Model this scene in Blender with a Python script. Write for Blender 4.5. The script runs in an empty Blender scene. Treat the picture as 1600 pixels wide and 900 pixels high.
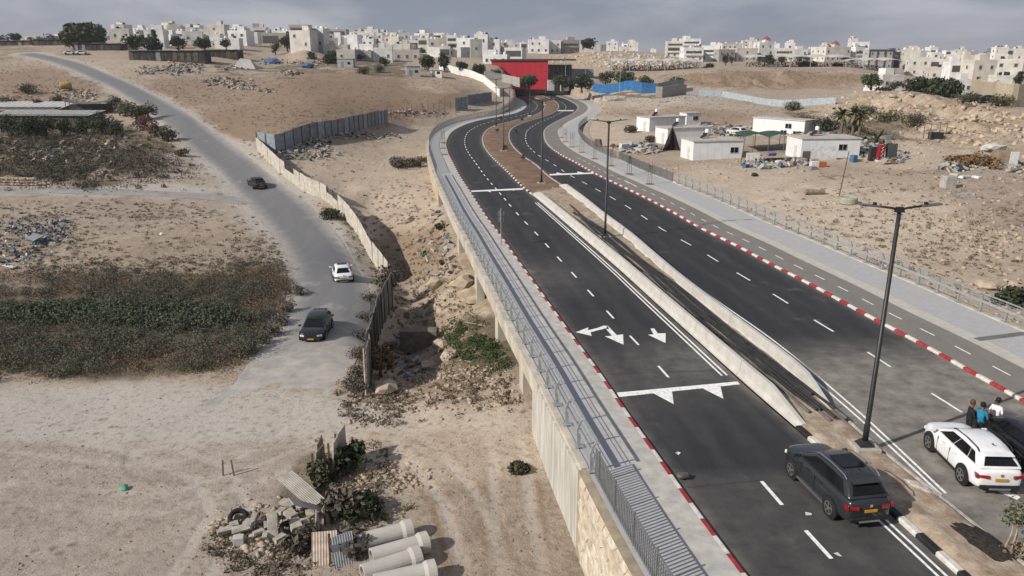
import bpy, math, random
import numpy as np
from mathutils import Vector, Matrix
random.seed(7); rng = np.random.default_rng(7)
sc = bpy.context.scene; COL = sc.collection
# ---------------------------------------------------------------- camera
CH = 15.8; FPX = 1200.0; PIT = math.atan((450-82)/FPX)
cam = bpy.data.cameras.new('camera'); cam.sensor_width = 36; cam.lens = 36*FPX/1600; cam.clip_end = 9000; cam.clip_start = .3
co = bpy.data.objects.new('camera', cam); COL.objects.link(co); co.location = (0, 0, CH)
co.rotation_euler = (math.pi/2-PIT, 0, 0); sc.camera = co
# ---------------------------------------------------------------- sky and sun
SUN_EL = 33.0; SHADOW_AZ = 29.0          # shadows run towards +x, a little away from the camera
w = bpy.data.worlds.new('World'); sc.world = w; w.use_nodes = True
nt = w.node_tree; nt.nodes.clear(); N = nt.nodes.new; LK = nt.links.new
sky = N('ShaderNodeTexSky'); sky.sky_type = 'NISHITA'; sky.sun_disc = False
sky.sun_elevation = math.radians(SUN_EL); sky.sun_rotation = math.radians(270-SHADOW_AZ-0)
sky.air_density = 1.0; sky.dust_density = 1.6; sky.altitude = 300
tc = N('ShaderNodeTexCoord'); mp = N('ShaderNodeMapping'); mp.inputs['Scale'].default_value = (1.0, 1.0, 4.2)
n1 = N('ShaderNodeTexNoise'); n1.inputs['Scale'].default_value = 3.0; n1.inputs['Detail'].default_value = 9; n1.inputs['Roughness'].default_value = .58
n1.inputs['Distortion'].default_value = .35
cr = N('ShaderNodeValToRGB'); cr.color_ramp.elements[0].position = .42; cr.color_ramp.elements[1].position = .66
cr.color_ramp.elements[0].color = (0, 0, 0, 1); cr.color_ramp.elements[1].color = (1, 1, 1, 1)
cc = N('ShaderNodeMix'); cc.data_type = 'RGBA'
cc.inputs[6].default_value = (2.6, 2.95, 4.0, 1); cc.inputs[7].default_value = (5.6, 5.7, 6.3, 1)
mx = N('ShaderNodeMix'); mx.data_type = 'RGBA'; mx.inputs[0].default_value = .86
bg = N('ShaderNodeBackground'); bg.inputs[1].default_value = .09
ow = N('ShaderNodeOutputWorld')
LK(tc.outputs['Generated'], mp.inputs['Vector']); LK(mp.outputs[0], n1.inputs['Vector']); LK(n1.outputs[0], cr.inputs[0])
LK(cr.outputs[0], cc.inputs[0]); LK(sky.outputs[0], mx.inputs[6]); LK(cc.outputs[2], mx.inputs[7])
LK(mx.outputs[2], bg.inputs[0]); LK(bg.outputs[0], ow.inputs[0])
sl = bpy.data.lights.new('sun', 'SUN'); sl.energy = 5.0; sl.angle = math.radians(.5); sl.color = (1, .93, .83)
so = bpy.data.objects.new('sun', sl); COL.objects.link(so)
ld = Vector((math.cos(math.radians(SHADOW_AZ))*math.cos(math.radians(SUN_EL)), math.sin(math.radians(SHADOW_AZ))*math.cos(math.radians(SUN_EL)), -math.sin(math.radians(SUN_EL))))
so.rotation_euler = ld.to_track_quat('-Z', 'Y').to_euler(); so.location = (-60, -30, 80)
vs = sc.view_settings; vs.view_transform = 'Standard'; vs.look = 'None'; vs.exposure = -0.02; vs.gamma = 1
sc.render.engine = 'CYCLES'; sc.cycles.max_bounces = 5; sc.cycles.diffuse_bounces = 2; sc.cycles.glossy_bounces = 2; sc.cycles.transmission_bounces = 3
# ---------------------------------------------------------------- pixel helpers (photograph pixels -> rays into the place)
cp_, sp_ = math.cos(PIT), math.sin(PIT)
def ray(px, py):
    a = (px-800)/FPX; b = -(py-450)/FPX
    return np.array([a, cp_+b*sp_, -sp_+b*cp_])
def un(px, py, z=0.0):
    d = ray(px, py); t = (z-CH)/d[2]; return np.array([d[0]*t, d[1]*t, z])
def ud(px, py, dist):                     # point on the ray at a forward distance
    d = ray(px, py); t = dist/d[1]; return np.array([d[0]*t, dist, CH+d[2]*t])
def proj(P):
    P = np.asarray(P, float); q = P-np.array([0, 0, CH])
    Z = q[..., 1]*cp_-q[..., 2]*sp_; U = q[..., 1]*sp_+q[..., 2]*cp_
    Z = np.where(Z < .5, .5, Z)
    return 800+FPX*q[..., 0]/Z, 450-FPX*U/Z
# ---------------------------------------------------------------- noise
_T = rng.random((256, 256))
def vnoise(x, y):
    xi = np.floor(x).astype(int); yi = np.floor(y).astype(int); fx = x-xi; fy = y-yi
    fx = fx*fx*(3-2*fx); fy = fy*fy*(3-2*fy); g = lambda a, b: _T[a & 255, b & 255]
    return (g(xi, yi)*(1-fx)+g(xi+1, yi)*fx)*(1-fy)+(g(xi, yi+1)*(1-fx)+g(xi+1, yi+1)*fx)*fy
def fbm(x, y, o=4):
    s = 0; a = .5
    for k in range(o): s = s+a*(vnoise(x*2**k+17*k, y*2**k+31*k)-.5); a *= .5
    return s
# ---------------------------------------------------------------- materials
MATS = {}
def mat(name, col, rough=.8, var=.18, scale=2.0, bump=0., bscale=25., metal=0., col2=None, detail=5, spec=.3, emit=None, stretch=None, coat=0., ramp=(.35, .68)):
    if name in MATS: return MATS[name]
    m = bpy.data.materials.new(name); m.use_nodes = True; t = m.node_tree; b = t.nodes['Principled BSDF']
    b.inputs['Roughness'].default_value = rough; b.inputs['Metallic'].default_value = metal; b.inputs['Specular IOR Level'].default_value = spec
    b.inputs['Coat Weight'].default_value = coat; b.inputs['Coat Roughness'].default_value = .08
    c2 = col2 or tuple(max(0, c*(1-var*1.6)) for c in col); c1 = col if col2 else tuple(min(1, c*(1+var*.6)) for c in col)
    g = t.nodes.new('ShaderNodeNewGeometry'); src = g.outputs['Position']
    if stretch:
        q = t.nodes.new('ShaderNodeMapping'); q.inputs['Scale'].default_value = stretch; t.links.new(src, q.inputs[0]); src = q.outputs[0]
    n = t.nodes.new('ShaderNodeTexNoise'); n.inputs['Scale'].default_value = scale; n.inputs['Detail'].default_value = detail; n.inputs['Roughness'].default_value = .62
    t.links.new(src, n.inputs['Vector'])
    r = t.nodes.new('ShaderNodeValToRGB'); r.color_ramp.elements[0].position = ramp[0]; r.color_ramp.elements[1].position = ramp[1]
    r.color_ramp.elements[0].color = (*c2, 1); r.color_ramp.elements[1].color = (*c1, 1)
    t.links.new(n.outputs[0], r.inputs[0]); t.links.new(r.outputs[0], b.inputs['Base Color'])
    if bump > 0:
        n2 = t.nodes.new('ShaderNodeTexNoise'); n2.inputs['Scale'].default_value = bscale; n2.inputs['Detail'].default_value = 4
        t.links.new(src, n2.inputs['Vector'])
        bp = t.nodes.new('ShaderNodeBump'); bp.inputs['Strength'].default_value = bump; bp.inputs['Distance'].default_value = .05
        t.links.new(n2.outputs[0], bp.inputs['Height']); t.links.new(bp.outputs[0], b.inputs['Normal'])
    MATS[name] = m; return m
def leafmat(name, c1, c2, c3=None):
    if name in MATS: return MATS[name]
    m = bpy.data.materials.new(name); m.use_nodes = True; t = m.node_tree; b = t.nodes['Principled BSDF']; b.inputs['Roughness'].default_value = .7
    b.inputs['Specular IOR Level'].default_value = .25
    g = t.nodes.new('ShaderNodeNewGeometry'); r = t.nodes.new('ShaderNodeValToRGB')
    r.color_ramp.elements[0].color = (*c1, 1); r.color_ramp.elements[1].color = (*c2, 1); r.color_ramp.elements[1].position = .75 if c3 else 1
    if c3: e = r.color_ramp.elements.new(1.0); e.color = (*c3, 1)
    n = t.nodes.new('ShaderNodeTexNoise'); n.inputs['Scale'].default_value = .7; t.links.new(g.outputs['Position'], n.inputs['Vector'])
    ma = t.nodes.new('ShaderNodeMath'); ma.operation = 'MULTIPLY_ADD'; ma.inputs[1].default_value = .55; t.links.new(g.outputs['Random Per Island'], ma.inputs[0])
    mb = t.nodes.new('ShaderNodeMath'); mb.operation = 'MULTIPLY_ADD'; mb.inputs[1].default_value = 1.1; mb.inputs[2].default_value = -.32
    t.links.new(n.outputs[0], mb.inputs[0]); t.links.new(mb.outputs[0], ma.inputs[2]); t.links.new(ma.outputs[0], r.inputs[0])
    t.links.new(r.outputs[0], b.inputs['Base Color']); MATS[name] = m; return m
# ---------------------------------------------------------------- objects
def tag(o, label=None, cat=None, group=None, kind=None):
    if label: o['label'] = label
    if cat: o['category'] = cat
    if group: o['group'] = group
    if kind: o['kind'] = kind
    return o
def empty(name, loc, rz=0., label=None, cat=None, group=None):
    o = bpy.data.objects.new(name, None); COL.objects.link(o); o.location = tuple(loc); o.rotation_euler = (0, 0, rz); o.empty_display_size = .2
    return tag(o, label, cat, group)
def newobj(name, me, parent=None, loc=None, rz=0.):
    o = bpy.data.objects.new(name, me); COL.objects.link(o)
    if parent: o.parent = parent
    if loc is not None: o.location = tuple(loc)
    if rz: o.rotation_euler = (0, 0, rz)
    return o
def rawmesh(name, V, F, m, smooth=False):
    V = np.asarray(V, np.float32); F = np.asarray(F, np.int32); me = bpy.data.meshes.new(name)
    me.vertices.add(len(V)); me.vertices.foreach_set('co', V.ravel()); k = F.shape[1]
    me.loops.add(F.size); me.loops.foreach_set('vertex_index', F.ravel()); me.polygons.add(len(F))
    me.polygons.foreach_set('loop_start', np.arange(0, F.size, k, dtype=np.int32)); me.polygons.foreach_set('loop_total', np.full(len(F), k, np.int32))
    if smooth: me.polygons.foreach_set('use_smooth', np.ones(len(F), bool))
    me.materials.append(m); me.update(calc_edges=True); return me
class MB:
    def __init__(s): s.v = []; s.f = []; s.mi = []; s.cur = 0
    def add(s, vs_, fs):
        n = len(s.v); s.v += [tuple(map(float, p)) for p in vs_]; s.f += [tuple(i+n for i in f) for f in fs]; s.mi += [s.cur]*len(fs); return s
    def box(s, c, d, rz=0., rx=0., ry=0., top=1.):
        R = Matrix.Rotation(rz, 3, 'Z') @ Matrix.Rotation(ry, 3, 'Y') @ Matrix.Rotation(rx, 3, 'X'); q = []
        for z in (-.5, .5):
            k = top if z > 0 else 1
            for x, y in ((-.5, -.5), (.5, -.5), (.5, .5), (-.5, .5)): q.append(R @ Vector((x*d[0]*k, y*d[1]*k, z*d[2])) + Vector(c))
        return s.add(q, [(0, 3, 2, 1), (4, 5, 6, 7), (0, 1, 5, 4), (1, 2, 6, 5), (2, 3, 7, 6), (3, 0, 4, 7)])
    def tube(s, path, r, n=8, cap=True):
        P = [Vector(p) for p in path]; k = len(P); rr = r if isinstance(r, (list, tuple)) else [r]*k; q = []; fs = []; pu = None
        for i, p in enumerate(P):
            t = (P[min(i+1, k-1)]-P[max(i-1, 0)])
            t = t.normalized() if t.length > 1e-9 else Vector((0, 0, 1))
            a = pu if pu is not None else (Vector((0, 0, 1)) if abs(t.z) < .95 else Vector((1, 0, 0)))
            u = (a-t*a.dot(t)); u = u.normalized() if u.length > 1e-6 else t.orthogonal().normalized(); pu = u; v = t.cross(u)
            for j in range(n): th = 2*math.pi*j/n; q.append(p+(u*math.cos(th)+v*math.sin(th))*rr[i])
        for i in range(k-1):
            for j in range(n): fs.append((i*n+j, i*n+(j+1) % n, (i+1)*n+(j+1) % n, (i+1)*n+j))
        if cap: fs.append(tuple(range(n-1, -1, -1))); fs.append(tuple((k-1)*n+j for j in range(n)))
        return s.add(q, fs)
    def lathe(s, prof, c=(0, 0, 0), n=16, axis='Z', cap=True):
        q = []; fs = []; k = len(prof)
        for r, z in prof:
            for j in range(n):
                a = 2*math.pi*j/n; x, y = r*math.cos(a), r*math.sin(a)
                p = (x, y, z) if axis == 'Z' else ((x, z, y) if axis == 'Y' else (z, x, y)); q.append((p[0]+c[0], p[1]+c[1], p[2]+c[2]))
        for i in range(k-1):
            for j in range(n): fs.append((i*n+j, i*n+(j+1) % n, (i+1)*n+(j+1) % n, (i+1)*n+j))
        if cap: fs.append(tuple(range(n-1, -1, -1))); fs.append(tuple((k-1)*n+j for j in range(n)))
        return s.add(q, fs)
    def prism(s, poly, z0, z1):
        n = len(poly); q = [(x, y, z0) for x, y in poly]+[(x, y, z1) for x, y in poly]
        return s.add(q, [tuple(range(n-1, -1, -1)), tuple(range(n, 2*n))]+[(i, (i+1) % n, n+(i+1) % n, n+i) for i in range(n)])
    def loft(s, rings, closed=True, cap=True):
        n = len(rings[0]); q = [p for r in rings for p in r]; fs = []
        for i in range(len(rings)-1):
            for j in range(n if closed else n-1): fs.append((i*n+j, i*n+(j+1) % n, (i+1)*n+(j+1) % n, (i+1)*n+j))
        if cap: fs.append(tuple(range(n-1, -1, -1))); fs.append(tuple((len(rings)-1)*n+j for j in range(n)))
        return s.add(q, fs)
    def mesh(s, name, m, smooth=False, off=None, rz=0.):
        me = bpy.data.meshes.new(name); v = s.v
        if off is not None:
            c, sn = math.cos(-rz), math.sin(-rz)
            v = [((x-off[0])*c-(y-off[1])*sn, (x-off[0])*sn+(y-off[1])*c, z-off[2]) for x, y, z in v]
        me.from_pydata(v, [], s.f)
        for mm in (m if isinstance(m, (list, tuple)) else [m]): me.materials.append(mm)
        if max(s.mi, default=0) > 0: me.polygons.foreach_set('material_index', s.mi)
        if smooth: me.polygons.foreach_set('use_smooth', [True]*len(me.polygons))
        me.update(); return me
    def build(s, name, m, parent=None, world=False, smooth=False, bevel=0., **kw):
        if world and parent is not None: me = s.mesh(name, m, smooth, tuple(parent.location), parent.rotation_euler[2])
        else: me = s.mesh(name, m, smooth)
        o = newobj(name, me, parent)
        if world == 'base' and parent is None:
            c = np.array(s.v); b = np.array([c[:, 0].mean(), c[:, 1].mean(), c[:, 2].min()])
            me.vertices.foreach_set('co', (c-b).astype(np.float32).ravel()); me.update(); o.location = tuple(b)
        if bevel > 0: q = o.modifiers.new('bevel', 'BEVEL'); q.width = bevel; q.segments = 2; q.limit_method = 'ANGLE'; q.angle_limit = .6
        return tag(o, **kw)
def copytree(o, loc=None, rz=None, parent=None):
    c = o.copy(); COL.objects.link(c); c.parent = parent
    if loc is not None: c.location = tuple(loc)
    if rz is not None: c.rotation_euler[2] = rz
    for ch in list(o.children): copytree(ch, parent=c)
    return c
# ---------------------------------------------------------------- curves on the road plane (traced edges, metres)
def smooth_curve(P, step=1.0):
    P = np.array(P, float); out = []
    Q = np.vstack([2*P[0]-P[1], P, 2*P[-1]-P[-2]])
    for i in range(1, len(Q)-2):
        for t in np.linspace(0, 1, 12, endpoint=False):
            a, b, c, d = Q[i-1], Q[i], Q[i+1], Q[i+2]
            out.append(.5*((2*b)+(-a+c)*t+(2*a-5*b+4*c-d)*t*t+(-a+3*b-3*c+d)*t**3))
    out.append(P[-1]); out = np.array(out)
    for _ in range(2): out = resample(out, step); out[1:-1] = (out[:-2]+2*out[1:-1]+out[2:])/4
    for _ in range(6): out[1:-1] = (out[:-2]+2*out[1:-1]+out[2:])/4
    return resample(out, step)
def resample(P, step):
    s = np.r_[0, np.cumsum(np.linalg.norm(np.diff(P, axis=0), axis=1))]; n = max(2, int(round(s[-1]/step))+1)
    t = np.linspace(0, s[-1], n); return np.stack([np.interp(t, s, P[:, k]) for k in range(P.shape[1])], 1)
def arcl(P): return np.r_[0, np.cumsum(np.linalg.norm(np.diff(P, axis=0), axis=1))]
def at_s(P, s):
    L = arcl(P); x = np.interp(s, L, P[:, 0]); y = np.interp(s, L, P[:, 1]); e = .3
    x2 = np.interp(min(s+e, L[-1]), L, P[:, 0]); y2 = np.interp(min(s+e, L[-1]), L, P[:, 1]); x1 = np.interp(max(s-e, 0), L, P[:, 0]); y1 = np.interp(max(s-e, 0), L, P[:, 1])
    t = np.array([x2-x1, y2-y1]); t /= np.linalg.norm(t)+1e-9; return np.array([x, y]), t
def offset(P, d):                        # positive = to the left of travel
    t = np.gradient(P, axis=0); t /= np.linalg.norm(t, axis=1)[:, None]+1e-9; return P+np.stack([-t[:, 1], t[:, 0]], 1)*d
def near_s(P, q): return arcl(P)[np.argmin(((P-np.array(q)[:2])**2).sum(1))]
def W2(L): return [un(*p)[:2] for p in L]
_AL = [(1166,900),(1141,869),(1098,812),(1066,767),(1048,739),(1007,684),(983,649),(961,619),(936,580),(895,526),(855,470),(834,440),(805,400),(780,364),(760,338),(734,298),(720,277),(708,254),(700,238),(697.6,224),(702,212),(710,204),(728,195),(752,188),(780,183),(800,179),(814,174),(822,168),(822,162),(816,157),(804,152),(792,147)]
_AR = [(1495,899),(1440,847),(1397,810),(1320,740),(1250,676),(1200,634),(1146,586),(1097,541),(997,450),(960,416),(842,314),(828,303),(814,291),(800,277),(785,262),(770,248),(757,232),(753,218),(758,206),(772,197),(800,189.5),(830,182),(846,174.5),(851,166),(848,158.5),(836,153.5),(822,150),(803,146)]
_BL = [(1567,854),(1537,831),(1476,782),(1424,738),(1370,698),(1330,664),(1315,650),(1262,592),(1200,545),(1072,447),(990,375),(950,345),(920,320),(882,292),(860,278),(838,258),(816,243),(800,226),(796,212),(800,202),(814,194),(836,187),(856,181),(870,173),(873,165),(867,158),(854,152),(838,147)]
_BR = [(1600,630),(1562,610),(1517,585),(1485,565),(1450,546),(1412,525),(1380,509),(1350,494),(1322,477),(1295,462),(1275,451),(1197,411),(1150,385),(1092,357),(1055,335),(1012,312),(975,294),(950,282),(925,270),(900,255),(875,242),(854,225),(849,210),(852,202),(864,193),(880,185),(896,177),(903,169),(898,162),(884,155),(870,150),(855,145)]
def ext(P, n=14.):                        # carry each edge on behind the camera
    P = [np.array(p) for p in P]; t = P[0]-P[3]; t /= np.linalg.norm(t); return [P[0]+t*n, P[0]+t*n*.5]+P
AL, AR, BL, BR = smooth_curve(ext(W2(_AL))), smooth_curve(ext(W2(_AR))), smooth_curve(ext(W2(_BL), 22)), smooth_curve(ext(W2(_BR), 26))
SWL = offset(AL, 3.45); SWR = offset(BR, -7.15)
CORR = np.vstack([SWL, SWR[::-1]])
def in_poly(X, Y, poly):
    ins = np.zeros(X.shape, bool); j = len(poly)-1
    for i in range(len(poly)):
        xi, yi = poly[i]; xj, yj = poly[j]
        if yi != yj:
            c = ((yi > Y) != (yj > Y)) & (X < (xj-xi)*(Y-yi)/(yj-yi)+xi); ins ^= c
        j = i
    return ins
CORR_C = np.vstack([resample(SWL, 3), resample(SWR, 3)[::-1]])
# ---------------------------------------------------------------- town list: x0,x1,ytop,ybase (photograph px), distance, colour, storeys, extras, words
TOWN = [
 (168,200,47,64,330,'cream',2,'t','cream house beside the big round tree on the hilltop'),
 (222,250,49,66,340,'white',2,'','white block left of the lone cypress'),
 (228,268,42,58,430,'cream',3,'d','cream house with a dark rooftop box behind the cypress'),
 (250,268,56,72,335,'white',2,'','small white house under the cypress'),
 (268,300,44,60,450,'sand',3,'t','sand coloured house just right of the cypress'),
 (282,316,51,68,360,'white',2,'t','white two-storey house over the stone sheep pens'),
 (312,345,47,64,420,'cream',3,'','wide cream house with parapet above the long pens'),
 (343,379,45,62,440,'white',3,'t','white house with stepped roof at the end of the pens'),
 (333,372,62,77,320,'white',1,'','low white house just above the pens'),
 (374,402,52,72,400,'cream',3,'t','cream house above the grey tarpaulin tent'),
 (407,436,53,70,420,'grey',3,'d','grey unfinished house left of the dark tall cypress clump'),
 (464,490,55,72,430,'white',2,'t','white house right of the dark tall cypress clump'),
 (488,502,51,70,480,'white',3,'','slim white house with a water tank above the blue tarpaulins'),
 (504,541,47,68,470,'grey',4,'dt','tall grey unfinished house with columns on its roof'),
 (468,496,63,80,370,'white',2,'','white house with lit gable above the scrub'),
 (498,524,61,76,390,'cream',2,'t','cream house under the tall unfinished one'),
 (503,536,73,92,320,'sand',2,'','beige house with blank wall beside the grey cabin'),
 (522,556,80,96,300,'grey',1,'','low grey beige block above the grey cabin'),
 (560,598,53,80,440,'white',4,'g','tall white apartment block with a grid of windows'),
 (559,584,71,90,350,'white',2,'','white villa at the foot of the tall apartment block'),
 (585,614,66,84,380,'pink',3,'t','pinkish white house right of the tall apartment block'),
 (583,613,77,99,310,'white',3,'','white three-storey house with open ground floor'),
 (560,579,82,95,305,'grey',1,'','small grey box house left of the white villa'),
 (612,636,60,82,430,'cream',3,'t','cream house with crowded rooftop tanks'),
 (634,664,65,86,400,'white',3,'dt','white stepped house above the long beige wall'),
 (614,656,80,97,320,'sand',2,'g','long beige house with a row of small windows'),
 (662,681,59,78,500,'white',4,'','white tower house on the ridge left of the red hall'),
 (680,706,57,77,520,'cream',4,'t','cream tower house with twin rooftop rooms'),
 (664,702,76,94,370,'white',2,'','white house with awning above the white cabin kiosk'),
 (700,730,67,85,420,'white',2,'t','white house on the ridge with two tanks'),
 (728,764,66,84,480,'cream',2,'','cream house on the ridge behind the terraces'),
 (710,752,76,95,360,'white',3,'b','white terraced house with balconies left of the red hall'),
 (746,790,74,93,380,'cream',3,'b','cream terraced house with balconies behind the red hall'),
 (752,794,88,101,300,'white',1,'g','long low white building touching the red hall'),
 (788,812,67,84,620,'white',2,'t','distant white house right behind the red hall'),
 (826,858,63,84,470,'white',3,'','white plain block at the left end of the stony hill'),
 (857,877,65,84,475,'cream',2,'','narrow cream block between two bigger blocks on the stony hill'),
 (876,908,64,84,480,'grey',3,'b','grey block with dark long balconies on the stony hill'),
 (907,930,70,82,500,'sand',1,'','low sand coloured house under trees on the stony hill'),
 (948,966,66,78,620,'white',2,'','little white house behind the stony hill crest'),
 (980,998,67,78,640,'cream',2,'','little cream house behind the stony hill crest'),
 (1040,1070,66,90,470,'cream',3,'b','cream stepped house at the right end of the stony hill'),
 (1062,1096,62,88,500,'white',4,'b','white tall house with rounded balconies above the canopies'),
 (1069,1100,76,97,420,'white',3,'b','white balconied house directly over the car park canopy'),
 (1095,1126,73,96,430,'white',2,'b','white house with two long balconies over the canopy'),
 (1121,1152,79,97,425,'grey',2,'','grey house between the canopies'),
 (1126,1162,69,88,560,'cream',3,'t','cream house standing behind the grey one'),
 (1150,1186,77,97,430,'sand',3,'g','sand coloured house with a regular window grid'),
 (1184,1212,68,96,440,'white',4,'r','white house with a small red roof lantern'),
 (1210,1242,77,96,435,'cream',3,'b','cream house with open balconies right of the red lantern'),
 (1241,1264,79,95,450,'white',2,'','white house with arcaded ground floor'),
 (1262,1287,78,95,455,'grey',2,'t','grey house between arcades and the red roofed tower'),
 (1285,1336,75,97,440,'cream',3,'r','long cream building with a red roofed stair tower'),
 (1334,1354,75,98,445,'white',3,'b','white house with round balconies left of the dark framed block'),
 (1358,1396,79,108,400,'framed',4,'g','grey four-storey block in dark frames'),
 (1394,1408,83,108,408,'dark',4,'','dark side block joined to the framed block'),
 (1422,1456,92,120,330,'cream',2,'','cream house at the left end of the hillside terrace'),
 (1448,1490,95,116,350,'white',2,'d','white house with dark shaded storey on the hillside'),
 (1455,1500,108,128,290,'sand',2,'','sand coloured stepped house above the white bungalow'),
 (1486,1524,100,130,280,'white',2,'d','white house with black canopies on the hillside'),
 (1521,1560,97,132,265,'sand',2,'','tall plain beige wall house on the hillside'),
 (1556,1600,95,124,285,'cream',2,'t','cream house at the right edge of the hillside'),
 (1376,1420,120,142,240,'bungalow',1,'','white flat roofed bungalow behind green trees'),
 (1494,1526,128,148,245,'white',1,'','low white house with grey shutters behind dark trees'),
 (1558,1586,122,152,215,'cream',2,'','cream house beside the dark cypress at the right edge'),
]
_r = random.Random(11)
for i in range(120):                        # houses packed between the named ones
    z = _r.choice([(165, 440, 58, 72, 330, 520), (165, 480, 60, 76, 310, 480), (420, 620, 66, 86, 330, 560), (440, 800, 68, 88, 340, 560), (560, 790, 76, 92, 330, 420), (1040, 1360, 78, 90, 470, 640), (1410, 1600, 92, 104, 380, 520)])
    x = _r.uniform(z[0], z[1]); yb = _r.uniform(z[2], z[3]); d = z[5]-(yb-z[2])/(z[3]-z[2])*(z[5]-z[4]); wd = _r.uniform(14, 30)*400/d; h = _r.uniform(3.5, 9)*1255/d
    TOWN.append((x, x+wd, yb-h, yb, d, _r.choice(['white', 'white', 'cream', 'white', 'grey', 'sand']), _r.choice([1, 2, 2, 3]), _r.choice(['', 't', 'd', 'b', 't']), 0))
for i in range(90):                        # small houses far back along the ridges
    x = _r.choice([_r.uniform(0, 770), _r.uniform(0, 770), _r.uniform(790, 1060), _r.uniform(1010, 1600), _r.uniform(1010, 1600)])
    yt = (54 if x < 500 else 66 if x < 790 else 69 if x < 1010 else 79)+_r.uniform(-2, 7); wd = _r.uniform(9, 24)
    TOWN.append((x, x+wd, yt, yt+_r.uniform(8, 14), _r.uniform(560, 900), _r.choice(['white', 'cream', 'white', 'sand', 'grey']), _r.choice([1, 2, 2, 3]), _r.choice(['', 't', '', 'd']), None))
# ---------------------------------------------------------------- terrain height
ZC = [(0,899,-3.9),(200,899,-3.9),(400,899,-3.8),(600,899,-3.7),(800,899,-3.6),(905,899,-3.6),(845,720,-3.3),(835,680,-3.1),(700,660,-3.5),(600,660,-3.8),(450,650,-4),(200,650,-4.2),(0,650,-4.2),(0,560,-4.2),(200,590,-4.3),
 (400,500,-4.2),(200,480,-4),(0,480,-3.9),(0,400,-3),(200,400,-3),(350,400,-3.4),(0,310,-1.3),(200,300,-1.4),(330,300,-1.9),(0,250,.5),(150,250,.3),(250,250,.2),(0,190,2.6),(120,190,2.5),(200,200,2.0),
 (440,600,-4),(490,520,-4.3),(530,440,-4.4),(480,370,-3.8),(410,290,-2.1),(340,240,-.1),(600,445,-4.3),(570,600,-4.1),(560,540,-4.3),(575,480,-4.4),(505,312,-2.6),(550,360,-3.7),(440,272,-1.1),(404,234,.5),
 (700,380,-2.8),(655,400,-4.8),(740,430,-3.2),(700,450,-4.3),(642,470,-7.4),(624,430,-7.2),(600,372,-6.0),(574,330,-4.7),(541,300,-3.4),(760,500,-3.7),(690,520,-6.2),(630,540,-7.6),(622,580,-7.2),(612,520,-7.0),(700,560,-4.9),(770,560,-3.2),(800,575,-2.6),(650,608,-4.8),(700,600,-4),(760,610,-3.3),(820,610,-2.7),
 (690,330,-2.2),(640,300,-2.8),(600,340,-3.6),(560,300,-2.6),(520,260,-1.2),(600,230,-1),(640,200,-.7),(660,260,-1.8),(650,225,-1.2),(700,192,-.7),
 (1590,480,-1.4),(1590,560,-1.6),(1400,400,-1),(1250,340,-.8),(1100,275,-.5),(1500,400,-.8),(1590,400,-.5),(1400,320,-.3),(1590,320,.3),(1250,290,-.2),(1100,255,0),(1200,250,.1),(1350,250,.5),(1450,250,1),(1590,250,1.6),(960,200,0),(1000,180,.4),(930,160,.2),(1000,150,.6),(1150,190,.8),(1300,190,1),(1400,200,1.6),
 (870,140,.3),(800,140,.3)]
DC = [(280,190,150),(200,140,195),(120,107,245),(110,80,290),(40,83,285),(0,130,195),(100,130,200),(0,95,265),(60,110,240),(0,72,320),(150,78,295),
 (450,200,140),(500,160,172),(600,160,192),(680,160,202),(450,130,205),(550,130,222),(650,132,238),(710,140,228),(400,110,262),(500,105,285),(620,116,258),(300,130,218),(380,160,180),(250,86,285),(350,90,290),(700,116,268),(760,150,240),(250,110,240),(330,190,152),(450,98,310),(560,103,290),
 (1100,160,212),(1200,150,240),(1250,165,200),(1100,141,268),(1250,139,275),(1340,138,272),(1200,112,292),(1100,112,292),(1330,111,292),(1000,128,262),(950,146,235),(1070,152,225),(1200,104,340),(1100,104,340),(1330,104,330),(960,108,330),(900,118,300),(830,128,285),
 (1350,210,132),(1500,222,125),(1590,218,123),(1420,160,165),(1500,172,152),(1590,176,146),(1360,183,150),(1480,195,138),(1370,142,205),(1500,152,190),(1590,162,178),(1430,145,205),(1330,150,205),(1300,160,190),
 (950,77,430),(900,84,430),(1030,84,430),(850,100,400),(1000,98,380),(1085,98,400),(880,96,405)]
cpts = [un(*p) for p in ZC]+[ud(*p) for p in DC]
for t in TOWN: cpts.append(ud((t[0]+t[1])/2, t[3], t[4]))
for a in range(-180, 180, 15):
    r_ = math.radians(a)
    for d, z in ((1500, 13), (4500, 10)): cpts.append(np.array([d*math.sin(r_), d*math.cos(r_), z]))
    if abs(a) > 60:
        for d, z in ((14, -3.6), (60, -3), (250, 0)): cpts.append(np.array([d*math.sin(r_), d*math.cos(r_), z]))
cpts = np.array(cpts)
def uvs(x, y): return np.stack([np.arctan2(x, y)*2.6, np.log(np.hypot(x, y)+4)*1.25], -1)
_C = uvs(cpts[:, 0], cpts[:, 1]); _D = np.sqrt(((_C[:, None]-_C[None])**2).sum(-1)+.03**2)
_n = len(cpts); _A = np.zeros((_n+1, _n+1)); _A[:_n, :_n] = _D-np.eye(_n)*.02; _A[:_n, _n] = 1; _A[_n, :_n] = 1
_Wt = np.linalg.solve(_A, np.r_[cpts[:, 2], 0])
def H0(x, y):
    x = np.atleast_1d(np.asarray(x, float)); y = np.atleast_1d(np.asarray(y, float)); out = np.empty(x.size); U = uvs(x.ravel(), y.ravel())
    for i in range(0, len(U), 20000):
        q = U[i:i+20000]; d = np.sqrt(((q[:, None]-_C[None])**2).sum(-1)+.03**2); out[i:i+20000] = d @ _Wt[:_n]+_Wt[_n]
    return out.reshape(x.shape)
_ga = np.linspace(-1.0, 1.0, 400); _gl = np.linspace(math.log(8), math.log(700), 260)
_GA, _GL = np.meshgrid(_ga, _gl, indexing='ij'); _GH = H0(np.exp(_GL)*np.sin(_GA), np.exp(_GL)*np.cos(_GA))
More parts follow.
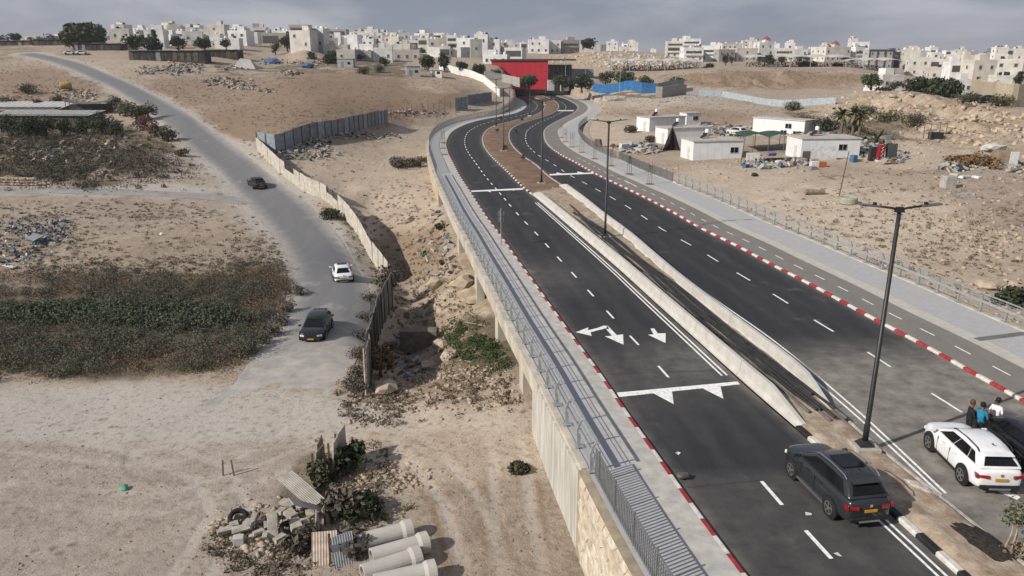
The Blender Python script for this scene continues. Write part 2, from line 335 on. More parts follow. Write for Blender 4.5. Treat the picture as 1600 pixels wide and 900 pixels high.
def Hfast(x, y):
    u = np.clip((np.arctan2(x, y)+1)/2*399, 0, 398.99); v = np.clip((np.log(np.hypot(x, y)+1e-6)-_gl[0])/(_gl[-1]-_gl[0])*259, 0, 258.99); i = u.astype(int); j = v.astype(int); a = u-i; b = v-j
    return (_GH[i, j]*(1-a)+_GH[i+1, j]*a)*(1-b)+(_GH[i, j+1]*(1-a)+_GH[i+1, j+1]*a)*b
# left asphalt road (centre px, half width m)
_LR = [(300,700),(420,625),(470,565),(505,500),(520,450),(505,405),(470,360),(430,317),(380,270),(335,235),(295,202),(255,172),(205,142),(160,121),(120,104),(80,92),(40,84)]
def G0(px, py):
    d = ray(px, py); t = 8.0
    ts = np.geomspace(10, 1500, 700); P = np.stack([d[0]*ts, d[1]*ts, CH+d[2]*ts], 1); hh = H0(P[:, 0], P[:, 1]); b = np.nonzero(P[:, 2] < hh)[0]
    if not len(b): return ud(px, py, 300.)
    i = b[0]
    if i == 0: return P[0]
    a0 = P[i-1, 2]-hh[i-1]; a1 = P[i, 2]-hh[i]; k = a0/(a0-a1); return P[i-1]+(P[i]-P[i-1])*k
LRC = smooth_curve([G0(*p)[:2] for p in _LR], 1.0)
_lx = LRC
def dist_curve(x, y, C):
    x = np.asarray(x, float).ravel(); y = np.asarray(y, float).ravel(); out = np.empty(x.size)
    for i in range(0, x.size, 20000):
        out[i:i+20000] = np.sqrt(((np.stack([x[i:i+20000], y[i:i+20000]], 1)[:, None]-C[None])**2).sum(-1).min(1))
    return out
LRC2 = resample(LRC, 2.5)
def rough_of(px, py):
    m = np.full(np.shape(px), .35)
    for cx, cy, rx, ry, a in ((640,380,120,170,1.2),(700,600,130,50,1.2),(1480,190,150,40,3.0),(1400,165,90,25,3.0),(1200,125,160,13,3.4),(1500,480,120,80,.9),(950,92,120,18,1.5),(690,130,60,16,1.2),(430,815,110,55,1.0),(1020,170,120,16,1.2),(300,115,120,15,.5),(120,230,140,50,.9),(1450,300,150,70,.5)):
        m = m+a*np.exp(-(((px-cx)/rx)**2+((py-cy)/ry)**2)*1.2)
    return m
def H(x, y):
    x = np.atleast_1d(np.asarray(x, float)); y = np.atleast_1d(np.asarray(y, float)); z = H0(x, y)
    d = np.hypot(x, y); px, py = proj(np.stack([x, y, z], -1)); r = rough_of(px, py)
    r = np.where((y < 3) | (np.abs(px-800) > 1400), .35, r)
    n = fbm(x/9, y/9, 5)*1.0+fbm(x/1.7+9, y/1.7, 3)*.22
    n = n+np.where(d > 250, fbm(x/60, y/60, 3)*1.5, 0)
    n = n+np.clip(r-1.7, 0, 1.2)*(.085-np.abs(fbm((x+.6*y)/6, (y-.6*x)/24, 4)))*3.0
    dl = dist_curve(x, y, LRC2).reshape(x.shape); k = np.clip((dl-3.0)/5, 0, 1)
    z = z+n*r*k-np.where(dl < 3.3, .05, 0)
    return z
def Hc(x, y):
    z = H(x, y); x = np.atleast_1d(x); y = np.atleast_1d(y)
    ins = in_poly(np.asarray(x, float), np.asarray(y, float), CORR_C); return np.where(ins, np.minimum(z, -.5), z)
def G(px, py):
    p = G0(px, py); d = ray(px, py)
    ts = np.linspace(max(5, p[1]/d[1]*.86), p[1]/d[1]*1.12, 260); P = np.stack([d[0]*ts, d[1]*ts, CH+d[2]*ts], 1); hh = H(P[:, 0], P[:, 1]); b = np.nonzero(P[:, 2] < hh)[0]
    if not len(b) or b[0] == 0: p[2] = float(H(p[0], p[1])[0]); return p
    i = b[0]; a0 = P[i-1, 2]-hh[i-1]; a1 = P[i, 2]-hh[i]; return P[i-1]+(P[i]-P[i-1])*(a0/(a0-a1))
def hz(x, y): return float(H(x, y)[0])
# ---------------------------------------------------------------- ground sheet
def blobs(px, py, L):
    m = np.zeros(np.shape(px))
    for cx, cy, rx, ry, a in L: m = np.maximum(m, a*np.clip(1.35-np.sqrt(((px-cx)/rx)**2+((py-cy)/ry)**2), 0, .5)*2)
    return np.clip(m, 0, 1)
VEG = [(250,228,30,12,.6),(180,505,290,72,1),(430,480,60,60,.8),(90,235,165,42,.9),(770,540,65,45,.9),(500,770,45,70,.6),(1300,208,70,22,.6),(1390,200,70,18,.6),(520,338,35,16,.7),(450,108,140,10,.6),(600,108,60,12,.7),(20,80,60,12,.5),(980,146,90,8,.6),(60,360,140,40,.35),(160,330,140,20,.4)]
PALE = [(200,645,420,48,.9),(150,297,220,9,.9),(300,262,90,30,.5),(560,520,60,80,.6),(480,330,200,60,.3),(660,655,200,18,.5),(1250,370,260,60,.35),(230,110,120,22,.4),(1040,152,110,16,.7),(1280,140,120,9,.4)]
ROCK = [(720,440,40,40,.9),(1440,175,150,36,1),(1550,210,100,30,1),(940,95,110,14,.9),(690,132,60,14,.7),(730,470,60,60,.8),(1530,450,130,90,.45),(640,300,110,80,.3),(1000,168,110,12,.5)]
GREY = [(150,800,420,150,1),(430,760,160,120,.7),(40,640,300,50,.5),(100,300,350,60,.5),(700,800,180,90,.25)]
SAND = [(1300,345,200,60,1),(1150,300,150,40,.9),(1450,400,160,60,.6),(1420,245,120,20,.7),(960,205,60,25,.8),(1000,150,90,12,.7),(560,290,90,70,.6),(640,240,80,40,.6),(700,700,190,60,.7),(680,655,180,22,.8),(640,300,90,60,.6)]
BROWN = [(470,190,180,35,.8),(560,150,180,35,.9),(330,140,120,25,.7),(60,135,110,30,.7),(640,380,60,60,.8),(690,590,60,30,.7),(480,210,120,30,.3),(1200,125,170,14,.9),(1060,186,120,16,.7),(60,60,200,40,.2),(430,870,90,40,.6),(240,330,160,40,.25),(550,150,200,50,.35)]
TRACKS = [[(770,640), (795,720), (800,800), (815,899)], [(0,690), (200,715), (420,690), (600,668), (830,645)], [(0,770), (250,790), (430,730), (560,672)], [(300,899), (360,800), (330,740), (200,690)], [(640,690), (720,780), (760,899)], [(930,165), (1010,175), (1100,182)], [(1440,240), (1400,215), (1330,190)], [(1180,300), (1300,320), (1450,350), (1600,370)], [(1100,160), (1060,150), (1040,165)], [(410,262), (470,200), (560,172), (660,165)], [(150,380), (260,350), (340,330)]]
def build_ground():
    th = np.r_[np.radians(np.arange(-180, -46, 3.)), np.radians(np.arange(-46, 46.01, .2)), np.radians(np.arange(49, 180, 3.))]
    d = np.r_[np.geomspace(6, 26, 50)[:-1], np.geomspace(26, 450, 330)[:-1], np.geomspace(450, 6000, 60)]
    T, Dd = np.meshgrid(th, d, indexing='xy'); X = Dd*np.sin(T); Y = Dd*np.cos(T); Z = Hc(X.ravel(), Y.ravel()).reshape(X.shape)
    V = np.stack([X, Y, Z], -1).reshape(-1, 3); nr, nc = X.shape
    i = np.arange(nr-1)[:, None]*nc; j = np.arange(nc)[None]; j2 = (j+1) % nc
    F = np.stack([i+j, i+j2, i+nc+j2, i+nc+j], -1).reshape(-1, 4)
    me = rawmesh('ground', V, F, ground_mat(), smooth=True)
    px, py = proj(V); vis = V[:, 1] > 4
    wob = fbm(V[:, 0]/6, V[:, 1]/6, 3)
    for nm, L in (('veg', VEG), ('pale', PALE), ('rock', ROCK), ('brown', BROWN), ('grey', GREY), ('sand', SAND)):
        a = blobs(px+wob*(150 if nm == 'veg' else 60), py+wob*(55 if nm == 'veg' else 16), L)*vis
        if nm == 'pale':
            for pts in TRACKS: C_ = resample(np.array([G0(*p)[:2] for p in pts]), .5); dd = np.abs(dist_curve(V[:, 0], V[:, 1], C_)-.8); a = np.maximum(a, np.clip((.42-dd)/.3, 0, 1)*(.55+wob)*vis)
        if nm == 'brown':
            for pts in TRACKS: C_ = resample(np.array([G0(*p)[:2] for p in pts]), .5); dd = np.abs(dist_curve(V[:, 0], V[:, 1], C_)-1.35); a = np.maximum(a, np.clip((.35-dd)/.3, 0, 1)*(.6+wob)*vis)
        if nm == 'pale': dl = dist_curve(V[:, 0], V[:, 1], LRC2); a = np.maximum(a, np.clip((6.8+wob*5-dl)/2.5, 0, 1)*.95*np.clip((V[:, 1]-46)/6, 0, 1))
        if nm == 'veg': dl = dist_curve(V[:, 0], V[:, 1], LRC2); a = a*np.clip((dl-4)/2, 0, 1)
        at = me.attributes.new(nm, 'FLOAT', 'POINT'); at.data.foreach_set('value', a.astype(np.float32))
    o = newobj('ground', me); o['kind'] = 'structure'; return o
def ground_mat():
    m = bpy.data.materials.new('ground_earth'); m.use_nodes = True; t = m.node_tree; b = t.nodes['Principled BSDF']; b.inputs['Roughness'].default_value = .95; b.inputs['Specular IOR Level'].default_value = .1
    g = t.nodes.new('ShaderNodeNewGeometry'); L = t.links.new
    def noise(s, d=6, r=.6, dist=0):
        n = t.nodes.new('ShaderNodeTexNoise'); n.inputs['Scale'].default_value = s; n.inputs['Detail'].default_value = d; n.inputs['Roughness'].default_value = r; n.inputs['Distortion'].default_value = dist
        L(g.outputs['Position'], n.inputs['Vector']); return n.outputs[0]
    def ramp(src, a, b_, c1=(0, 0, 0), c2=(1, 1, 1)):
        r = t.nodes.new('ShaderNodeValToRGB'); r.color_ramp.elements[0].position = a; r.color_ramp.elements[1].position = b_
        r.color_ramp.elements[0].color = (*c1, 1); r.color_ramp.elements[1].color = (*c2, 1); L(src, r.inputs[0]); return r.outputs[0]
    def mix(f, a, b_, mode='MIX'):
        q = t.nodes.new('ShaderNodeMix'); q.data_type = 'RGBA'; q.blend_type = mode
        for s, x in ((0, f), (6, a), (7, b_)):
            if isinstance(x, (int, float)): q.inputs[s].default_value = x
            elif isinstance(x, tuple): q.inputs[s].default_value = (*x, 1)
            else: L(x, q.inputs[s])
        return q.outputs[2]
    def math_(op, a, b_):
        q = t.nodes.new('ShaderNodeMath'); q.operation = op; q.use_clamp = True
        for s, x in ((0, a), (1, b_)):
            if isinstance(x, (int, float)): q.inputs[s].default_value = x
            else: L(x, q.inputs[s])
        return q.outputs[0]
    def attr(n): a = t.nodes.new('ShaderNodeAttribute'); a.attribute_name = n; return a.outputs['Fac']
    base = ramp(noise(.09, 8, .65), .32, .68, (.30, .238, .182), (.48, .40, .325))
    base = mix(ramp(noise(.55, 7, .7, .4), .42, .66), base, (.47, .390, .315))
    def edge(at, sc_, lo=.35, hi=.75): return ramp(math_('MULTIPLY', math_('ADD', attr(at), 0.), math_('ADD', noise(sc_, 5, .7), .42)), lo, hi)
    base = mix(edge('brown', .5), base, (.285, .205, .145))
    gy = mix(ramp(noise(.35, 7, .7), .4, .62), (.36, .310, .264), (.435, .380, .325)); base = mix(edge('grey', .2, .15, .8), base, gy)
    base = mix(edge('sand', .2, .15, .8), base, mix(ramp(noise(.3, 7, .7), .4, .62), (.47, .385, .298), (.56, .475, .38)))
    base = mix(edge('pale', .25, .3, .9), base, (.43, .40, .36))
    rk = mix(ramp(noise(.45, 8, .75), .4, .6), (.56, .475, .375), (.32, .235, .165)); base = mix(edge('rock', .6), base, rk)
    vg = mix(ramp(noise(.8, 6, .7), .4, .6), (.088, .078, .052), (.20, .16, .11)); base = mix(edge('veg', .5, .3, .6), base, vg)
    calm = math_('ADD', math_('MULTIPLY', attr('pale'), .8), math_('ADD', math_('MULTIPLY', attr('sand'), .55), math_('MULTIPLY', attr('grey'), .55)))
    # straw, pebbles, fine dirt
    base = mix(ramp(noise(1.4, 9, .82, .6), .36, .62, (.6, .6, .6), (0, 0, 0)), base, mix(calm, (.215, .165, .12), base))
    base = mix(math_('MULTIPLY', ramp(noise(5.5, 5, .8), .55, .72), .5), base, (.47, .40, .325))
    base = mix(math_('MULTIPLY', ramp(noise(2.6, 6, .75), .52, .64), .55), base, (.145, .112, .08))
    v = t.nodes.new('ShaderNodeTexVoronoi'); v.inputs['Scale'].default_value = 3.3; L(g.outputs['Position'], v.inputs['Vector'])
    peb = math_('MULTIPLY', ramp(v.outputs['Distance'], .05, .14, (1, 1, 1), (0, 0, 0)), ramp(noise(.3, 4), .48, .62))
    base = mix(math_('MULTIPLY', peb, .8), base, (.50, .44, .36))
    v2 = t.nodes.new('ShaderNodeTexVoronoi'); v2.inputs['Scale'].default_value = 1.1; L(g.outputs['Position'], v2.inputs['Vector'])
    tuf = math_('MULTIPLY', ramp(v2.outputs['Distance'], .10, .30, (1, 1, 1), (0, 0, 0)), ramp(noise(.18, 5), .50, .60))
    base = mix(math_('MULTIPLY', tuf, .55), base, (.115, .090, .060))
    L(base, b.inputs['Base Color'])
    bp = t.nodes.new('ShaderNodeBump'); bp.inputs['Strength'].default_value = .9; bp.inputs['Distance'].default_value = .30
    cb = math_('SUBTRACT', 1., math_('MULTIPLY', calm, .62)); L(math_('MULTIPLY', math_('ADD', math_('MULTIPLY', noise(2.2, 8, .75), .8), math_('MULTIPLY', peb, .25)), cb), bp.inputs['Height']); L(bp.outputs[0], b.inputs['Normal'])
    return m
ground = build_ground()
# ---------------------------------------------------------------- road strips
def strip_between(name, A, B, z, m, parent=None, nx=1, attrs=None, zfun=None, kind='structure'):
    n = max(len(A), len(B)); A = resample(A, arcl(A)[-1]/(n-1)); B = resample(B, arcl(B)[-1]/(n-1)); n = min(len(A), len(B)); A = A[:n]; B = B[:n]
    k = np.linspace(0, 1, nx+1)[None, :, None]; P = A[:, None]*(1-k)+B[:, None]*k; V = np.dstack([P, np.full(P.shape[:2], z)])
    if zfun is not None: V[..., 2] = zfun(V[..., 0], V[..., 1], np.broadcast_to(k[..., 0], P.shape[:2]))
    i = np.arange(n-1)[:, None]*(nx+1); j = np.arange(nx)[None]; F = np.stack([i+j, i+nx+1+j, i+nx+2+j, i+j+1], -1).reshape(-1, 4)
    me = rawmesh(name, V.reshape(-1, 3), F, m, smooth=True)
    if me.polygons[len(me.polygons)//2].normal.z < 0: me.flip_normals()
    o = newobj(name, me, parent)
    if kind and not parent: o['kind'] = kind
    return o
def asphalt(name, c, dust, tint, dusty=.5):
    m = bpy.data.materials.new(name); m.use_nodes = True; t = m.node_tree; b = t.nodes['Principled BSDF']; b.inputs['Roughness'].default_value = .82; b.inputs['Specular IOR Level'].default_value = .25
    g = t.nodes.new('ShaderNodeNewGeometry'); L = t.links.new
    def noise(s, d=5, r=.6, sx=None):
        n = t.nodes.new('ShaderNodeTexNoise'); n.inputs['Scale'].default_value = s; n.inputs['Detail'].default_value = d; n.inputs['Roughness'].default_value = r
        if sx: q = t.nodes.new('ShaderNodeMapping'); q.inputs['Scale'].default_value = sx; q.inputs['Rotation'].default_value = (0, 0, math.radians(8)); L(g.outputs['Position'], q.inputs[0]); L(q.outputs[0], n.inputs['Vector'])
        else: L(g.outputs['Position'], n.inputs['Vector'])
        return n.outputs[0]
    def ramp(s, a, b_, c1, c2):
        r = t.nodes.new('ShaderNodeValToRGB'); r.color_ramp.elements[0].position = a; r.color_ramp.elements[1].position = b_; r.color_ramp.elements[0].color = (*c1, 1); r.color_ramp.elements[1].color = (*c2, 1); L(s, r.inputs[0]); return r.outputs[0]
    def mix(f, a, b_):
        q = t.nodes.new('ShaderNodeMix'); q.data_type = 'RGBA'
        for s, x in ((0, f), (6, a), (7, b_)):
            if isinstance(x, float): q.inputs[s].default_value = x
            elif isinstance(x, tuple): q.inputs[s].default_value = (*x, 1)
            else: L(x, q.inputs[s])
        return q.outputs[2]
    col = ramp(noise(14, 3, .8), .3, .7, tuple(x*.8 for x in c), tuple(x*1.2 for x in c))
    col = mix(ramp(noise(.7, 6, .65, (1.3, .16, 1)), .45, .75, (0, 0, 0), (.6, .6, .6)), col, tint)
    a = t.nodes.new('ShaderNodeAttribute'); a.attribute_name = 'dust'
    mu = t.nodes.new('ShaderNodeMath'); mu.operation = 'MULTIPLY'; L(a.outputs['Fac'], mu.inputs[0]); L(ramp(noise(.9, 7, .7), .3, .65, (.3, .3, .3), (1, 1, 1)), mu.inputs[1])
    col = mix(mu.outputs[0], col, dust)
    col = mix(ramp(noise(.28, 6, .6), .62, .75, (0, 0, 0), (dusty, dusty, dusty)), col, dust)
    L(col, b.inputs['Base Color'])
    bp = t.nodes.new('ShaderNodeBump'); bp.inputs['Strength'].default_value = .15; bp.inputs['Distance'].default_value = .02; L(noise(40, 2), bp.inputs['Height']); L(bp.outputs[0], b.inputs['Normal'])
    return m
ASPH = asphalt('asphalt_new', (.024, .0255, .030), (.27, .248, .22), (.050, .049, .050), .35)
ASPHL = asphalt('asphalt_worn', (.165, .166, .17), (.43, .40, .36), (.215, .212, .21), .6)
ASPHC = asphalt('asphalt_cycle', (.175, .165, .152), (.30, .27, .235), (.115, .108, .10), .4)
def dust_attr(o, fun):
    me = o.data; v = np.empty(len(me.vertices)*3, np.float32); me.vertices.foreach_get('co', v); v = v.reshape(-1, 3)
    at = me.attributes.new('dust', 'FLOAT', 'POINT'); at.data.foreach_set('value', np.clip(fun(v[:, 0], v[:, 1]), 0, 1).astype(np.float32))
road_a = strip_between('road_left_carriageway', AL, AR, 0.0, ASPH, nx=20)
road_b = strip_between('road_right_carriageway', BL, BR, 0.0, ASPH, nx=24)
def bump_(x, y, cx, cy, r): return np.exp(-((x-cx)**2+(y-cy)**2)/r**2)
q1 = un(1100, 560); q2 = un(850, 430); q3 = un(1180, 860); q4 = un(1000, 590)
def _wt(x, y, C):
    d_ = dist_curve(x, y, resample(C, .5)); return sum(.06*np.exp(-((d_-c_)/.32)**2) for c_ in (.95, 2.5, 4.25, 5.75))
_ed = lambda x, y, C: .45*np.clip((.55-dist_curve(x, y, resample(C, .4)))/.5, 0, 1)
dust_attr(road_a, lambda x, y: _ed(x, y, AL)+_ed(x, y, AR)+_wt(x, y, AL)+.40*bump_(x, y, q1[0], q1[1], 3)+.22*bump_(x, y, q2[0], q2[1], 4)+.16*(y < 27)+.2*bump_(x, y, q4[0], q4[1], 4)+.02)
q5 = un(1480, 720); q6 = un(1400, 600)
dust_attr(road_b, lambda x, y: _ed(x, y, BL)+_ed(x, y, BR)+_wt(x, y, BR)+1.15*np.clip((42-y)/9, 0, 1)+.5*bump_(x, y, q6[0], q6[1], 4)+.02)
def lrz(x, y, k):
    e0 = un(420, 640, -4); fade = np.clip((np.hypot(x-e0[0], y-e0[1])-2.0)/9, 0, 1) if True else 1; fade = np.where(y < e0[1], 0, fade)
    return H(x, y)+.035+.10*(1-np.abs(2*k-1)**3)*fade+fbm(x/1.1, y/1.1, 3)*.10*(1-.6*fade)-.06*(1-fade)
LW = 3.15+.25*np.sin(np.arange(len(LRC))*.13)
road_l = strip_between('road_valley', offset(LRC, 1)*0+LRC+(offset(LRC, 1)-LRC)*LW[:, None], LRC-(offset(LRC, 1)-LRC)*(LW[:, None]+.2), 0, ASPHL, nx=8, zfun=lrz)
_LS = smooth_curve([G0(*p)[:2] for p in [(-40,296), (60,296.5), (140,298), (220,301), (300,306), (362,312), (392,317)]], 1.0)
side_lane = strip_between('lane_side', offset(_LS, 1.55), offset(_LS, -1.55), 0, ASPHL, nx=6, zfun=lambda x, y, k: H(x, y)+.02+.07*(1-np.abs(2*k-1)**3)+fbm(x/.9, y/.9, 3)*.07); dust_attr(side_lane, lambda x, y: .62+0*x)
_dl = lambda x, y: np.clip((dist_curve(x, y, LRC2)-2.1)/1.3, 0, .95)+1.15*np.clip((59-y)/13, 0, 1)
dust_attr(road_l, _dl)
# ---------------------------------------------------------------- painted markings (children of their road)
PAINT = mat('road_paint_white', (.72, .72, .70), .7, .25, 6., ramp=(.25, .55))
def ribbon(P, wd, z):
    A = offset(P, wd/2); B = offset(P, -wd/2); n = len(P); V = np.vstack([np.c_[A, np.full(n, z)], np.c_[B, np.full(n, z)]])
    return V, [(n+i, n+i+1, i+1, i) for i in range(n-1)]
def paint_line(name, P, wd, parent, z=.006):
    V, F = ribbon(np.asarray(P), wd, z); b = MB(); b.add(V, F); o = b.build(name, PAINT, parent); return o
def seg(C, s0, s1, n=8): return np.array([at_s(C, s)[0] for s in np.linspace(s0, s1, n)])
def midcurve(A, B):
    n = max(len(A), len(B)); a = resample(A, arcl(A)[-1]/(n-1)); b = resample(B, arcl(B)[-1]/(n-1)); n = min(len(a), len(b)); return (a[:n]+b[:n])/2
MA = offset(AL, -3.3)
SEAM = near_s(MA, un(1050, 600)); s = SEAM+1.2; FAR_A = arcl(MA)[-1]-25
while s < FAR_A:
    paint_line('lane_dash', seg(MA, s, s+1.5, 4), .13 if s < SEAM+70 else .16, road_a); s += 4.6 if s < SEAM+45 else 3.6
for a, b_ in (((1190,752),(1222,789)), ((1259,829),(1299,873))):
    p = un(*a)[:2]; q = un(*b_)[:2]; paint_line('lane_dash', np.array([p, q]), .15, road_a)
MBC = offset(BR, 3.55); s = near_s(MBC, un(1470, 620))-1.4; k = 0
while s < arcl(MBC)[-1]-25:
    paint_line('lane_dash', seg(MBC, s, s+2.1, 4), .13, road_b); s += 5.4 if k < 18 else 4.2; k += 1
for off in (.35, .62):                     # double edge lines beside the barriers
    s0 = near_s(AR, un(1140, 584)); s1 = near_s(AR, un(840, 316)); paint_line('edge_line', offset(seg(AR, s0, s1, 60), off), .11, road_a)
    s0 = 0; s1 = near_s(AR, un(1385, 800)); paint_line('edge_line', offset(seg(AR, s0, s1, 30), off), .10, road_a)
def pix_line(name, pts, wd, parent): paint_line(name, smooth_curve(W2(pts), .5), wd, parent)
pix_line('edge_line', [(1478,771),(1400,697),(1338,640),(1262,575),(1195,522),(1075,437),(985,362)], .11, road_b)
pix_line('edge_line', [(1470,773),(1390,697),(1328,641),(1252,577),(1186,524),(1068,439),(978,364)], .11, road_b)
pix_line('lane_dash', [(1562,766),(1592,779)], .34, road_b)
def poly_mark(name, pts, parent, z=.010):
    b = MB(); b.add([(*un(*p)[:2], z) for p in pts], [tuple(range(len(pts)-1, -1, -1))]); return b.build(name, PAINT, parent)
def z4(l, ox, oy): return [(ox+x/4, oy+y/4) for x, y in l]
poly_mark('give_way_line', z4([(655,655),(1410,585),(1425,603),(670,682)], 800, 450), road_a)
poly_mark('give_way_tooth', z4([(875,655),(1000,646),(1010,727)], 800, 450), road_a, .014); poly_mark('give_way_tooth', z4([(1188,627),(1303,617),(1321,694)], 800, 450), road_a, .014)
poly_mark('arrow_mark', z4([(865,255),(888,253),(912,285),(960,283),(960,345),(850,293),(885,290)], 800, 450), road_a)
poly_mark('arrow_head', z4([(398,277),(478,247),(473,265),(495,262),(490,278),(498,300)], 800, 450), road_a)
poly_mark('arrow_head', z4([(580,303),(625,300),(655,296),(694,290),(697,355)], 800, 450), road_a, .014)
for pts in ([(473,265),(530,252),(533,266),(490,278)], [(530,252),(572,236),(582,254),(533,266)], [(572,236),(600,238),(606,260),(582,254)], [(600,238),(655,296),(625,300),(585,254)]):
    poly_mark('arrow_shaft', z4(pts, 800, 450), road_a, .011)
poly_mark('give_way_line', [(735,298),(817,294),(817,296.5),(735,300)], road_a); poly_mark('give_way_tooth', [(757,297),(768,297),(766,300.5)], road_a, .014); poly_mark('give_way_tooth', [(795,295.5),(806,295),(803,298)], road_a, .014)
poly_mark('give_way_line', [(858,272),(927,269.5),(929,271.5),(859,274.3)], road_b); poly_mark('give_way_tooth', [(868,273),(870,269.5),(882,272)], road_b, .014); poly_mark('give_way_tooth', [(901,271),(903,268),(915,270.5)], road_b, .014)
poly_mark('give_way_line', [(872,172.3),(897,172.3),(896,173.6),(871,173.6)], road_b)
TAR = mat('tar_joint', (.05, .048, .045), .9)
for a, b_, rd in (((1074,762),(1190,750),road_a),((945,585),(1150,578),road_a)):
    pp = np.array([un(*a)[:2], un(*b_)[:2]]); V, F = ribbon(pp, .05, .005); q = MB(); q.add(V, F); q.build('tar_joint', TAR, rd)
# ---------------------------------------------------------------- kerbs: striped kerbstones
KR = mat('kerb_red', (.36, .035, .04), .7, .25, 5.); KW = mat('kerb_white', (.66, .65, .62), .75, .2, 4., col2=(.47, .45, .41)); KB = mat('kerb_black', (.022, .022, .024), .7, .3, 4.); KC = mat('kerb_concrete', (.46, .43, .385), .85, .2, 3.)
kbox = {}
def kerbmesh(key, ln, wd, ht, m):
    if key not in kbox:
        b = MB(); x = ln/2-.006; prof = [(-wd/2, -.3), (wd/2, -.3), (wd/2, ht), (-wd/2+.05, ht), (-wd/2, ht-.05)]
        b.loft([[(-x, y, z) for y, z in prof], [(x, y, z) for y, z in prof]]); b.f = [tuple(reversed(f)) for f in b.f]; kbox[key] = b.mesh('kerbstone', m)
    return kbox[key]
def kerb(name, C, s0, s1, side, mats, ln=1.0, wd=.2, ht=.14):
    root = empty(name, (0, 0, 0)); root['kind'] = 'structure'; s = s0; k = 0
    while s < s1:
        p, t = at_s(C, s+ln/2); nrm = np.array([-t[1], t[0]])*side; c = p+nrm*wd/2; an = math.atan2(t[1], t[0])
        if side < 0: an += math.pi
        o = newobj('kerbstone', kerbmesh((name[:4], ln, wd, ht, mats[k % len(mats)].name), ln, wd, ht, mats[k % len(mats)]), root, (c[0], c[1], random.uniform(-.006, .006)), an); s += ln; k += 1
    return root
def kerb_strip(name, C, s0, s1, side, m, wd=.2, ht=.13):
    P = seg(C, s0, s1, max(4, int((s1-s0)/1.2))); Q = offset(P, wd*side); b = MB(); rings = [[(p[0], p[1], -.3), (p[0], p[1], ht), (q[0], q[1], ht), (q[0], q[1], -.3)] for p, q in zip(P, Q)]
    b.loft(rings); o = b.build(name, m); o['kind'] = 'structure'; return o
sF = near_s(AL, un(700, 238)); kerb('kerb_left_pavement', AL, 0, sF, 1, [KR, KW], 1.0); kerb_strip('kerb_left_pavement_far', AL, sF, arcl(AL)[-1], 1, KC)
sF = near_s(BR, un(862, 233)); s0 = near_s(BR, un(1600, 630))-16; kerb('kerb_right_pavement', BR, s0, s0+2*math.floor((sF-s0)/2), -1, [KR, KW], .96); kerb_strip('kerb_right_pavement_far', BR, s0+2*math.floor((sF-s0)/2), arcl(BR)[-1], -1, KC)
sb = near_s(AR, un(1243, 668)); kerb('kerb_median_near', AR, max(0, sb-24), sb, -1, [KW, KB], 1.0, .26, .16)
sb0 = near_s(AR, un(829, 303)); sb1 = near_s(AR, un(757, 232)); kerb('kerb_median_striped', AR, sb0, sb1, -1, [KW, KB], .95); kerb_strip('kerb_median_far', AR, sb1, arcl(AR)[-1], -1, KC)
sr0 = near_s(BL, un(1318, 654)); kerb('kerb_median_plain', BL, max(0, sr0-26), sr0, 1, [KC], 1.0, .16, .12)
sr1 = near_s(BL, un(876, 290)); kerb_strip('kerb_median_plain_far', BL, sr1, arcl(BL)[-1], 1, KC)
# ---------------------------------------------------------------- median soil and pavements
SOIL = mat('median_sand', (.42, .35, .28), .95, .25, 1.6, 1., 6., col2=(.24, .175, .12)); SOILD = mat('median_planted_soil', (.23, .155, .105), .95, .3, .5, .8, 4., col2=(.135, .082, .052))
zs = lambda a: (lambda x, y, k: a+(.05+fbm(x/1.3, y/1.3, 4)*.35+.10)*np.clip(1-np.abs(2*k-1)**6, 0, 1))
cut = near_s(AR, un(828, 303)); nA = int(cut); tB = near_s(BL, un(885, 294))
strip_between('median_sand_strip', offset(AR, -.24)[:nA+2], offset(BL, .15)[:int(tB)+2], 0, SOIL, nx=12, zfun=zs(.05))
strip_between('median_planted_strip', offset(AR, -.18)[nA:-14], offset(BL, .18)[int(tB):-14], 0, SOILD, nx=10, zfun=zs(.06))
PG = mat('paving_grey', (.385, .385, .39), .85, .06, 3., .15, 60.); PC = mat('paving_concrete', (.49, .465, .425), .88, .16, 2.2, .12, 40., col2=(.41, .39, .355)); PC2 = mat('pavement_concrete_left', (.45, .435, .405), .88, .14, 2., .1, 40.)
strip_between('pavement_left_kerbside', offset(AL, .2), offset(AL, 1.35), .135, PC2, nx=2); strip_between('pavement_left_walkway', offset(AL, 1.35), offset(AL, 3.2), .139, PG, nx=2)
cyc = strip_between('cycle_path', offset(BR, -.2), offset(BR, -2.95), .128, ASPHC, nx=4); dust_attr(cyc, lambda x, y: .25+0*x)
strip_between('pavement_right_band', offset(BR, -2.95), offset(BR, -4.0), .134, PC, nx=2); strip_between('pavement_right_walkway', offset(BR, -4.0), offset(BR, -7.2), .138, PG, nx=3)
CM = offset(BR, -1.6); s = near_s(CM, un(1585, 590))-6; k = 0
while s < near_s(CM, un(905, 250)):
    paint_line('path_dash', seg(CM, s, s+1.25, 3), .10, cyc, .136); s += 2.9; k += 1
pz = lambda a, b_: paint_line('path_dash', np.array([un(*a)[:2], un(*b_)[:2]]), .12, cyc, .137)
pz((975,283), (994,293))
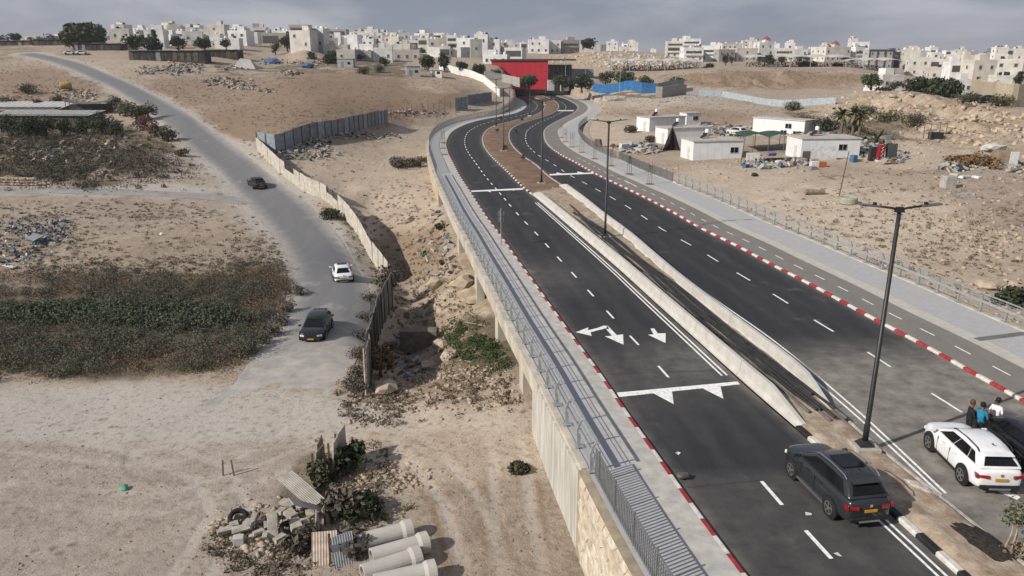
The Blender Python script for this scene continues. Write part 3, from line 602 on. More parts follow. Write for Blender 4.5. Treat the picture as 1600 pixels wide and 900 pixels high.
# ---------------------------------------------------------------- bridge edge, abutment, retaining walls
CONC = mat('bridge_concrete', (.52, .475, .405), .9, .2, .8, .25, 8., stretch=(1, 1, .25)); CONCR = mat('ribbed_concrete', (.50, .48, .44), .92, .22, 3., .35, 12., stretch=(1, 1, .12)); CONCY = mat('wall_yellow_concrete', (.50, .42, .30), .9, .22, .6, .2, 6.)
STONE = [mat('cladding_stone_%d' % i, c, .92, .2, 3., .4, 14.) for i, c in enumerate(((.58, .51, .41), (.54, .465, .36), (.62, .56, .46), (.52, .45, .36)))]
EDGE = offset(AL, 3.12)
sAb = near_s(EDGE, un(835, 594)); sCl = near_s(EDGE, un(925, 742)); sBr = near_s(EDGE, un(697, 292)); sEnd = near_s(EDGE, un(800, 174))
def wallstrip(name, C, s0, s1, th, ztop, zbot, m, parent=None, n=None):
    n = n or max(3, int((s1-s0)/1.5)); P = seg(C, s0, s1, n); Q = offset(P, th); b = MB(); rings = []
    for p, q in zip(P, Q):
        zb = zbot(p) if callable(zbot) else zbot; rings.append([(p[0], p[1], zb), (p[0], p[1], ztop), (q[0], q[1], ztop), (q[0], q[1], zb)])
    b.loft(rings); return b.build(name, m, parent)
deck = empty('road_bridge', (*at_s(EDGE, sAb)[0], -3), 0, 'concrete road bridge deck edge and piers over the dry valley', 'bridge')
def wpart(f, parent):                      # wall strips are made in place; keep them under their root
    o = f; o.parent = parent; o.location = tuple(-Vector(parent.location)); return o
wpart(wallstrip('parapet_kerb', EDGE, sAb-1, sBr, .42, .19, -.30, CONC), deck)
wpart(wallstrip('deck_fascia', EDGE, sAb, sBr, .36, -.301, -.85, CONC), deck)
wpart(wallstrip('deck_slab', offset(EDGE, -6), sAb+.5, sBr-.5, 5.9, -.16, -.62, CONC), deck)
for px, py in ((706,349), (733,399), (806,537), (768,462)):
    sp = near_s(EDGE, un(px, py)); p, t = at_s(offset(EDGE, -.25), sp); an = math.atan2(t[1], t[0]); zb = hz(p[0], p[1])-.6
    b = MB(); b.box((p[0], p[1], (zb-.82)/2), (1.1, .7, -.82-zb), an); b.build('pier', CONC, deck, world=True, bevel=.04)
ab = empty('abutment_wall', (*at_s(EDGE, sAb)[0], -3.4), 0, 'ribbed concrete abutment wall below the near guard railing', 'wall')
wpart(wallstrip('wall_face', EDGE, sCl, sAb, .40, -.02, lambda p: hz(p[0]-.5, p[1])-1, CONCR), ab)
wpart(wallstrip('wall_top', EDGE, sCl, sAb-1, .30, .17, -.03, CONC), ab)
p, t = at_s(EDGE, sAb); nrm = np.array([-t[1], t[0]])
b = MB(); b.box((p[0]-nrm[0]*3+t[0]*.1, p[1]-nrm[1]*3+t[1]*.1, -2.3), (.5, 6.8, 4.2), math.atan2(t[1], t[0])); b.build('end_wall', CONCR, ab, world=True)
wy = empty('retaining_wall', (*at_s(EDGE, sBr)[0], -2.2), 0, 'long yellowish retaining wall curving under the far railing', 'wall')
wpart(wallstrip('wall_face', EDGE, sBr, sEnd, .40, .05, lambda p: hz(p[0]-.6, p[1])-1.2, CONCY), wy); wpart(wallstrip('coping', EDGE, sBr+.02, sEnd, .46, .22, .051, CONC), wy)
# stone clad wall below the bar railing: irregular stones over a recessed backing
cl = empty('stone_wall', (*at_s(EDGE, sCl-6)[0], -3.6), 0, 'cream irregular stone clad wall under the vertical bar railing', 'wall')
wpart(wallstrip('mortar_backing', EDGE, 0, sCl-.02, .44, .10, lambda p: hz(p[0]-.5, p[1])-1, mat('mortar', (.36, .30, .22), .95)), cl)
def stones():
    R = random.Random(5); rows = 9; hgt = 4.0; cw = .62; cols = int(sCl/cw); pt = {}
    for i in range(rows+1):
        for j in range(cols+2): pt[i, j] = (min(sCl, max(0, (j+(.5 if i % 2 else 0))*cw+R.uniform(-.13, .13))), +.11-i*hgt/rows+(R.uniform(-.12, .12) if i else 0))
    for i in range(rows):
        for j in range(cols):
            if j*cw < 3: continue
            q = [pt[i, j], pt[i, j+1], ((pt[i, j+1][0]+pt[i+1, j+1][0])/2+R.uniform(-.08, .08), (pt[i, j+1][1]+pt[i+1, j+1][1])/2), pt[i+1, j+1], pt[i+1, j], ((pt[i, j][0]+pt[i+1, j][0])/2+R.uniform(-.08, .08), (pt[i, j][1]+pt[i+1, j][1])/2)]
            cs = sum(a for a, _ in q)/6; cz = sum(z for _, z in q)/6; q = [(cs+(a-cs)*.955, cz+(z-cz)*.95) for a, z in q]
            pr = R.uniform(.008, .024); V = []
            for dd, kk in ((.0, 1), (.44+pr-.44, .93)):
                for a, z in q:
                    a2 = cs+(a-cs)*kk; z2 = cz+(z-cz)*kk; p, t = at_s(EDGE, min(a2, sCl)); n_ = np.array([-t[1], t[0]]); o_ = .435 if dd == 0 else .445+pr; V.append((p[0]+n_[0]*o_, p[1]+n_[1]*o_, z2))
            b = MB(); b.add(V, [tuple(range(6, 12))]+[(k, (k+1) % 6, 6+(k+1) % 6, 6+k) for k in range(6)]); b.build('stone', R.choice(STONE), cl, world=True)
stones()
# right-hand edge wall
EDGR = offset(BR, -7.15)
rw = wallstrip('retaining_wall', EDGR, 0, near_s(EDGR, un(1040, 283)), -.4, .20, lambda p: hz(p[0]+.6, p[1])-1, CONC); tag(rw, 'low concrete edge wall carrying the right hand guard railing', 'wall')
# ---------------------------------------------------------------- railings
GALV = mat('galvanised_steel', (.40, .42, .43), .5, .18, 6., metal=.35, spec=.5); GALVD = mat('grey_steel_bars', (.20, .21, .22), .5, .15, 6., metal=.3)
def postmesh():
    b = MB(); prof = [(.0, .0), (.02, .35), (.06, .75), (-.02, 1.05), (-.16, 1.28)]     # (outward, up) curved flat post
    for e in (-.035, .035):
        pass
    rings = []
    for i, (o_, z) in enumerate(prof):
        wd = .17-.028*i; rings.append([(-.035, o_-wd/2, z), (.035, o_-wd/2, z), (.035, o_+wd/2, z), (-.035, o_+wd/2, z)])
    b.loft(rings); return b.mesh('post', GALV)
PM = postmesh(); bm_ = MB(); bm_.box((0, 0, .02), (.34, .36, .04)); BASEM = bm_.mesh('base_plate', GALV)
def guard_rail(name, C, s0, s1, zb, side, label, group=None, step=2.0):
    """side=+1: outward is left of travel"""
    p0, _ = at_s(C, s0); root = empty(name, (*p0, zb), 0, label, 'railing', group); n = int((s1-s0)/step)
    for i in range(n+1):
        p, t = at_s(C, s0+i*step); an = math.atan2(t[1], t[0])+(0 if side > 0 else math.pi)
        o = newobj('post', PM, root, (p[0]-p0[0], p[1]-p0[1], 0), an); newobj('base_plate', BASEM, o)
    def rl(nm, off, z, hw, hh):
        P = offset(seg(C, s0-.2, s0+n*step+.2, max(6, n*2)), off*side); b = MB(); rings = []
        Q1 = offset(P, hw); Q2 = offset(P, -hw)
        for a, c in zip(Q1, Q2): rings.append([(a[0], a[1], z-hh), (a[0], a[1], z+hh), (c[0], c[1], z+hh), (c[0], c[1], z-hh)])
        b.loft(rings); b.build(nm, GALV, root, world=True)
    rl('top_rail', -.15, zb+1.26, .045, .03)
    rl('guard_beam', -.02, zb+.70, .03, .085)
    for z in (.14, .25, .36, .47, .93, 1.06): rl('bar', -.06, zb+z, .008, .009)
    return root
s_mid = near_s(EDGE, un(695, 275))
CL = offset(EDGE, -.05)
guard_rail('guard_railing', CL, sCl-.3, s_mid, .19, 1, 'galvanised guard railing with curved posts along the left bridge edge')
guard_rail('guard_railing', offset(EDGR, -.15), 4, near_s(EDGR, un(1052, 287)), .20, -1, 'galvanised guard railing along the right hand pavement above the sand')
barm = MB(); barm.box((0, 0, .58), (.06, .025, 1.16)); BARM = barm.mesh('bar', GALVD); pm2 = MB(); pm2.box((0, 0, .65), (.06, .06, 1.3)); PM2 = pm2.mesh('post', GALVD)
def bar_rail(name, C, s0, s1, zb, label, gap=.125, every=2.0, solid=False, mt=None, ht=1.2):
    mt = mt or GALVD; p0, _ = at_s(C, s0); root = empty(name, (*p0, zb), 0, label, 'railing')
    s = s0
    while s <= s1:
        p, t = at_s(C, s); newobj('post', PM2, root, (p[0]-p0[0], p[1]-p0[1], 0), math.atan2(t[1], t[0])); s += every
    if solid:                              # far away: bars too fine to pick apart
        b = MB(); s = s0
        while s < s1: p, t = at_s(C, s); b.box((p[0], p[1], zb+ht/2), (.03, .03, ht), math.atan2(t[1], t[0])); s += gap
        o = b.build('bars', mt, root, world=True); o['kind'] = 'stuff'
    else:
        s = s0
        while s < s1: p, t = at_s(C, s); newobj('bar', BARM, root, (p[0]-p0[0], p[1]-p0[1], 0), math.atan2(t[1], t[0])); s += gap
    for z in (.08, ht-.02):
        P = seg(C, s0, s1, max(4, int((s1-s0)*1.0))); Q1 = offset(P, .022); Q2 = offset(P, -.022); b = MB()
        b.loft([[(a[0], a[1], zb+z-.02), (a[0], a[1], zb+z+.02), (c[0], c[1], zb+z+.02), (c[0], c[1], zb+z-.02)] for a, c in zip(Q1, Q2)]); b.build('rail', mt, root, world=True)
    return root
bar_rail('bar_railing', offset(EDGE, -.1), max(0, sCl-24), sCl-.6, .14, 'grey vertical bar railing above the stone clad wall', .165)
bar_rail('bar_railing', offset(EDGE, -.1), s_mid+.5, sEnd, .22, 'grey barred fence round the far bend of the left pavement', .16, 2.0, True)
sx = near_s(EDGR, un(1053, 287)); sy = near_s(EDGR, un(985, 250)); bar_rail('bar_railing', EDGR, sx, sy, .2, 'dark barred fence between the saplings and the white cabins', .14, 2.0, True)
wl = wallstrip('low_wall', EDGR, sx-1, sy, -.3, .32, -1.0, PC); tag(wl, 'low cream wall under the dark barred fence by the saplings', 'wall')
bar_rail('bar_railing', EDGR, sy+1.5, near_s(EDGR, un(912, 190)), .05, 'thin dark fence along the far right pavement edge', .3, 2.4, True)
# ---------------------------------------------------------------- concrete barriers in the median
BARC = mat('barrier_concrete', (.52, .51, .485), .9, .22, 1.4, .15, 10., col2=(.42, .40, .365))
def barrier(name, C, s0, s1, off, label, ln=5.9):
    p0, _ = at_s(C, s0); root = empty(name, (*p0, 0), 0, label, 'barrier'); s = s0
    while s < s1:
        e = min(s+ln-.03, s1); P = seg(C, s, e, 7); P = offset(P, off); b = MB(); pr = [(-.32, .0), (-.32, .08), (-.16, .26), (-.10, .80), (.10, .80), (.16, .26), (.32, .08), (.32, .0)]
        L_ = [offset(P, u) for u, _ in pr]; rings = []
        for k in range(len(P)):
            sk = s+(e-s)*k/6; h = min(1, .25+.75*(s1-sk)/3.0, .25+.75*(sk-s0)/3.0); rings.append([(L_[j][k][0], L_[j][k][1], pr[j][1]*h) for j in range(8)])
        b.loft(rings); b.build('barrier_segment', BARC, root, world=True); s += ln
    return root
barrier('concrete_barrier', AR, near_s(AR, un(1244, 668)), near_s(AR, un(829, 304)), -.42, 'concrete barrier line along the left carriageway side of the median')
barrier('concrete_barrier', BL, near_s(BL, un(1316, 652)), near_s(BL, un(878, 291)), .42, 'concrete barrier line along the right carriageway side of the median')
# black cable ducts lying between the barriers
DUCT = mat('black_plastic', (.035, .034, .035), .6, .3, 2.); DUCG = mat('grey_plastic', (.13, .125, .12), .7, .2, 2.)
mlo = near_s(AR, un(1262, 690)); mhi = near_s(AR, un(850, 321))
CAB = seg(AR, mlo+1.0, mhi, 60)
for k in range(10):
    R = random.Random(k+20); off = -1.30-.14*k; nn = R.randint(48, 58); P = CAB[R.randint(0, 3):nn]; P = offset(P, off); ph = R.uniform(0, 6)
    P = np.array([p+(offset(CAB, 1)-CAB)[min(i, 59)]*(.12*math.sin(i*.35+ph)) for i, p in enumerate(P)]); b = MB()
    b.tube([(p[0], p[1], .24+.05*(k % 3)+.05*math.sin(i*.3+ph)) for i, p in enumerate(P)], .075, 6)
    b.build('cable_duct', DUCT if k % 3 else DUCG, world='base', smooth=True, label='%s cable duct between the concrete barriers, %s one counted from the left carriageway' % ('dark grey' if k % 3 == 0 else 'long black', ('first', 'second', 'third', 'fourth', 'fifth', 'sixth', 'seventh', 'eighth', 'ninth', 'tenth')[k]), cat='cable duct', group='cable ducts in the median')
# ---------------------------------------------------------------- twin arm street lamps
POLE = mat('lamp_black_steel', (.028, .029, .032), .45, .2, 5., metal=.2, spec=.4); LEDM = mat('lamp_head_grey', (.10, .115, .125), .45, .15, 5.); FOOT = mat('lamp_footing', (.42, .385, .33), .9, .2, 3.)
lamp = empty('street_lamp', (0, 0, 0)); b = MB(); b.tube([(0, 0, .45), (0, 0, 1.2), (0, 0, 1.25), (0, 0, 10.1)], [.12, .12, .10, .075], 10); b.build('pole', POLE, lamp, smooth=True)
b = MB(); b.box((0, 0, .05), (1.0, 1.0, .5)); b.build('footing', FOOT, lamp, bevel=.03); b = MB(); b.box((0, 0, .40), (.62, .62, .22), top=.45); b.build('base_cover', POLE, lamp)
b = MB(); b.box((0, 0, 10.12), (.34, .2, .2), top=.7); b.build('arm_bracket', POLE, lamp)
for sg in (-1, 1):
    b = MB(); b.tube([(0, 0, 10.1), (sg*.30, 0, 10.18), (sg*.85, 0, 10.25)], [.05, .045, .04], 8); a = b.build('arm', POLE, lamp, smooth=True)
    b = MB(); b.box((sg*1.18, 0, 10.29), (.75, .26, .07), ry=-sg*.10); h = b.build('lamp_head', LEDM, lamp, bevel=.02); b = MB(); b.box((sg*.98, 0, 10.36), (.12, .10, .08)); b.build('sensor', POLE, h)
LAMPS = [((1349,706), 'street lamp between the parked dark and white cars'), ((945,374), 'street lamp rising from between the two concrete barriers'), ((846,289), 'street lamp just beyond the far end of the concrete barriers'), ((787,238), 'street lamp in the planted median at the middle bend'),
 ((775.5,199), 'street lamp nearest the left kerb of the far bend'), ((828,182), 'street lamp on the planted median right below the red hall'), ((852,164), 'street lamp at the far tip of the planted median'), ((862,156), 'farthest street lamp before the red hall trees')]
for i, (p, lb) in enumerate(LAMPS):
    q = un(*p); o = lamp if i == 0 else copytree(lamp); o.location = (q[0], q[1], .05); o.rotation_euler[2] = (.04, .1, .15, .2, .3, -.3, -.3, -.2)[i]
    tag(o, 'tall black twin-arm '+lb, 'street lamp', 'twin arm street lamps in the median')
# thin plain poles beyond
for i, (p, h, lb) in enumerate((((796,191), 8, 'thin dark lamp pole in the far median left of the red hall'), ((1213-800+0+640-500, 150), 8, ''),)):
    if not lb: continue
    q = un(*p); e = empty('lamp_pole', q, 0, lb, 'lamp pole'); b = MB(); b.tube([(0, 0, 0), (0, 0, h)], [.08, .05], 6); b.build('pole', POLE, e); b = MB(); b.box((-.3, 0, h), (1.0, .2, .06)); b.build('lamp_head', LEDM, e)
# road sign on the left pavement
q = un(783, 386); e = empty('road_sign', (q[0], q[1], .14), .1, 'round-backed traffic sign on a thin grey post beside the left kerb', 'sign')
b = MB(); b.tube([(0, 0, 0), (0, 0, 3.2)], .035, 8); b.build('post', GALV, e); b = MB(); b.lathe([(.30, -.012), (.30, .012)], (0, .05, 2.75), 20, 'Y'); b.build('sign_plate', GALVD, e); b = MB(); b.box((0, .05, 2.2), (.5, .02, .45)); b.build('sign_plate', GALVD, e)
q = un(894, 300)
# saplings in square pits on the right pavement
STK = mat('wood_stake', (.20, .145, .10), .9, .2, 8.); PIT = mat('tree_pit_earth', (.18, .105, .065), .95, .3, 4.); SAPL = leafmat('sapling_leaf', (.045, .060, .022), (.09, .105, .04))
def leafcloud(cs, rs, n, size, R, up=.3, shell=.55):
    cs = np.asarray(cs, float); k = R.integers(0, len(cs), n); d = R.normal(size=(n, 3)); d /= np.linalg.norm(d, axis=1)[:, None]; rad = shell+(1-shell)*R.random(n)**.6
    P = cs[k]+d*rad[:, None]*np.asarray(rs)[k]
    a = R.normal(size=(n, 3)); a /= np.linalg.norm(a, axis=1)[:, None]; nn = d*.6+R.normal(size=(n, 3))*.5+np.array([0, 0, up]); u = np.cross(nn, a); u /= np.linalg.norm(u, axis=1)[:, None]+1e-9; v = np.cross(nn, u); v /= np.linalg.norm(v, axis=1)[:, None]+1e-9
    s = size*(.6+.8*R.random(n))[:, None]; V = np.stack([P-u*s, P-v*s*.55, P+u*s, P+v*s*.55], 1).reshape(-1, 3); F = np.arange(4*n).reshape(-1, 4); return V, F
for i, p in enumerate(((877,216), (883,223), (893.6,231), (909,239.4), (929,249.6), (955,260.6), (983,273.6), (1015,289.4))):
    q = un(*p); R = np.random.default_rng(i); nm = ('eighth', 'seventh', 'sixth', 'fifth', 'fourth', 'third', 'second', 'first')[i]
    e = empty('sapling', (q[0], q[1], .14), R.uniform(0, 1), 'thin young street tree tied to stakes, %s from the near end of the right pavement' % nm, 'sapling', 'staked saplings along the right pavement')
    b = MB(); b.tube([(0, 0, 0), (.03, .02, 1.2), (0, .05, 2.3)], [.025, .02, .01], 5); b.build('trunk', STK, e)
    for sx_ in (-.35, .35): b = MB(); b.tube([(sx_, 0, 0), (sx_*.9, 0, 2.7)], .028, 5); b.build('stake', STK, e)
    b = MB(); b.lathe([(.62, -.02), (.55, .03), (.1, .06)], n=10); b.build('tree_pit', PIT, e)
    V, F = leafcloud([(0, .02, 1.7), (.05, .05, 2.2)], [(.2, .2, .4), (.15, .15, .25)], (170 if i == 6 else 45), .06, R); newobj('crown', rawmesh('crown', V, F, SAPL), e)
for i, p in enumerate(((695,243), (692.5,233), (692,224))):
    q = un(*p); R = np.random.default_rng(40+i); e = empty('sapling', (q[0], q[1], .14), 0, 'thin staked sapling on the far left pavement, %s one before the bend' % ('nearest', 'middle', 'farthest')[i], 'sapling', 'staked saplings on the left pavement')
    b = MB(); b.tube([(0, 0, 0), (.03, .02, 1.2), (0, .05, 2.2)], [.025, .02, .01], 5); b.build('trunk', STK, e)
    for sx_ in (-.3, .3): b = MB(); b.tube([(sx_, 0, 0), (sx_*.9, 0, 2.6)], .028, 5); b.build('stake', STK, e)
    b = MB(); b.lathe([(.62, -.02), (.55, .03), (.1, .06)], n=10); b.build('tree_pit', PIT, e); V, F = leafcloud([(0, .02, 1.9)], [(.2, .2, .4)], 40, .06, R); newobj('crown', rawmesh('crown', V, F, SAPL), e)
# drain channel across the right walkway and bollard-like grate
dc = MB(); A_, B_ = un(1525, 534), un(1612, 523); mid = (A_+B_)/2; dv = B_-A_; dc.box((mid[0], mid[1], .142), (np.linalg.norm(dv[:2]), .5, .012), math.atan2(dv[1], dv[0])); o = dc.build('drain_channel', mat('drain_iron', (.16, .15, .14), .8)); tag(o, 'dark drain channel across the right pavement near the railing', 'drain')
# ---------------------------------------------------------------- vehicles
TYRE = mat('tyre_rubber', (.018, .018, .019), .85, .2, 6.); RIM = mat('alloy_rim', (.42, .43, .44), .3, .1, 6., metal=.8); GLASS = mat('car_glass', (.007, .008, .010), .08, .1, 3., spec=.28); BLK = mat('black_trim', (.02, .02, .021), .6, .2, 4.)
TAIL = mat('tail_light_red', (.28, .012, .012), .2, .15, 8., spec=.6); HEAD = mat('head_light', (.62, .64, .66), .12, .1, 6., spec=.7); PLATE = mat('number_plate_yellow', (.50, .27, .04), .5, .08, 5.); CHR = mat('chrome', (.62, .63, .64), .2, .05, 5., metal=.9)
def paint(n, c, r=.22): return mat('car_paint_'+n, c, r, .08, 1.2, spec=.4, coat=.35)
def car(name, label, paintm, L=4.65, Wd=1.83, Hh=1.70, suv=True, rails=False, sunroof=None, sill=None, wheel_r=.35, group=None, detail=True):
    e = empty(name, (0, 0, 0), 0, label, 'car', group); k = Hh/1.70 if suv else Hh/1.62; w_ = Wd/2
    zt = (.98, 1.08, 1.12, 1.11, 1.09, 1.08, 1.07, 1.03, .95, .80) if suv else (.86, .95, .98, .96, .93, .91, .88, .80, .72, .62)
    xs = (-.5, -.485, -.42, -.2, 0, .17, .28, .39, .46, .5); ws = (.74, .86, .955, 1, .995, 1, .99, .955, .86, .68); zb = (.42, .32, .26, .24, .24, .24, .24, .26, .28, .36); rings = []
    for x, ww, z0, z1 in zip(xs, ws, zb, zt):
        z0 *= k; z1 *= k; a = w_*ww; h = z1-z0
        half = [(a*.55, z0), (a*.92, z0+.03), (a*.985, z0+.14*h), (a, z0+.45*h), (a*.985, z0+.72*h), (a*.93, z0+.92*h), (a*.82, z1), (a*.4, z1+.03*k)]
        rings.append([(x*L, y, z) for y, z in half]+[(x*L, -y, z) for y, z in reversed(half)])
    b = MB(); b.loft(rings); b.f = [tuple(reversed(f)) for f in b.f]; body = b.build('body', paintm, e, smooth=True); s_ = body.modifiers.new('s', 'SUBSURF'); s_.levels = 2; s_.render_levels = 2
    zB = (1.09 if suv else .92)*k; zR = Hh
    if suv: B0, B1, R0, R1 = -.480, .285, -.375, .05
    else: B0, B1, R0, R1 = -.44, .30, -.25, .06
    wb, wr = w_*.92, w_*.70
    zBf = zB-.02; zBr = zB+.02
    c = {'rbl': (B0*L, wb*.93, zBr), 'fbl': (B1*L, wb*.95, zBf), 'rtl': (R0*L, wr*.93, zR-.15), 'ftl': (R1*L, wr, zR-.13)}
    def mir(p): return (p[0], -p[1], p[2])
    mid = lambda a, b_, t: tuple(a[i]*(1-t)+b_[i]*t for i in range(3))
    # cabin hull with a crowned roof
    sec = []
    for t in np.linspace(0, 1, 7):
        bl = mid(c['rbl'], c['fbl'], t); tl = mid(c['rtl'], c['ftl'], t); hump = .10*math.sin(math.pi*t); bl = (bl[0], bl[1]*(1+.05*math.sin(math.pi*t)), bl[2]); tl = (tl[0], tl[1]*(1+.05*math.sin(math.pi*t)), tl[2]+hump)
        r_ = [bl, mid(bl, tl, .88), (tl[0], tl[1]*.93, tl[2]+.015), (tl[0], tl[1]*.5, tl[2]+.05), ]
        sec.append(r_+[mir(p) for p in reversed(r_)])
    b = MB(); b.loft(sec); b.f = [tuple(reversed(f)) for f in b.f]; cab = b.build('cabin', paintm, e, smooth=True); cab.modifiers.new('bv', 'BEVEL').width = .085; cab.modifiers['bv'].segments = 4; cab.modifiers['bv'].limit_method = 'ANGLE'; cab.modifiers['bv'].angle_limit = .7
    def patch(nm, A, Bq, Cq, D, u0, u1, v0, v1, m, parent, off=.012, u0t=None, u1t=None):
        u0t = u0 if u0t is None else u0t; u1t = u1 if u1t is None else u1t; A, Bq, Cq, D = map(Vector, (A, Bq, Cq, D))      # A bottom-left, B bottom-right, C top-right, D top-left
        P = lambda u, v: (A*(1-u)+Bq*u)*(1-v)+(D*(1-u)+Cq*u)*v
        n = (Bq-A).cross(D-A).normalized(); q = []
        for i in range(5):
            for j in range(2):
                v = v0 if j == 0 else v1; a0, a1 = (u0, u1) if j == 0 else (u0t, u1t); u = a0+(a1-a0)*i/4; q.append(P(u, v)+n*(off+.035*math.sin(math.pi*(i/4))*.0))
        bb = MB(); bb.add(q, [(2*i, 2*i+2, 2*i+3, 2*i+1) for i in range(4)]); bb.build(nm, m, parent); return n
    def bow(p, t): return (p[0], p[1]*(1+.05*math.sin(math.pi*t)), p[2])
    def hull(t, v):
        bl = mid(c['rbl'], c['fbl'], t); tl = mid(c['rtl'], c['ftl'], t); w1 = 1+.05*math.sin(math.pi*t)
        return mid((bl[0], bl[1]*w1, bl[2]), (tl[0], tl[1]*w1, tl[2]+.10*math.sin(math.pi*t)), v)
    for sg in (1, -1):
        for (u0, u1) in ([(.09, .425), (.44, .745), (.76, .915)] if suv else [(.13, .46), (.475, .84)]):
            q = []; n_ = 6; s0 = u0+.035 if u0 < .2 else u0; s1 = u1-.05 if u1 > .9 else u1
            for i in range(n_+1):
                for v, (a0, a1) in ((.14, (u0, u1)), (.5, ((u0+s0)/2, (u1+s1)/2)), (.83, (s0, s1))):
                    p = hull(1-(a0+(a1-a0)*i/n_), v); q.append((p[0], sg*(p[1]+.016), p[2]+.006))
            bb = MB(); bb.add(q, [(3*i+j, 3*i+3+j, 3*i+4+j, 3*i+1+j) for i in range(n_) for j in range(2)]); bb.build('side_window', GLASS, e)
    patch('windscreen', mir(c['fbl']), c['fbl'], c['ftl'], mir(c['ftl']), .06, .94, .10, .88, GLASS, e, .035, .09, .91)
    patch('rear_window', c['rbl'], mir(c['rbl']), mir(c['rtl']), c['rtl'], .09, .91, .22, .80, GLASS, e, .035, .13, .87)
    if sunroof: b = MB(); b.box(((R0*.45+R1*.55)*L, 0, zR+.02), ((R1-R0)*L*.46, wr*1.35, .02)); b.build('sunroof', GLASS, e)
    b = MB(); b.box((R0*L-.10, 0, zR-.115), (.30, wr*1.62, .045), ry=-.12); b.build('spoiler', paintm, e, bevel=.015)
    if rails:
        for sg in (1, -1): b = MB(); b.tube([(R0*L*.97, sg*wr*.95, zR-.10), (R0*L*.86, sg*wr*.97, zR+.0), ((R0+R1)*.5*L, sg*wr*1.0, zR+.05), (R1*L*.3, sg*wr*.99, zR-.01), (R1*L*.95, sg*wr*.98, zR-.09)], .024, 6); b.build('roof_rail', rails, e)
    # wheels
    for x in (.295*L, -.29*L):
        for sg in (1, -1):
            b = MB(); b.lathe([(wheel_r*1.19, -.06), (wheel_r*1.19, .012)], (x, sg*(w_-.002), wheel_r*1.02), 22, 'Y'); b.build('wheel_arch', BLK, e)
            wv = MB(); wv.lathe([(wheel_r*.66, -.12), (wheel_r*.94, -.12), (wheel_r, -.07), (wheel_r, .07), (wheel_r*.94, .115), (wheel_r*.68, .12)], (x, sg*(w_-.085), wheel_r), 24, 'Y'); wh = wv.build('wheel', TYRE, e, smooth=True)
            b = MB(); y0 = sg*(w_+.028); b.lathe([(wheel_r*.67, -.012), (wheel_r*.67, .012), (wheel_r*.58, .012), (wheel_r*.58, -.012)], (x, y0, wheel_r), 22, 'Y', cap=False)
            for q in range(5):
                a = q*2*math.pi/5+.3
                b.box((x+math.cos(a)*wheel_r*.32, y0, wheel_r+math.sin(a)*wheel_r*.32), (wheel_r*.66, .03, wheel_r*.17), ry=-a)
            b.lathe([(wheel_r*.16, -.02), (wheel_r*.16, .02)], (x, y0, wheel_r), 10, 'Y'); b.build('rim', RIM, wh)
    zl = (.84 if suv else .74)*k
    for sg in (1, -1):
        b = MB(); b.box((-.486*L, sg*w_*.62, zl), (.15, .34*w_, .13), rz=sg*-.30); b.box((-.455*L, sg*w_*.86, zl+.01), (.36, .13, .14), rz=sg*-.34); b.build('tail_light', TAIL, e, bevel=.02)
        b = MB(); b.box((.463*L, sg*w_*.66, zl*.83), (.20, .40*w_, .13), rz=sg*.42); b.build('headlight', HEAD, e, bevel=.02)
        b = MB(); b.box((.225*L, sg*(w_+.09), zB+.06), (.13, .20, .14)); b.build('mirror', paintm, e, bevel=.03)
        for hx in (.06, -.14): b = MB(); b.box((hx*L, sg*(w_*.992), zB*.87), (.20, .03, .035)); b.build('door_handle', paintm, e)
        b = MB(); b.box((.0, sg*w_*.985, .30*k), (.40*L, .05, .09)); b.build('sill', sill or BLK, e)
        if detail:
            for hx in (-.05, .16): b = MB(); b.box((hx*L, sg*(w_*.985), .68*k), (.012, .035, .60*k)); b.build('door_gap', BLK, e)
    b = MB(); b.box((-.494*L, 0, .40*k), (.10, Wd*.78, .18)); b.build('rear_bumper', BLK, e, bevel=.04); b = MB(); b.box((-.503*L, 0, .34*k), (.10, Wd*.42, .07)); b.build('skid_plate', RIM, e, bevel=.02); b = MB(); b.box((.485*L, 0, .40*k), (.10, Wd*.74, .24)); b.build('front_grille', BLK, e, bevel=.04)
    b = MB(); b.box((-.507*L, 0, (.74 if suv else .66)*k), (.03, .46, .10)); b.build('number_plate', PLATE, e); b = MB(); b.box((.512*L, 0, .46*k), (.03, .46, .10)); b.build('number_plate', PLATE, e)
    b = MB(); b.lathe([(.06, -.01), (.06, .01)], (-.503*L, 0, .92*k), 12, 'X'); b.build('badge', CHR, e)
    b = MB(); b.box((-.30*L, 0, zR+.07), (.10, .03, .05), ry=.4); b.build('aerial', BLK, e)
    return e
def place(e, pxy, head, z=None, dz=0.):
    """pxy: pixel of the car's centre on the ground; head: pixel it drives towards on the same ground"""
    if z is None: p = G(*pxy); h = G(*head)
    else: p = un(*pxy, z); h = un(*head, z)
    e.location = (p[0], p[1], p[2]+dz); e.rotation_euler[2] = math.atan2(h[1]-p[1], h[0]-p[0]); return e
def place_w(e, fl, rl, wd):                # set a car down on its two left wheel contacts
    F_ = un(*fl); R_ = un(*rl); d = F_-R_; an = math.atan2(d[1], d[0]); m_ = (F_+R_)/2; e.location = (m_[0]+math.sin(an)*(wd/2-.1), m_[1]-math.cos(an)*(wd/2-.1), 0); e.rotation_euler[2] = an; return e
place_w(car('parked_car', 'dark grey sport utility car with roof rails parked on the left carriageway by the median', paint('dark_grey', (.024, .027, .031)), 4.55, 1.86, 1.76, True, CHR, True, CHR, .37), (1238,745), (1299,808), 1.84)
WC = place_w(car('parked_car', 'white sport utility car parked on the right carriageway beside the three men', paint('white', (.74, .75, .76)), 4.42, 1.86, 1.64, True, BLK, None, None, .37), (1451,701), (1505,757), 1.88)
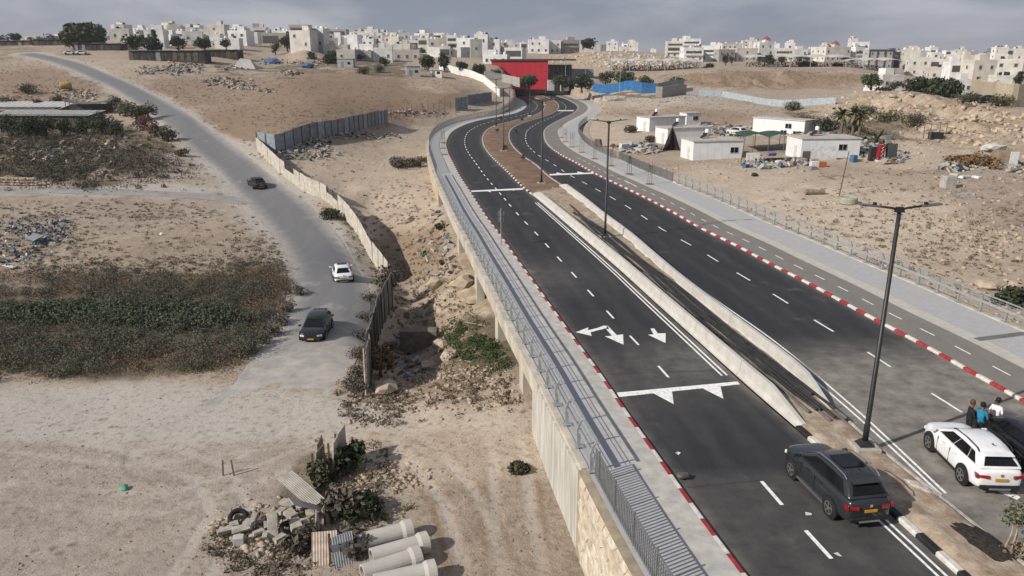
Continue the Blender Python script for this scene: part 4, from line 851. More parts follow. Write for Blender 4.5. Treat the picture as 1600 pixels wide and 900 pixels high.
BCAR = (car('parked_car', 'black car parked behind the white one at the right picture edge', paint('black', (.010, .011, .013)), 4.65, 1.86, 1.55, True, None, None, None, .35)); _a = WC.rotation_euler[2]; BCAR.rotation_euler[2] = _a+.04; BCAR.location = (WC.location[0]+2.75*math.sin(_a)+1.3*math.cos(_a), WC.location[1]-2.75*math.cos(_a)+1.3*math.sin(_a), 0)
place(car('moving_car', 'black hatchback driving towards the camera on the valley road', paint('black_blue', (.012, .013, .016)), 4.35, 1.80, 1.50, True, None, None, None, .33), (496,523), (470,563), dz=.08)
place(car('moving_car', 'white hatchback with black glass roof driving away up the valley road', paint('white', (.74, .75, .76)), 4.3, 1.80, 1.50, False, None, True, None, .33), (535,436), (527,412), dz=.08)
place(car('moving_car', 'black saloon farthest along the valley road near the corner of the tin fence', paint('black', (.010, .011, .013)), 4.6, 1.82, 1.46, False, None, None, None, .33), (402,293), (388,280), dz=.08)
SIL = paint('silver', (.48, .50, .53))
for (p, h, lb) in (((110,81), (150,83), 'silver car parked on the hilltop, left one of a pair'), ((129,80.5), (90,81), 'pale grey car parked on the hilltop, right one of a pair')):
    c_ = car('parked_car', lb, SIL, 4.5, 1.8, 1.5, False, detail=False, group='cars parked on the hilltop'); q = ud(p[0], p[1], 280); z_ = hz(q[0], q[1]); c_.location = (q[0], q[1], z_+.02); c_.rotation_euler[2] = .1
place(car('pickup_truck', 'old white four wheel drive behind the white cabins', paint('old_white', (.6, .6, .6)), 4.6, 1.8, 1.75, True, detail=False), (1150,212), (1120,209))
for (p, lb) in (((1521,159), 'black car on the terrace left of the other black car'), ((1539,160), 'black car on the terrace beside the beige wall')):
    c_ = car('parked_car', lb, paint('black', (.010, .011, .013)), 4.5, 1.8, 1.5, False, detail=False, group='cars on the hillside terrace'); q = G(*p); c_.location = q; c_.rotation_euler[2] = 2.9
# ---------------------------------------------------------------- people (skin-modifier figures, standing in a huddle)
SKIN = mat('skin', (.20, .105, .065), .6, .1, 8.); HAIR = mat('hair_dark', (.012, .010, .009), .8)
def person(label, loc, rz, shirt, trousers, cap=None, hold=True, arms=((.10, .30, 1.02), (.16, .12, 1.08)), hair=HAIR, sleeve='short'):
    e = empty('person', loc, rz, label, 'person'); J = {}; E = []
    def jv(n, p, r): J[n] = (p, r)
    jv('pel', (0, 0, .95), .145); jv('wai', (0, 0, 1.10), .135); jv('che', (.01, 0, 1.30), .155); jv('nkb', (0, 0, 1.46), .075); jv('nkt', (.02, 0, 1.54), .058); jv('hd1', (.035, 0, 1.62), .085); jv('hd2', (.03, 0, 1.70), .092); jv('hd3', (.02, 0, 1.76), .06)
    for s, sg in (('l', 1), ('r', -1)):
        jv(s+'hip', (0, sg*.10, .90), .10); jv(s+'kne', (.03, sg*.12, .50), .065); jv(s+'ank', (-.02, sg*.13, .09), .045); jv(s+'toe', (.15, sg*.15, .04), .04)
        jv(s+'sho', (0, sg*.19, 1.41), .068); jv(s+'elb', (.05, sg*.27, 1.13), .047); hx = arms[0 if sg > 0 else 1]; jv(s+'wri', (hx[0]+.14, sg*hx[1], hx[2]), .032); jv(s+'hnd', (hx[0]+.21, sg*(hx[1]-.03), hx[2]+.02), .035)
        E.extend([('pel', s+'hip'), (s+'hip', s+'kne'), (s+'kne', s+'ank'), (s+'ank', s+'toe'), ('che', s+'sho'), (s+'sho', s+'elb'), (s+'elb', s+'wri'), (s+'wri', s+'hnd')])
        for f in range(4):
            y = sg*(hx[1]-.03)+(f-1.5)*.02; jv('%sf%d' % (s, f), (hx[0]+.255, y, hx[2]+.03), .011); jv('%sg%d' % (s, f), (hx[0]+.285, y, hx[2]+.005-.004*(f % 2)), .009); E.extend([(s+'hnd', '%sf%d' % (s, f)), ('%sf%d' % (s, f), '%sg%d' % (s, f))])
        jv(s+'th', (hx[0]+.22, sg*(hx[1]-.085), hx[2]+.04), .012); E.append((s+'hnd', s+'th'))
    E += [('pel', 'wai'), ('wai', 'che'), ('che', 'nkb'), ('nkb', 'nkt'), ('nkt', 'hd1'), ('hd1', 'hd2'), ('hd2', 'hd3')]
    ks = list(J); me = bpy.data.meshes.new('body'); me.from_pydata([J[k][0] for k in ks], [(ks.index(a), ks.index(b_)) for a, b_ in E], []); o = newobj('body', me)
    md = o.modifiers.new('skin', 'SKIN'); md.use_smooth_shade = True
    for i, k in enumerate(ks): me.skin_vertices[0].data[i].radius = (J[k][1], J[k][1]); me.skin_vertices[0].data[i].use_root = (k == 'pel')
    sb_ = o.modifiers.new('sub', 'SUBSURF'); sb_.levels = 1; sb_.render_levels = 1
    dg = bpy.context.evaluated_depsgraph_get(); m2 = bpy.data.meshes.new_from_object(o.evaluated_get(dg)); bpy.data.objects.remove(o)
    m2.materials.clear()
    for m_ in (SKIN, shirt, trousers, BLK): m2.materials.append(m_)
    for p in m2.polygons:
        x, y, z = p.center; lat = abs(y)
        if z < .10: i = 3
        elif z < .96 and lat < .24 and x < .2: i = 2
        elif z > 1.50: i = 0
        elif x > .16 or (sleeve == 'short' and z < 1.2 and lat > .215): i = 0
        else: i = 1
        p.material_index = i
    newobj('body', m2, e)
    b = MB(); b.lathe([(.02, 1.845), (.075, 1.83), (.108, 1.77), (.112, 1.70), (.10, 1.655)], (.005, 0, 0), 14); b.build('cap' if cap else 'hair', cap or hair, e, smooth=True)
    if cap: b = MB(); b.box((.14, 0, 1.715), (.13, .14, .015), ry=.15); b.build('cap_peak', cap, e)
    b = MB(); b.box((.115, 0, 1.665), (.035, .026, .045), top=.5); b.build('nose', SKIN, e)
    for sg in (1, -1): b = MB(); b.lathe([(.012, -.004), (.012, .004)], (.112, sg*.035, 1.70), 8, 'X'); b.build('eye', BLK, e); b = MB(); b.box((.015, sg*.10, 1.68), (.035, .02, .06)); b.build('ear', SKIN, e)
    b = MB(); b.box((.118, 0, 1.615), (.012, .05, .012)); b.build('mouth', mat('lips', (.16, .06, .05), .6), e)
    return e
TEAL = mat('shirt_teal', (.02, .20, .32), .9, .15, 6., .2, 20.); WHT = mat('shirt_white', (.74, .74, .75), .9, .08, 6., .2, 20.); BLC = mat('clothes_black', (.016, .016, .018), .9, .2, 6.); CAPB = mat('cap_black', (.014, .014, .016), .8)
hp = un(1523, 681); 
person('man in black clothes standing left behind the white car', (*un(1509, 686)[:2], 0), -.15, BLC, BLC, sleeve='long', hair=mat('hair_shaved', (.10, .06, .04), .7))
person('man in a bright teal shirt leaning in beside the white car', (*un(1525, 690)[:2], 0), .5, TEAL, BLC)
p_ = person('man in a white T-shirt and black cap looking at his phone', (*un(1549, 682)[:2], 0), math.pi+.5, WHT, BLC, CAPB)
a = math.pi+.5; l_ = p_.location; ph = MB(); ph.box((0, 0, 0), (.015, .075, .15), ry=.5); o = ph.build('mobile_phone', BLK); o.location = (l_[0]+math.cos(a)*.36, l_[1]+math.sin(a)*.36, 1.10); o.rotation_euler[2] = a; tag(o, 'black mobile phone held by the man in white', 'phone')
# ---------------------------------------------------------------- generic small builders
def scatter(polys, n, seed):
    R = np.random.default_rng(seed); out = []
    for (cx, cy, rx, ry, wgt) in polys:
        k = int(n*wgt); u = R.random(k)**.5*(1+.35*np.abs(R.normal(size=k))); a = R.uniform(0, 2*np.pi, k); P = np.stack([cx+rx*u*np.cos(a), cy+ry*u*np.sin(a)], 1); out.append(P)
    return np.vstack(out)
def to_ground(P):                           # vectorised ray march onto the bare terrain
    a = (P[:, 0]-800)/FPX; b = -(P[:, 1]-450)/FPX; D = np.stack([a, cp_+b*sp_, -sp_+b*cp_], 1); ts = np.geomspace(12, 420, 150); res = np.full((len(P), 3), np.nan)
    for i in range(0, len(P), 400):
        d = D[i:i+400]; Q = d[:, None]*ts[None, :, None]+np.array([0, 0, CH]); hh = Hfast(Q[..., 0].ravel(), Q[..., 1].ravel()).reshape(Q.shape[:2]); below = Q[..., 2] < hh; k = below.argmax(1); ok = below.any(1) & (k > 0); r = np.arange(len(d)); k1 = np.maximum(k, 1)
        f0 = Q[r, k1-1, 2]-hh[r, k1-1]; f1 = Q[r, k1, 2]-hh[r, k1]; w_ = (f0/(f0-f1))[:, None]; pt = Q[r, k1-1]+(Q[r, k1]-Q[r, k1-1])*w_; pt[~ok] = np.nan; res[i:i+400] = pt
    res = res[~np.isnan(res[:, 0])]; ins = in_poly(res[:, 0], res[:, 1], CORR_C); res = res[~ins]; dl = dist_curve(res[:, 0], res[:, 1], LRC2); res = res[dl > 3.8]; res[:, 2] = H(res[:, 0], res[:, 1]); return res
TINW = mat('tin_sheet_cream', (.55, .525, .475), .7, .25, 1.6, .15, 9., col2=(.37, .33, .275)); TING = mat('tin_sheet_grey', (.22, .235, .245), .6, .25, 1.5, .1, 8.); TINB = mat('tin_sheet_blue_grey', (.26, .31, .35), .6, .2, 1.5); RUST = mat('rusty_steel', (.13, .075, .05), .85, .3, 5.); WOOD = mat('old_wood', (.19, .135, .095), .9, .25, 5.); WOODP = mat('pale_wood', (.40, .315, .23), .9, .2, 5.)
CHUNK = mat('broken_concrete', (.40, .365, .315), .92, .22, 3., .3, 14.); ROCKM = mat('limestone_rock', (.46, .385, .295), .92, .25, 1.6, .5, 8., col2=(.33, .26, .19)); DARKP = mat('dark_plastic', (.03, .03, .033), .7)
def corr(wd, ht, n=14, amp=.03, sag=0., seed=0, m=None, th=.02, dz=0.):
    R = random.Random(seed); b = MB(); q = []; cut = R.uniform(-.04, .04)
    for e_ in (0, th):
        for i in range(n+1):
            x = wd*i/n; y = amp*(1 if i % 2 else -1)+e_; z = dz*i/n; q += [(x, y, z-.25), (x, y+sag*.5, z+ht*.5), (x, y+sag, z+ht+cut*x/wd)]
    k = 3*(n+1); fs = []
    for i in range(n):
        for j in range(2): a = 3*i+j; fs += [(a, a+3, a+4, a+1), (k+a, k+a+1, k+a+4, k+a+3)]
        fs += [(3*i+2, 3*i+5, k+3*i+5, k+3*i+2), (3*i, k+3*i, k+3*i+3, 3*i+3)]
    fs += [(0, 1, k+1, k), (1, 2, k+2, k+1), (3*n, k+3*n, k+3*n+1, 3*n+1), (3*n+1, k+3*n+1, k+3*n+2, 3*n+2)]
    b.add(q, fs); return b.mesh('panel', m)
def tin_fence(name, pts, ht, pw, m, label, seed=1, missing=(), wobble=.06, heights=None, cat='fence', tilt=.05, mats=None, posts=True, pside=1, amp=.03):
    R = random.Random(seed); P = resample(np.array([p[:2] for p in pts]), .4); L_ = arcl(P)[-1]; n = max(1, int(round(L_/pw))); pw = L_/n; p0 = P[0]; z0 = hz(*p0); root = empty(name, (p0[0], p0[1], z0), 0, label, cat)
    zz = [hz(*at_s(P, i*pw)[0]) for i in range(n+1)]; zz = [(zz[max(0, i-1)]+zz[i]+zz[min(n, i+1)])/3-.05 for i in range(n+1)]; sg = R.uniform(-.05, .05)
    pm = MB(); pm.box((0, 0, ht*.5), (.08, .08, ht*1.02)); pmesh = pm.mesh('post', RUST)
    for i in range(n):
        p, t = at_s(P, i*pw); q, t2 = at_s(P, (i+1)*pw); d = q-p; an = math.atan2(d[1], d[0])+R.uniform(-wobble, wobble)
        if posts: newobj('post', pmesh, root, (p[0]-p0[0]-t[1]*.1*pside, p[1]-p0[1]+t[0]*.1*pside, zz[i]-z0), an)
        if i in missing: continue
        sg = .6*sg+R.uniform(-.05, .07); hs = (heights(i/n) if heights else 1)*R.uniform(.98, 1.02)
        o = newobj('panel', corr(float(np.hypot(*d))*1.01, ht*hs, 14, amp, sg, seed+i, R.choice(mats or [m]), dz=zz[i+1]-zz[i]), root, (p[0]-p0[0], p[1]-p0[1], zz[i]-z0), an); o.rotation_euler[0] = R.uniform(-tilt, tilt)*.5
    return root
def rockmesh(seed, m, n=1, flat=.7):
    import bmesh
    R = random.Random(seed); bm = bmesh.new(); bmesh.ops.create_icosphere(bm, subdivisions=n, radius=1)
    for v in bm.verts: v.co *= R.uniform(.7, 1.12); v.co.z *= flat
    me = bpy.data.meshes.new('rock'); bm.to_mesh(me); bm.free(); me.materials.append(m); return me
def chunkmesh(seed, m):
    R = random.Random(seed); b = MB(); b.box((0, 0, 0), (R.uniform(.7, 1.4), R.uniform(.5, .9), R.uniform(.2, .5))); b.v = [(x*R.uniform(.75, 1.1), y*R.uniform(.75, 1.1), z*R.uniform(.8, 1.2)) for x, y, z in b.v]; return b.mesh('chunk', m)
ROCKS = [rockmesh(i, ROCKM, 2) for i in range(4)]; CHUNKS = [chunkmesh(i, CHUNK) for i in range(6)]
def boulder(px, py, s, label, group=None, name='boulder', mesh=None, cat='rock', sink=.25):
    p = G(px, py); o = newobj(name, mesh or random.choice(ROCKS), None, (p[0], p[1], p[2]+s*.5-sink*s), random.uniform(0, 6)); o.scale = (s, s*random.uniform(.7, 1), s*random.uniform(.7, 1)); return tag(o, label, cat, group)
# ---------------------------------------------------------------- valley road fence
FB = [(402,235), (440,273), (464,291), (482,303), (507,312), (534,336), (552,358), (575,398), (596,428), (606,441)]
FP = [G(*p) for p in FB]
tin_fence('tin_fence', FP, 2.25, 2.1, TINW, 'cream corrugated tin fence leaning along the valley road', 3, missing=(), wobble=.03, tilt=.05, heights=lambda t: .6 if .30 < t < .36 or .54 < t < .60 else 1.0)
FB2 = [(612,478), (598,505), (590,530), (582,560), (578,590), (577,615)]
tin_fence('tin_fence', [G(*p) for p in FB2], 3.1, 1.6, TING, 'dark shaded tin fence bent around the edge of the pit', 8, tilt=.05, wobble=.06)  # grey tin puts the shade on the cream fence's back into its colour
FB3 = [(403,233), (432,240), (470,224), (505,215), (540,208), (575,199), (606,191)]
tin_fence('tin_fence', [G(*p) for p in FB3], 2.9, 2.5, TING, 'grey tin hoarding running from the road corner towards the bend', 11, wobble=.01, tilt=.02, mats=[TING, TING, TINB], pside=-1)
FB4 = [(606,189), (640,181), (680,175), (713,171)]
tin_fence('post_row', [G(*p) for p in FB4], 2.4, 2.2, RUST, 'row of bare fence posts continuing from the grey hoarding', 12, missing=range(60))
tin_fence('tin_fence', [G(*p) for p in [(712,173), (731,170)]], 3.2, 1.4, TINB, 'short pale blue grey tin hoarding left of the barred fence', 13, wobble=.02)
tin_fence('tin_fence', [G(*p) for p in [(731,164), (750,161), (768,158)]], 2.6, 1.6, TING, 'short dark grey tin hoarding below the white wall', 14, wobble=.04)
WW = mat('white_plaster_wall', (.70, .69, .66), .9, .1, 1.)
def plain_wall(name, pts, ht, th, m, label, cat='wall'):
    P = resample(np.array([p[:2] for p in pts]), 2.); b = MB(); Q = offset(P, th); rings = []
    for p, q in zip(P, Q): z = hz(*p); rings.append([(p[0], p[1], z-.5), (p[0], p[1], z+ht), (q[0], q[1], z+ht), (q[0], q[1], z-.5)])
    b.loft(rings); return tag(b.build(name, m, world='base'), label, cat)
plain_wall('white_wall', [G(*p) for p in [(686,109), (708,115), (735,121), (755,129), (772,143), (780,151)]], 2.3, .3, WW, 'curving white wall descending from the cabins to the road bend')
plain_wall('grey_wall', [G(*p) for p in [(757,124), (785,128), (812,134)]], 2.6, .3, mat('grey_plaster', (.52, .50, .47), .9), 'pale grey wall in front of the red hall on its left')
# ---------------------------------------------------------------- concrete pipes, bottom centre
PIPE = mat('pipe_concrete', (.47, .45, .415), .88, .15, 1.5, .15, 20., col2=(.40, .38, .35))
for i, (a, b_, lb) in enumerate((((556,846), (634,826), 'concrete drain pipe lying farthest back with a broken opening'), ((580,868), (672,842), 'concrete drain pipe lying second from the back'), ((566,893), (662,863), 'concrete drain pipe lying third from the back'), ((585,908), (680,887), 'nearest concrete drain pipe cut by the bottom of the picture'))):
    A_ = un(*a, -3.2); B_ = un(*b_, -3.2); d = B_-A_; ln = 2.35; an = math.atan2(d[1], d[0]); zg = hz(A_[0], A_[1])
    e = empty('concrete_pipe', (A_[0], A_[1], zg), an, lb, 'pipe', 'concrete drain pipes'); b = MB(); r = .38
    b.lathe([(r*.8, 0), (r, 0), (r, ln*.80), (r*1.2, ln*.86), (r*1.2, ln), (r*.88, ln), (r*.8, ln*.86), (r*.8, 0)], (0, 0, r+.02), 22, 'X', cap=False); b.build('barrel', PIPE, e, smooth=False)
    b = MB(); b.lathe([(r*.77, ln*.35), (r*.77, ln*.37)], (0, 0, r+.02), 16, 'X'); b.build('bore_shade_disc', DARKP, e)  # dark disc across the bore paints the shade inside the pipe
# broken tin fence remains
def sheet(px, py, wd, ht, rz, tilt, m, label, roll=0., name='tin_sheet', lift=0., group=None):
    p = G(px, py); me = corr(wd, ht, 18, .011, .12, int(px), m); o = newobj(name, me, None, (p[0], p[1], p[2]+lift)); o.rotation_euler = (tilt, roll, rz); return tag(o, label, 'tin sheet', group)
tin_fence('tin_fence', [G(*p) for p in [(520,748), (541,716)]], 1.9, 1.05, TINW, 'standing pair of pale tin panels casting a long shadow', 21, wobble=.25, tilt=.15)
tin_fence('tin_fence', [G(*p) for p in [(494,752), (512,722)]], 1.5, .9, mat('tin_sheet_olive', (.30, .285, .20), .8, .25, 2.), 'low olive tin panels beside the standing pair', 22, wobble=.2, tilt=.2)
sheet(480, 800, .9, 2.0, 1.0, -1.15, TINW, 'pale tin sheet lying on the rubble heap', lift=.35)
sheet(505, 806, .7, 1.5, 2.2, -.9, TINW, 'narrow bent tin strip beside the rubble heap', lift=.2)
tin_fence('tin_fence', [G(*p) for p in [(500,838), (523,802)]], .8, .85, TINW, 'low curved tin remains beside the pipes', 23, wobble=.4, tilt=.5)
sheet(487, 885, 1.0, 1.3, .1, -.35, mat('tin_sheet_rust_white', (.56, .50, .44), .8, .4, 3., col2=(.36, .27, .20)), 'rust stained white tin panel at the lower edge')
sheet(523, 890, .9, 1.25, .5, -.25, mat('tin_pale_blue', (.40, .43, .45), .7, .2, 2.), 'blue grey crumpled tin panel left of the pipes')
b = MB(); p = G(516, 885); b.tube([(p[0], p[1], p[2]-.3), (p[0]+.05, p[1], p[2]+1.5)], .05, 6); tag(b.build('fence_post', RUST, world='base'), 'rusty fence post standing between two tin panels left of the pipes', 'post')
for i, (x, y) in enumerate(((348,743), (366,743))):
    p = G(x, y); b = MB(); b.tube([(p[0], p[1], p[2]-.2), (p[0]+.06-.15*i, p[1]+.05, p[2]+.82)], .045, 6); tag(b.build('stake', WOOD, world='base'), 'short dark stake in bare ground, %s one of the pair' % ('left', 'right')[i], 'stake', 'pair of dark stakes')
p = G(194, 763); b = MB(); b.lathe([(.22, 0), (.15, .22), (.03, .34)], n=7); o = b.build('plastic_scrap', mat('green_plastic', (.10, .32, .22), .5)); o.location = p; o.rotation_euler = (1.2, .3, .6); tag(o, 'small crumpled green plastic scrap on the bare ground', 'litter')
# rubble heap: big chunks one by one, the small stuff as a mass
ORDW = ['first', 'second', 'third', 'fourth', 'fifth', 'sixth', 'seventh', 'eighth', 'ninth', 'tenth', 'eleventh', 'twelfth', 'thirteenth', 'fourteenth', 'fifteenth', 'sixteenth', 'seventeenth', 'eighteenth', 'nineteenth', 'twentieth']
RC = [(352,838), (366,828), (378,835), (390,826), (398,818), (405,838), (418,828), (425,812), (432,835), (440,806), (446,824), (455,812), (462,830), (470,800), (474,820), (372,846), (415,845), (438,848), (450,795), (486,812)]
for i, (x, y) in enumerate(RC): boulder(x, y, random.uniform(.38, .62), 'broken concrete chunk in the rubble heap, %s from the left end' % ORDW[sorted(q[0] for q in RC).index(x)], 'broken concrete chunks', 'concrete_chunk', CHUNKS[i % 6], 'rubble', 0)
p = G(428, 838); b = MB(); b.box((0, 0, .45), (.42, .22, 1.15), rx=-.5, rz=.25); o = b.build('concrete_post', CHUNK, bevel=.02); o.location = p; tag(o, 'pale concrete post leaning out of the rubble heap', 'concrete post')
p = G(374, 852); b = MB(); b.box((0, 0, .2), (.42, .34, .46), rz=.2); o = b.build('concrete_block', PIPE, bevel=.02); o.location = p; tag(o, 'grey square concrete block at the front of the rubble heap', 'block')
for i, (x, y) in enumerate(((373,815), (452,834))):
    p = G(x, y); b = MB(); R_ = .42; b.lathe([(.24, -.09), (.40, -.10), (.44, 0), (.40, .10), (.24, .09), (.24, -.09)], n=16, cap=False); o = b.build('tyre_scrap', TYRE, smooth=True); o.location = (p[0], p[1], p[2]+.22); o.rotation_euler = (.5, .2, i); tag(o, ('worn black tyre at the back left of the rubble heap', 'worn black tyre half buried in the rubble heap')[i], 'tyre')
for i, (x, y, s, lb) in enumerate(((1022,0,0,''), (683,447,1.1,'pale boulder in the valley bottom left of the bridge'), (742,470,1.5,'large flat pale boulder below the bridge edge'), (724,448,1.3,'broad pale rock under the bridge railing'), (770,455,1.2,'pale rock outcrop tucked against the bridge'), (640,345,.7,'single pale rock on the valley slope'), (600,612,.9,'grey boulder at the lower end of the pit fence'), (705,560,.8,'pale slab in the pit beside green weeds'), (668,575,.7,'grey stone deep in the shaded pit'), (690,545,.9,'flat stone slab in the shaded pit'), (1585,455,1.0,'big pale rock beside the right railing'), (1540,450,.8,'smaller pale rock left of the big one by the railing'), (650,330,.6,'brown rock half way up the valley slope'), (560,214,.5,'white triangular rock in front of the grey hoarding'))):
    if lb: boulder(x, y, s, lb)
# pit: concrete block, sheet, drum
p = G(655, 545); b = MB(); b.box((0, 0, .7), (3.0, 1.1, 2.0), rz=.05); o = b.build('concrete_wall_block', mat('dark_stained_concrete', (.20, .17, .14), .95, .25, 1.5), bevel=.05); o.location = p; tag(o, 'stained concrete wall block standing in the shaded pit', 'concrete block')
p = G(603, 606); b = MB(); b.lathe([(.0, -.45), (.36, -.45), (.36, .45), (.0, .45)], n=14, axis='X', cap=False); o = b.build('old_drum', mat('drum_olive', (.22, .19, .12), .8), smooth=False); o.location = (p[0], p[1], p[2]+.3); o.rotation_euler = (0, .15, .4); tag(o, 'dented olive drum lying at the end of the pit fence', 'drum')
b = MB(); p = G(572, 622); q = G(568, 585); b.tube([(p[0], p[1], p[2]), (q[0]+.1, q[1], q[2]+1.8)], .06, 6); tag(b.build('leaning_pole', WOODP, world='base'), 'pale pole leaning at the corner of the pit fence', 'pole')
b = MB(); p = G(745, 515); b.tube([(p[0]-.9, p[1]+.3, p[2]+.5), (p[0]+.9, p[1]-.3, p[2]+.35)], .05, 6); tag(b.build('timber_pole', WOODP, world='base'), 'pale timber lying across the green weeds by the bridge', 'pole')
p = G(665, 398); V, F = leafcloud([(0, 0, .15)], [(.6, .4, .15)], 12, .35, rng); o = newobj('green_tarpaulin', rawmesh('green_tarpaulin', V, F, mat('tarp_green', (.05, .14, .10), .6)), None, p); tag(o, 'crumpled dark green tarpaulin on the valley slope', 'tarpaulin')
p = G(690, 335); b = MB(); b.box((0, 0, .1), (2.2, .6, .05), rz=.5, rx=.1); o = b.build('metal_sheet', TINB); o.location = p; tag(o, 'grey metal sheet lying against the bridge foot', 'tin sheet')
for i, (x, y, w_, d_) in enumerate(((459,222,1.8,.9), (470,228,2.0,.8), (492,220,1.6,.8), (455,243,1.2,.7), (475,246,1.5,.7), (494,245,1.5,.8), (505,243,1.2,.6), (452,249,1.0,.6))):
    p = G(x, y); b = MB(); b.box((0, 0, .18), (w_, d_, .06), rz=random.uniform(0, 3), rx=random.uniform(-.25, .25), ry=random.uniform(-.3, .3)); o = b.build('scrap_board', random.choice([TINB, WOODP, TING]), bevel=.0); o.location = p; tag(o, 'scrap board in the corner behind the cream tin fence, '+('uppermost left', 'upper middle', 'upper right', 'lower left', 'lower second', 'lower third', 'lower right', 'lowest left')[i]+' one', 'scrap', 'scrap boards in the fence corner')
# ---------------------------------------------------------------- hilltop sheds, tank, stone pens (left)
ROOFW = mat('roof_sheet_white', (.50, .50, .49), .7, .12, .8, stretch=(6, .3, 1)); ROOFG = mat('roof_sheet_grey', (.38, .39, .39), .7, .15, .8); SHEDW = mat('shed_wall', (.12, .105, .09), .9, .3, 1.)
def shed(px0, px1, py, d, wd_y, ht, roofm, label, rz=0., wallm=SHEDW, slope=.15, over=.4, cat='shed', name='shed', zoff=0.):
    A_ = ud(px0, py, d); B_ = ud(px1, py, d); c = (A_+B_)/2; ln = B_[0]-A_[0]; c[2] = hz(c[0], c[1]) if zoff is None else A_[2]+zoff
    e = empty(name, c, rz, label, cat); b = MB(); b.box((0, wd_y/2, ht/2-.4), (ln, wd_y, ht+.8)); b.build('wall', wallm, e)
    b = MB(); b.box((0, wd_y/2, ht+.12), (ln+over*2, wd_y+over*2, .10), rx=slope); r = b.build('roof', roofm, e)
    n = max(3, int(ln/1.2)); rb = MB(); rb.box((0, 0, .08), (.07, wd_y+over*2, .05)); rm = rb.mesh('roof_batten', roofm)
    for i in range(n): o = newobj('roof_batten', rm, r, (-ln/2+(i+.5)*ln/n, wd_y/2, ht+.12)); o.rotation_euler[0] = slope
    return e
shed(-60, 92, 196, 162, 7.5, 3.6, ROOFW, 'long white sheet roofed shed at the left edge behind dark bushes', -.03, zoff=0.)
shed(-10, 142, 203, 150, 5.5, 2.9, ROOFG, 'pale grey lean-to roof in front of the long white shed', -.03, zoff=0., slope=.08)
e = empty('curved_roof_shed', G(138, 180), .25, 'dark curved tin roof shelter beside the flowering bushes', 'shed'); b = MB(); rings = [[(x, 0, 2.2+.9*(x/5)**2), (x, 3.2, 2.4+.9*(x/5)**2), (x, 3.2, 2.5+.9*(x/5)**2), (x, 0, 2.3+.9*(x/5)**2)] for x in np.linspace(-4.5, 5.2, 12)]; b.loft(rings); b.build('roof', mat('roof_dark_tin', (.13, .14, .15), .6), e)
for x, y in ((-4, .2), (5, .2), (-4, 3), (5, 3)): b = MB(); b.tube([(x, y, -.5), (x, y, 2.5+.9*(x/5)**2)], .07, 6); b.build('post', WOOD, e)
b = MB(); b.box((.3, 3, 1.0), (8.5, .1, 2.2)); b.build('back_wall', SHEDW, e)
p = G(104, 141); e = empty('yellow_tank', p, .5, 'yellow cylindrical tank lying on the slope beside the road', 'tank'); b = MB(); b.lathe([(0, -1.3), (.75, -1.25), (.85, -1.1), (.85, 1.1), (.75, 1.25), (0, 1.3)], (0, 0, 1.1), 20, 'X', cap=False); b.build('barrel', mat('tank_yellow', (.42, .29, .07), .6, .2, 2.), e, smooth=True)
for x in (-.7, .7): b = MB(); b.box((x, 0, .2), (.25, 1.3, .6)); b.build('cradle', RUST, e)
# stone retaining wall at left, stones one by one
sw = empty('stone_wall', G(0, 290), 0, 'low rubble stone wall beside the side lane at the left edge', 'wall'); A_ = G(-8, 289); B_ = G(60, 290); R = random.Random(9)
for r_ in range(3):
    for k in range(22):
        t = (k+.5*(r_ % 2))/22; p = A_*(1-t)+B_*t; o = newobj('stone', random.choice(ROCKS), sw, (p[0]-sw.location[0], p[1]-sw.location[1], p[2]-sw.location[2]+.15+.36*r_), R.uniform(0, 6)); s_ = R.uniform(.24, .33); o.scale = (s_*1.2, s_, s_)
# sheep pens on the hill: dark low buildings with flat patched roofs
def pens(px0, px1, py, d, dep, ht, label, nb):
    g_ = G((px0+px1)/2, py); d = g_[1]; A_ = ud(px0, py, d); B_ = ud(px1, py, d); ln = B_[0]-A_[0]; e = empty('animal_pen', ((A_[0]+B_[0])/2, d, g_[2]-.2), 0, label, 'shed'); R = random.Random(int(px0))
    b = MB(); b.box((0, dep/2, ht/2-2), (ln, dep, ht+4)); b.build('wall', mat('pen_wall', (.075, .066, .058), .95, .4, .9), e)
    for i in range(nb):
        w_ = ln/nb; b = MB(); b.box((-ln/2+(i+.5)*w_, dep/2-.2, ht+.1+R.uniform(-.1, .15)), (w_*1.02, dep+.8, .08), ry=R.uniform(-.03, .03)); b.build('roof_sheet', R.choice([mat('pen_roof', (.30, .28, .255), .9), ROOFG, SHEDW, mat('pen_roof', (.30, .28, .255), .9)]), e)
        b = MB(); b.box((-ln/2+(i+.5)*w_+R.uniform(-.4, .4), -.06, ht*.5), (w_*R.uniform(.3, .7), .1, ht*.8)); b.build('wall_board', R.choice([SHEDW, DARKP, SHEDW, DARKP, TING]), e)
pens(203, 320, 96, 240, 6, 3.6, 'long dark patched animal pen on the hilltop', 12); pens(318, 372, 90, 260, 6, 2.8, 'low animal pen with pale awnings right of the long one', 6)
pens(115, 188, 79, 300, 6, 2.6, 'open fronted dark shelter behind the parked hilltop cars', 7); pens(0, 50, 71, 310, 6, 2.0, 'low dark shed at the far left skyline', 4); pens(52, 104, 71, 320, 6, 2.4, 'pale roofed low shed left of the big round tree', 5)
p = ud(378, 86, 262); b = MB(); b.add([(-4, 0, 0), (4, 0, 0), (4, 5, 0), (-4, 5, 0), (-1.5, 2.5, 3.4), (1.8, 2.5, 3.0)], [(0, 1, 5, 4), (1, 2, 5), (2, 3, 4, 5), (3, 0, 4)]); o = b.build('tarpaulin_tent', mat('tarp_grey', (.42, .41, .40), .8)); o.location = (p[0], p[1], hz(p[0], p[1])-.2); tag(o, 'pale grey tarpaulin tent beside the animal pens', 'tent')
BLUE = mat('tarp_blue', (.05, .13, .30), .6, .25, 1.5)
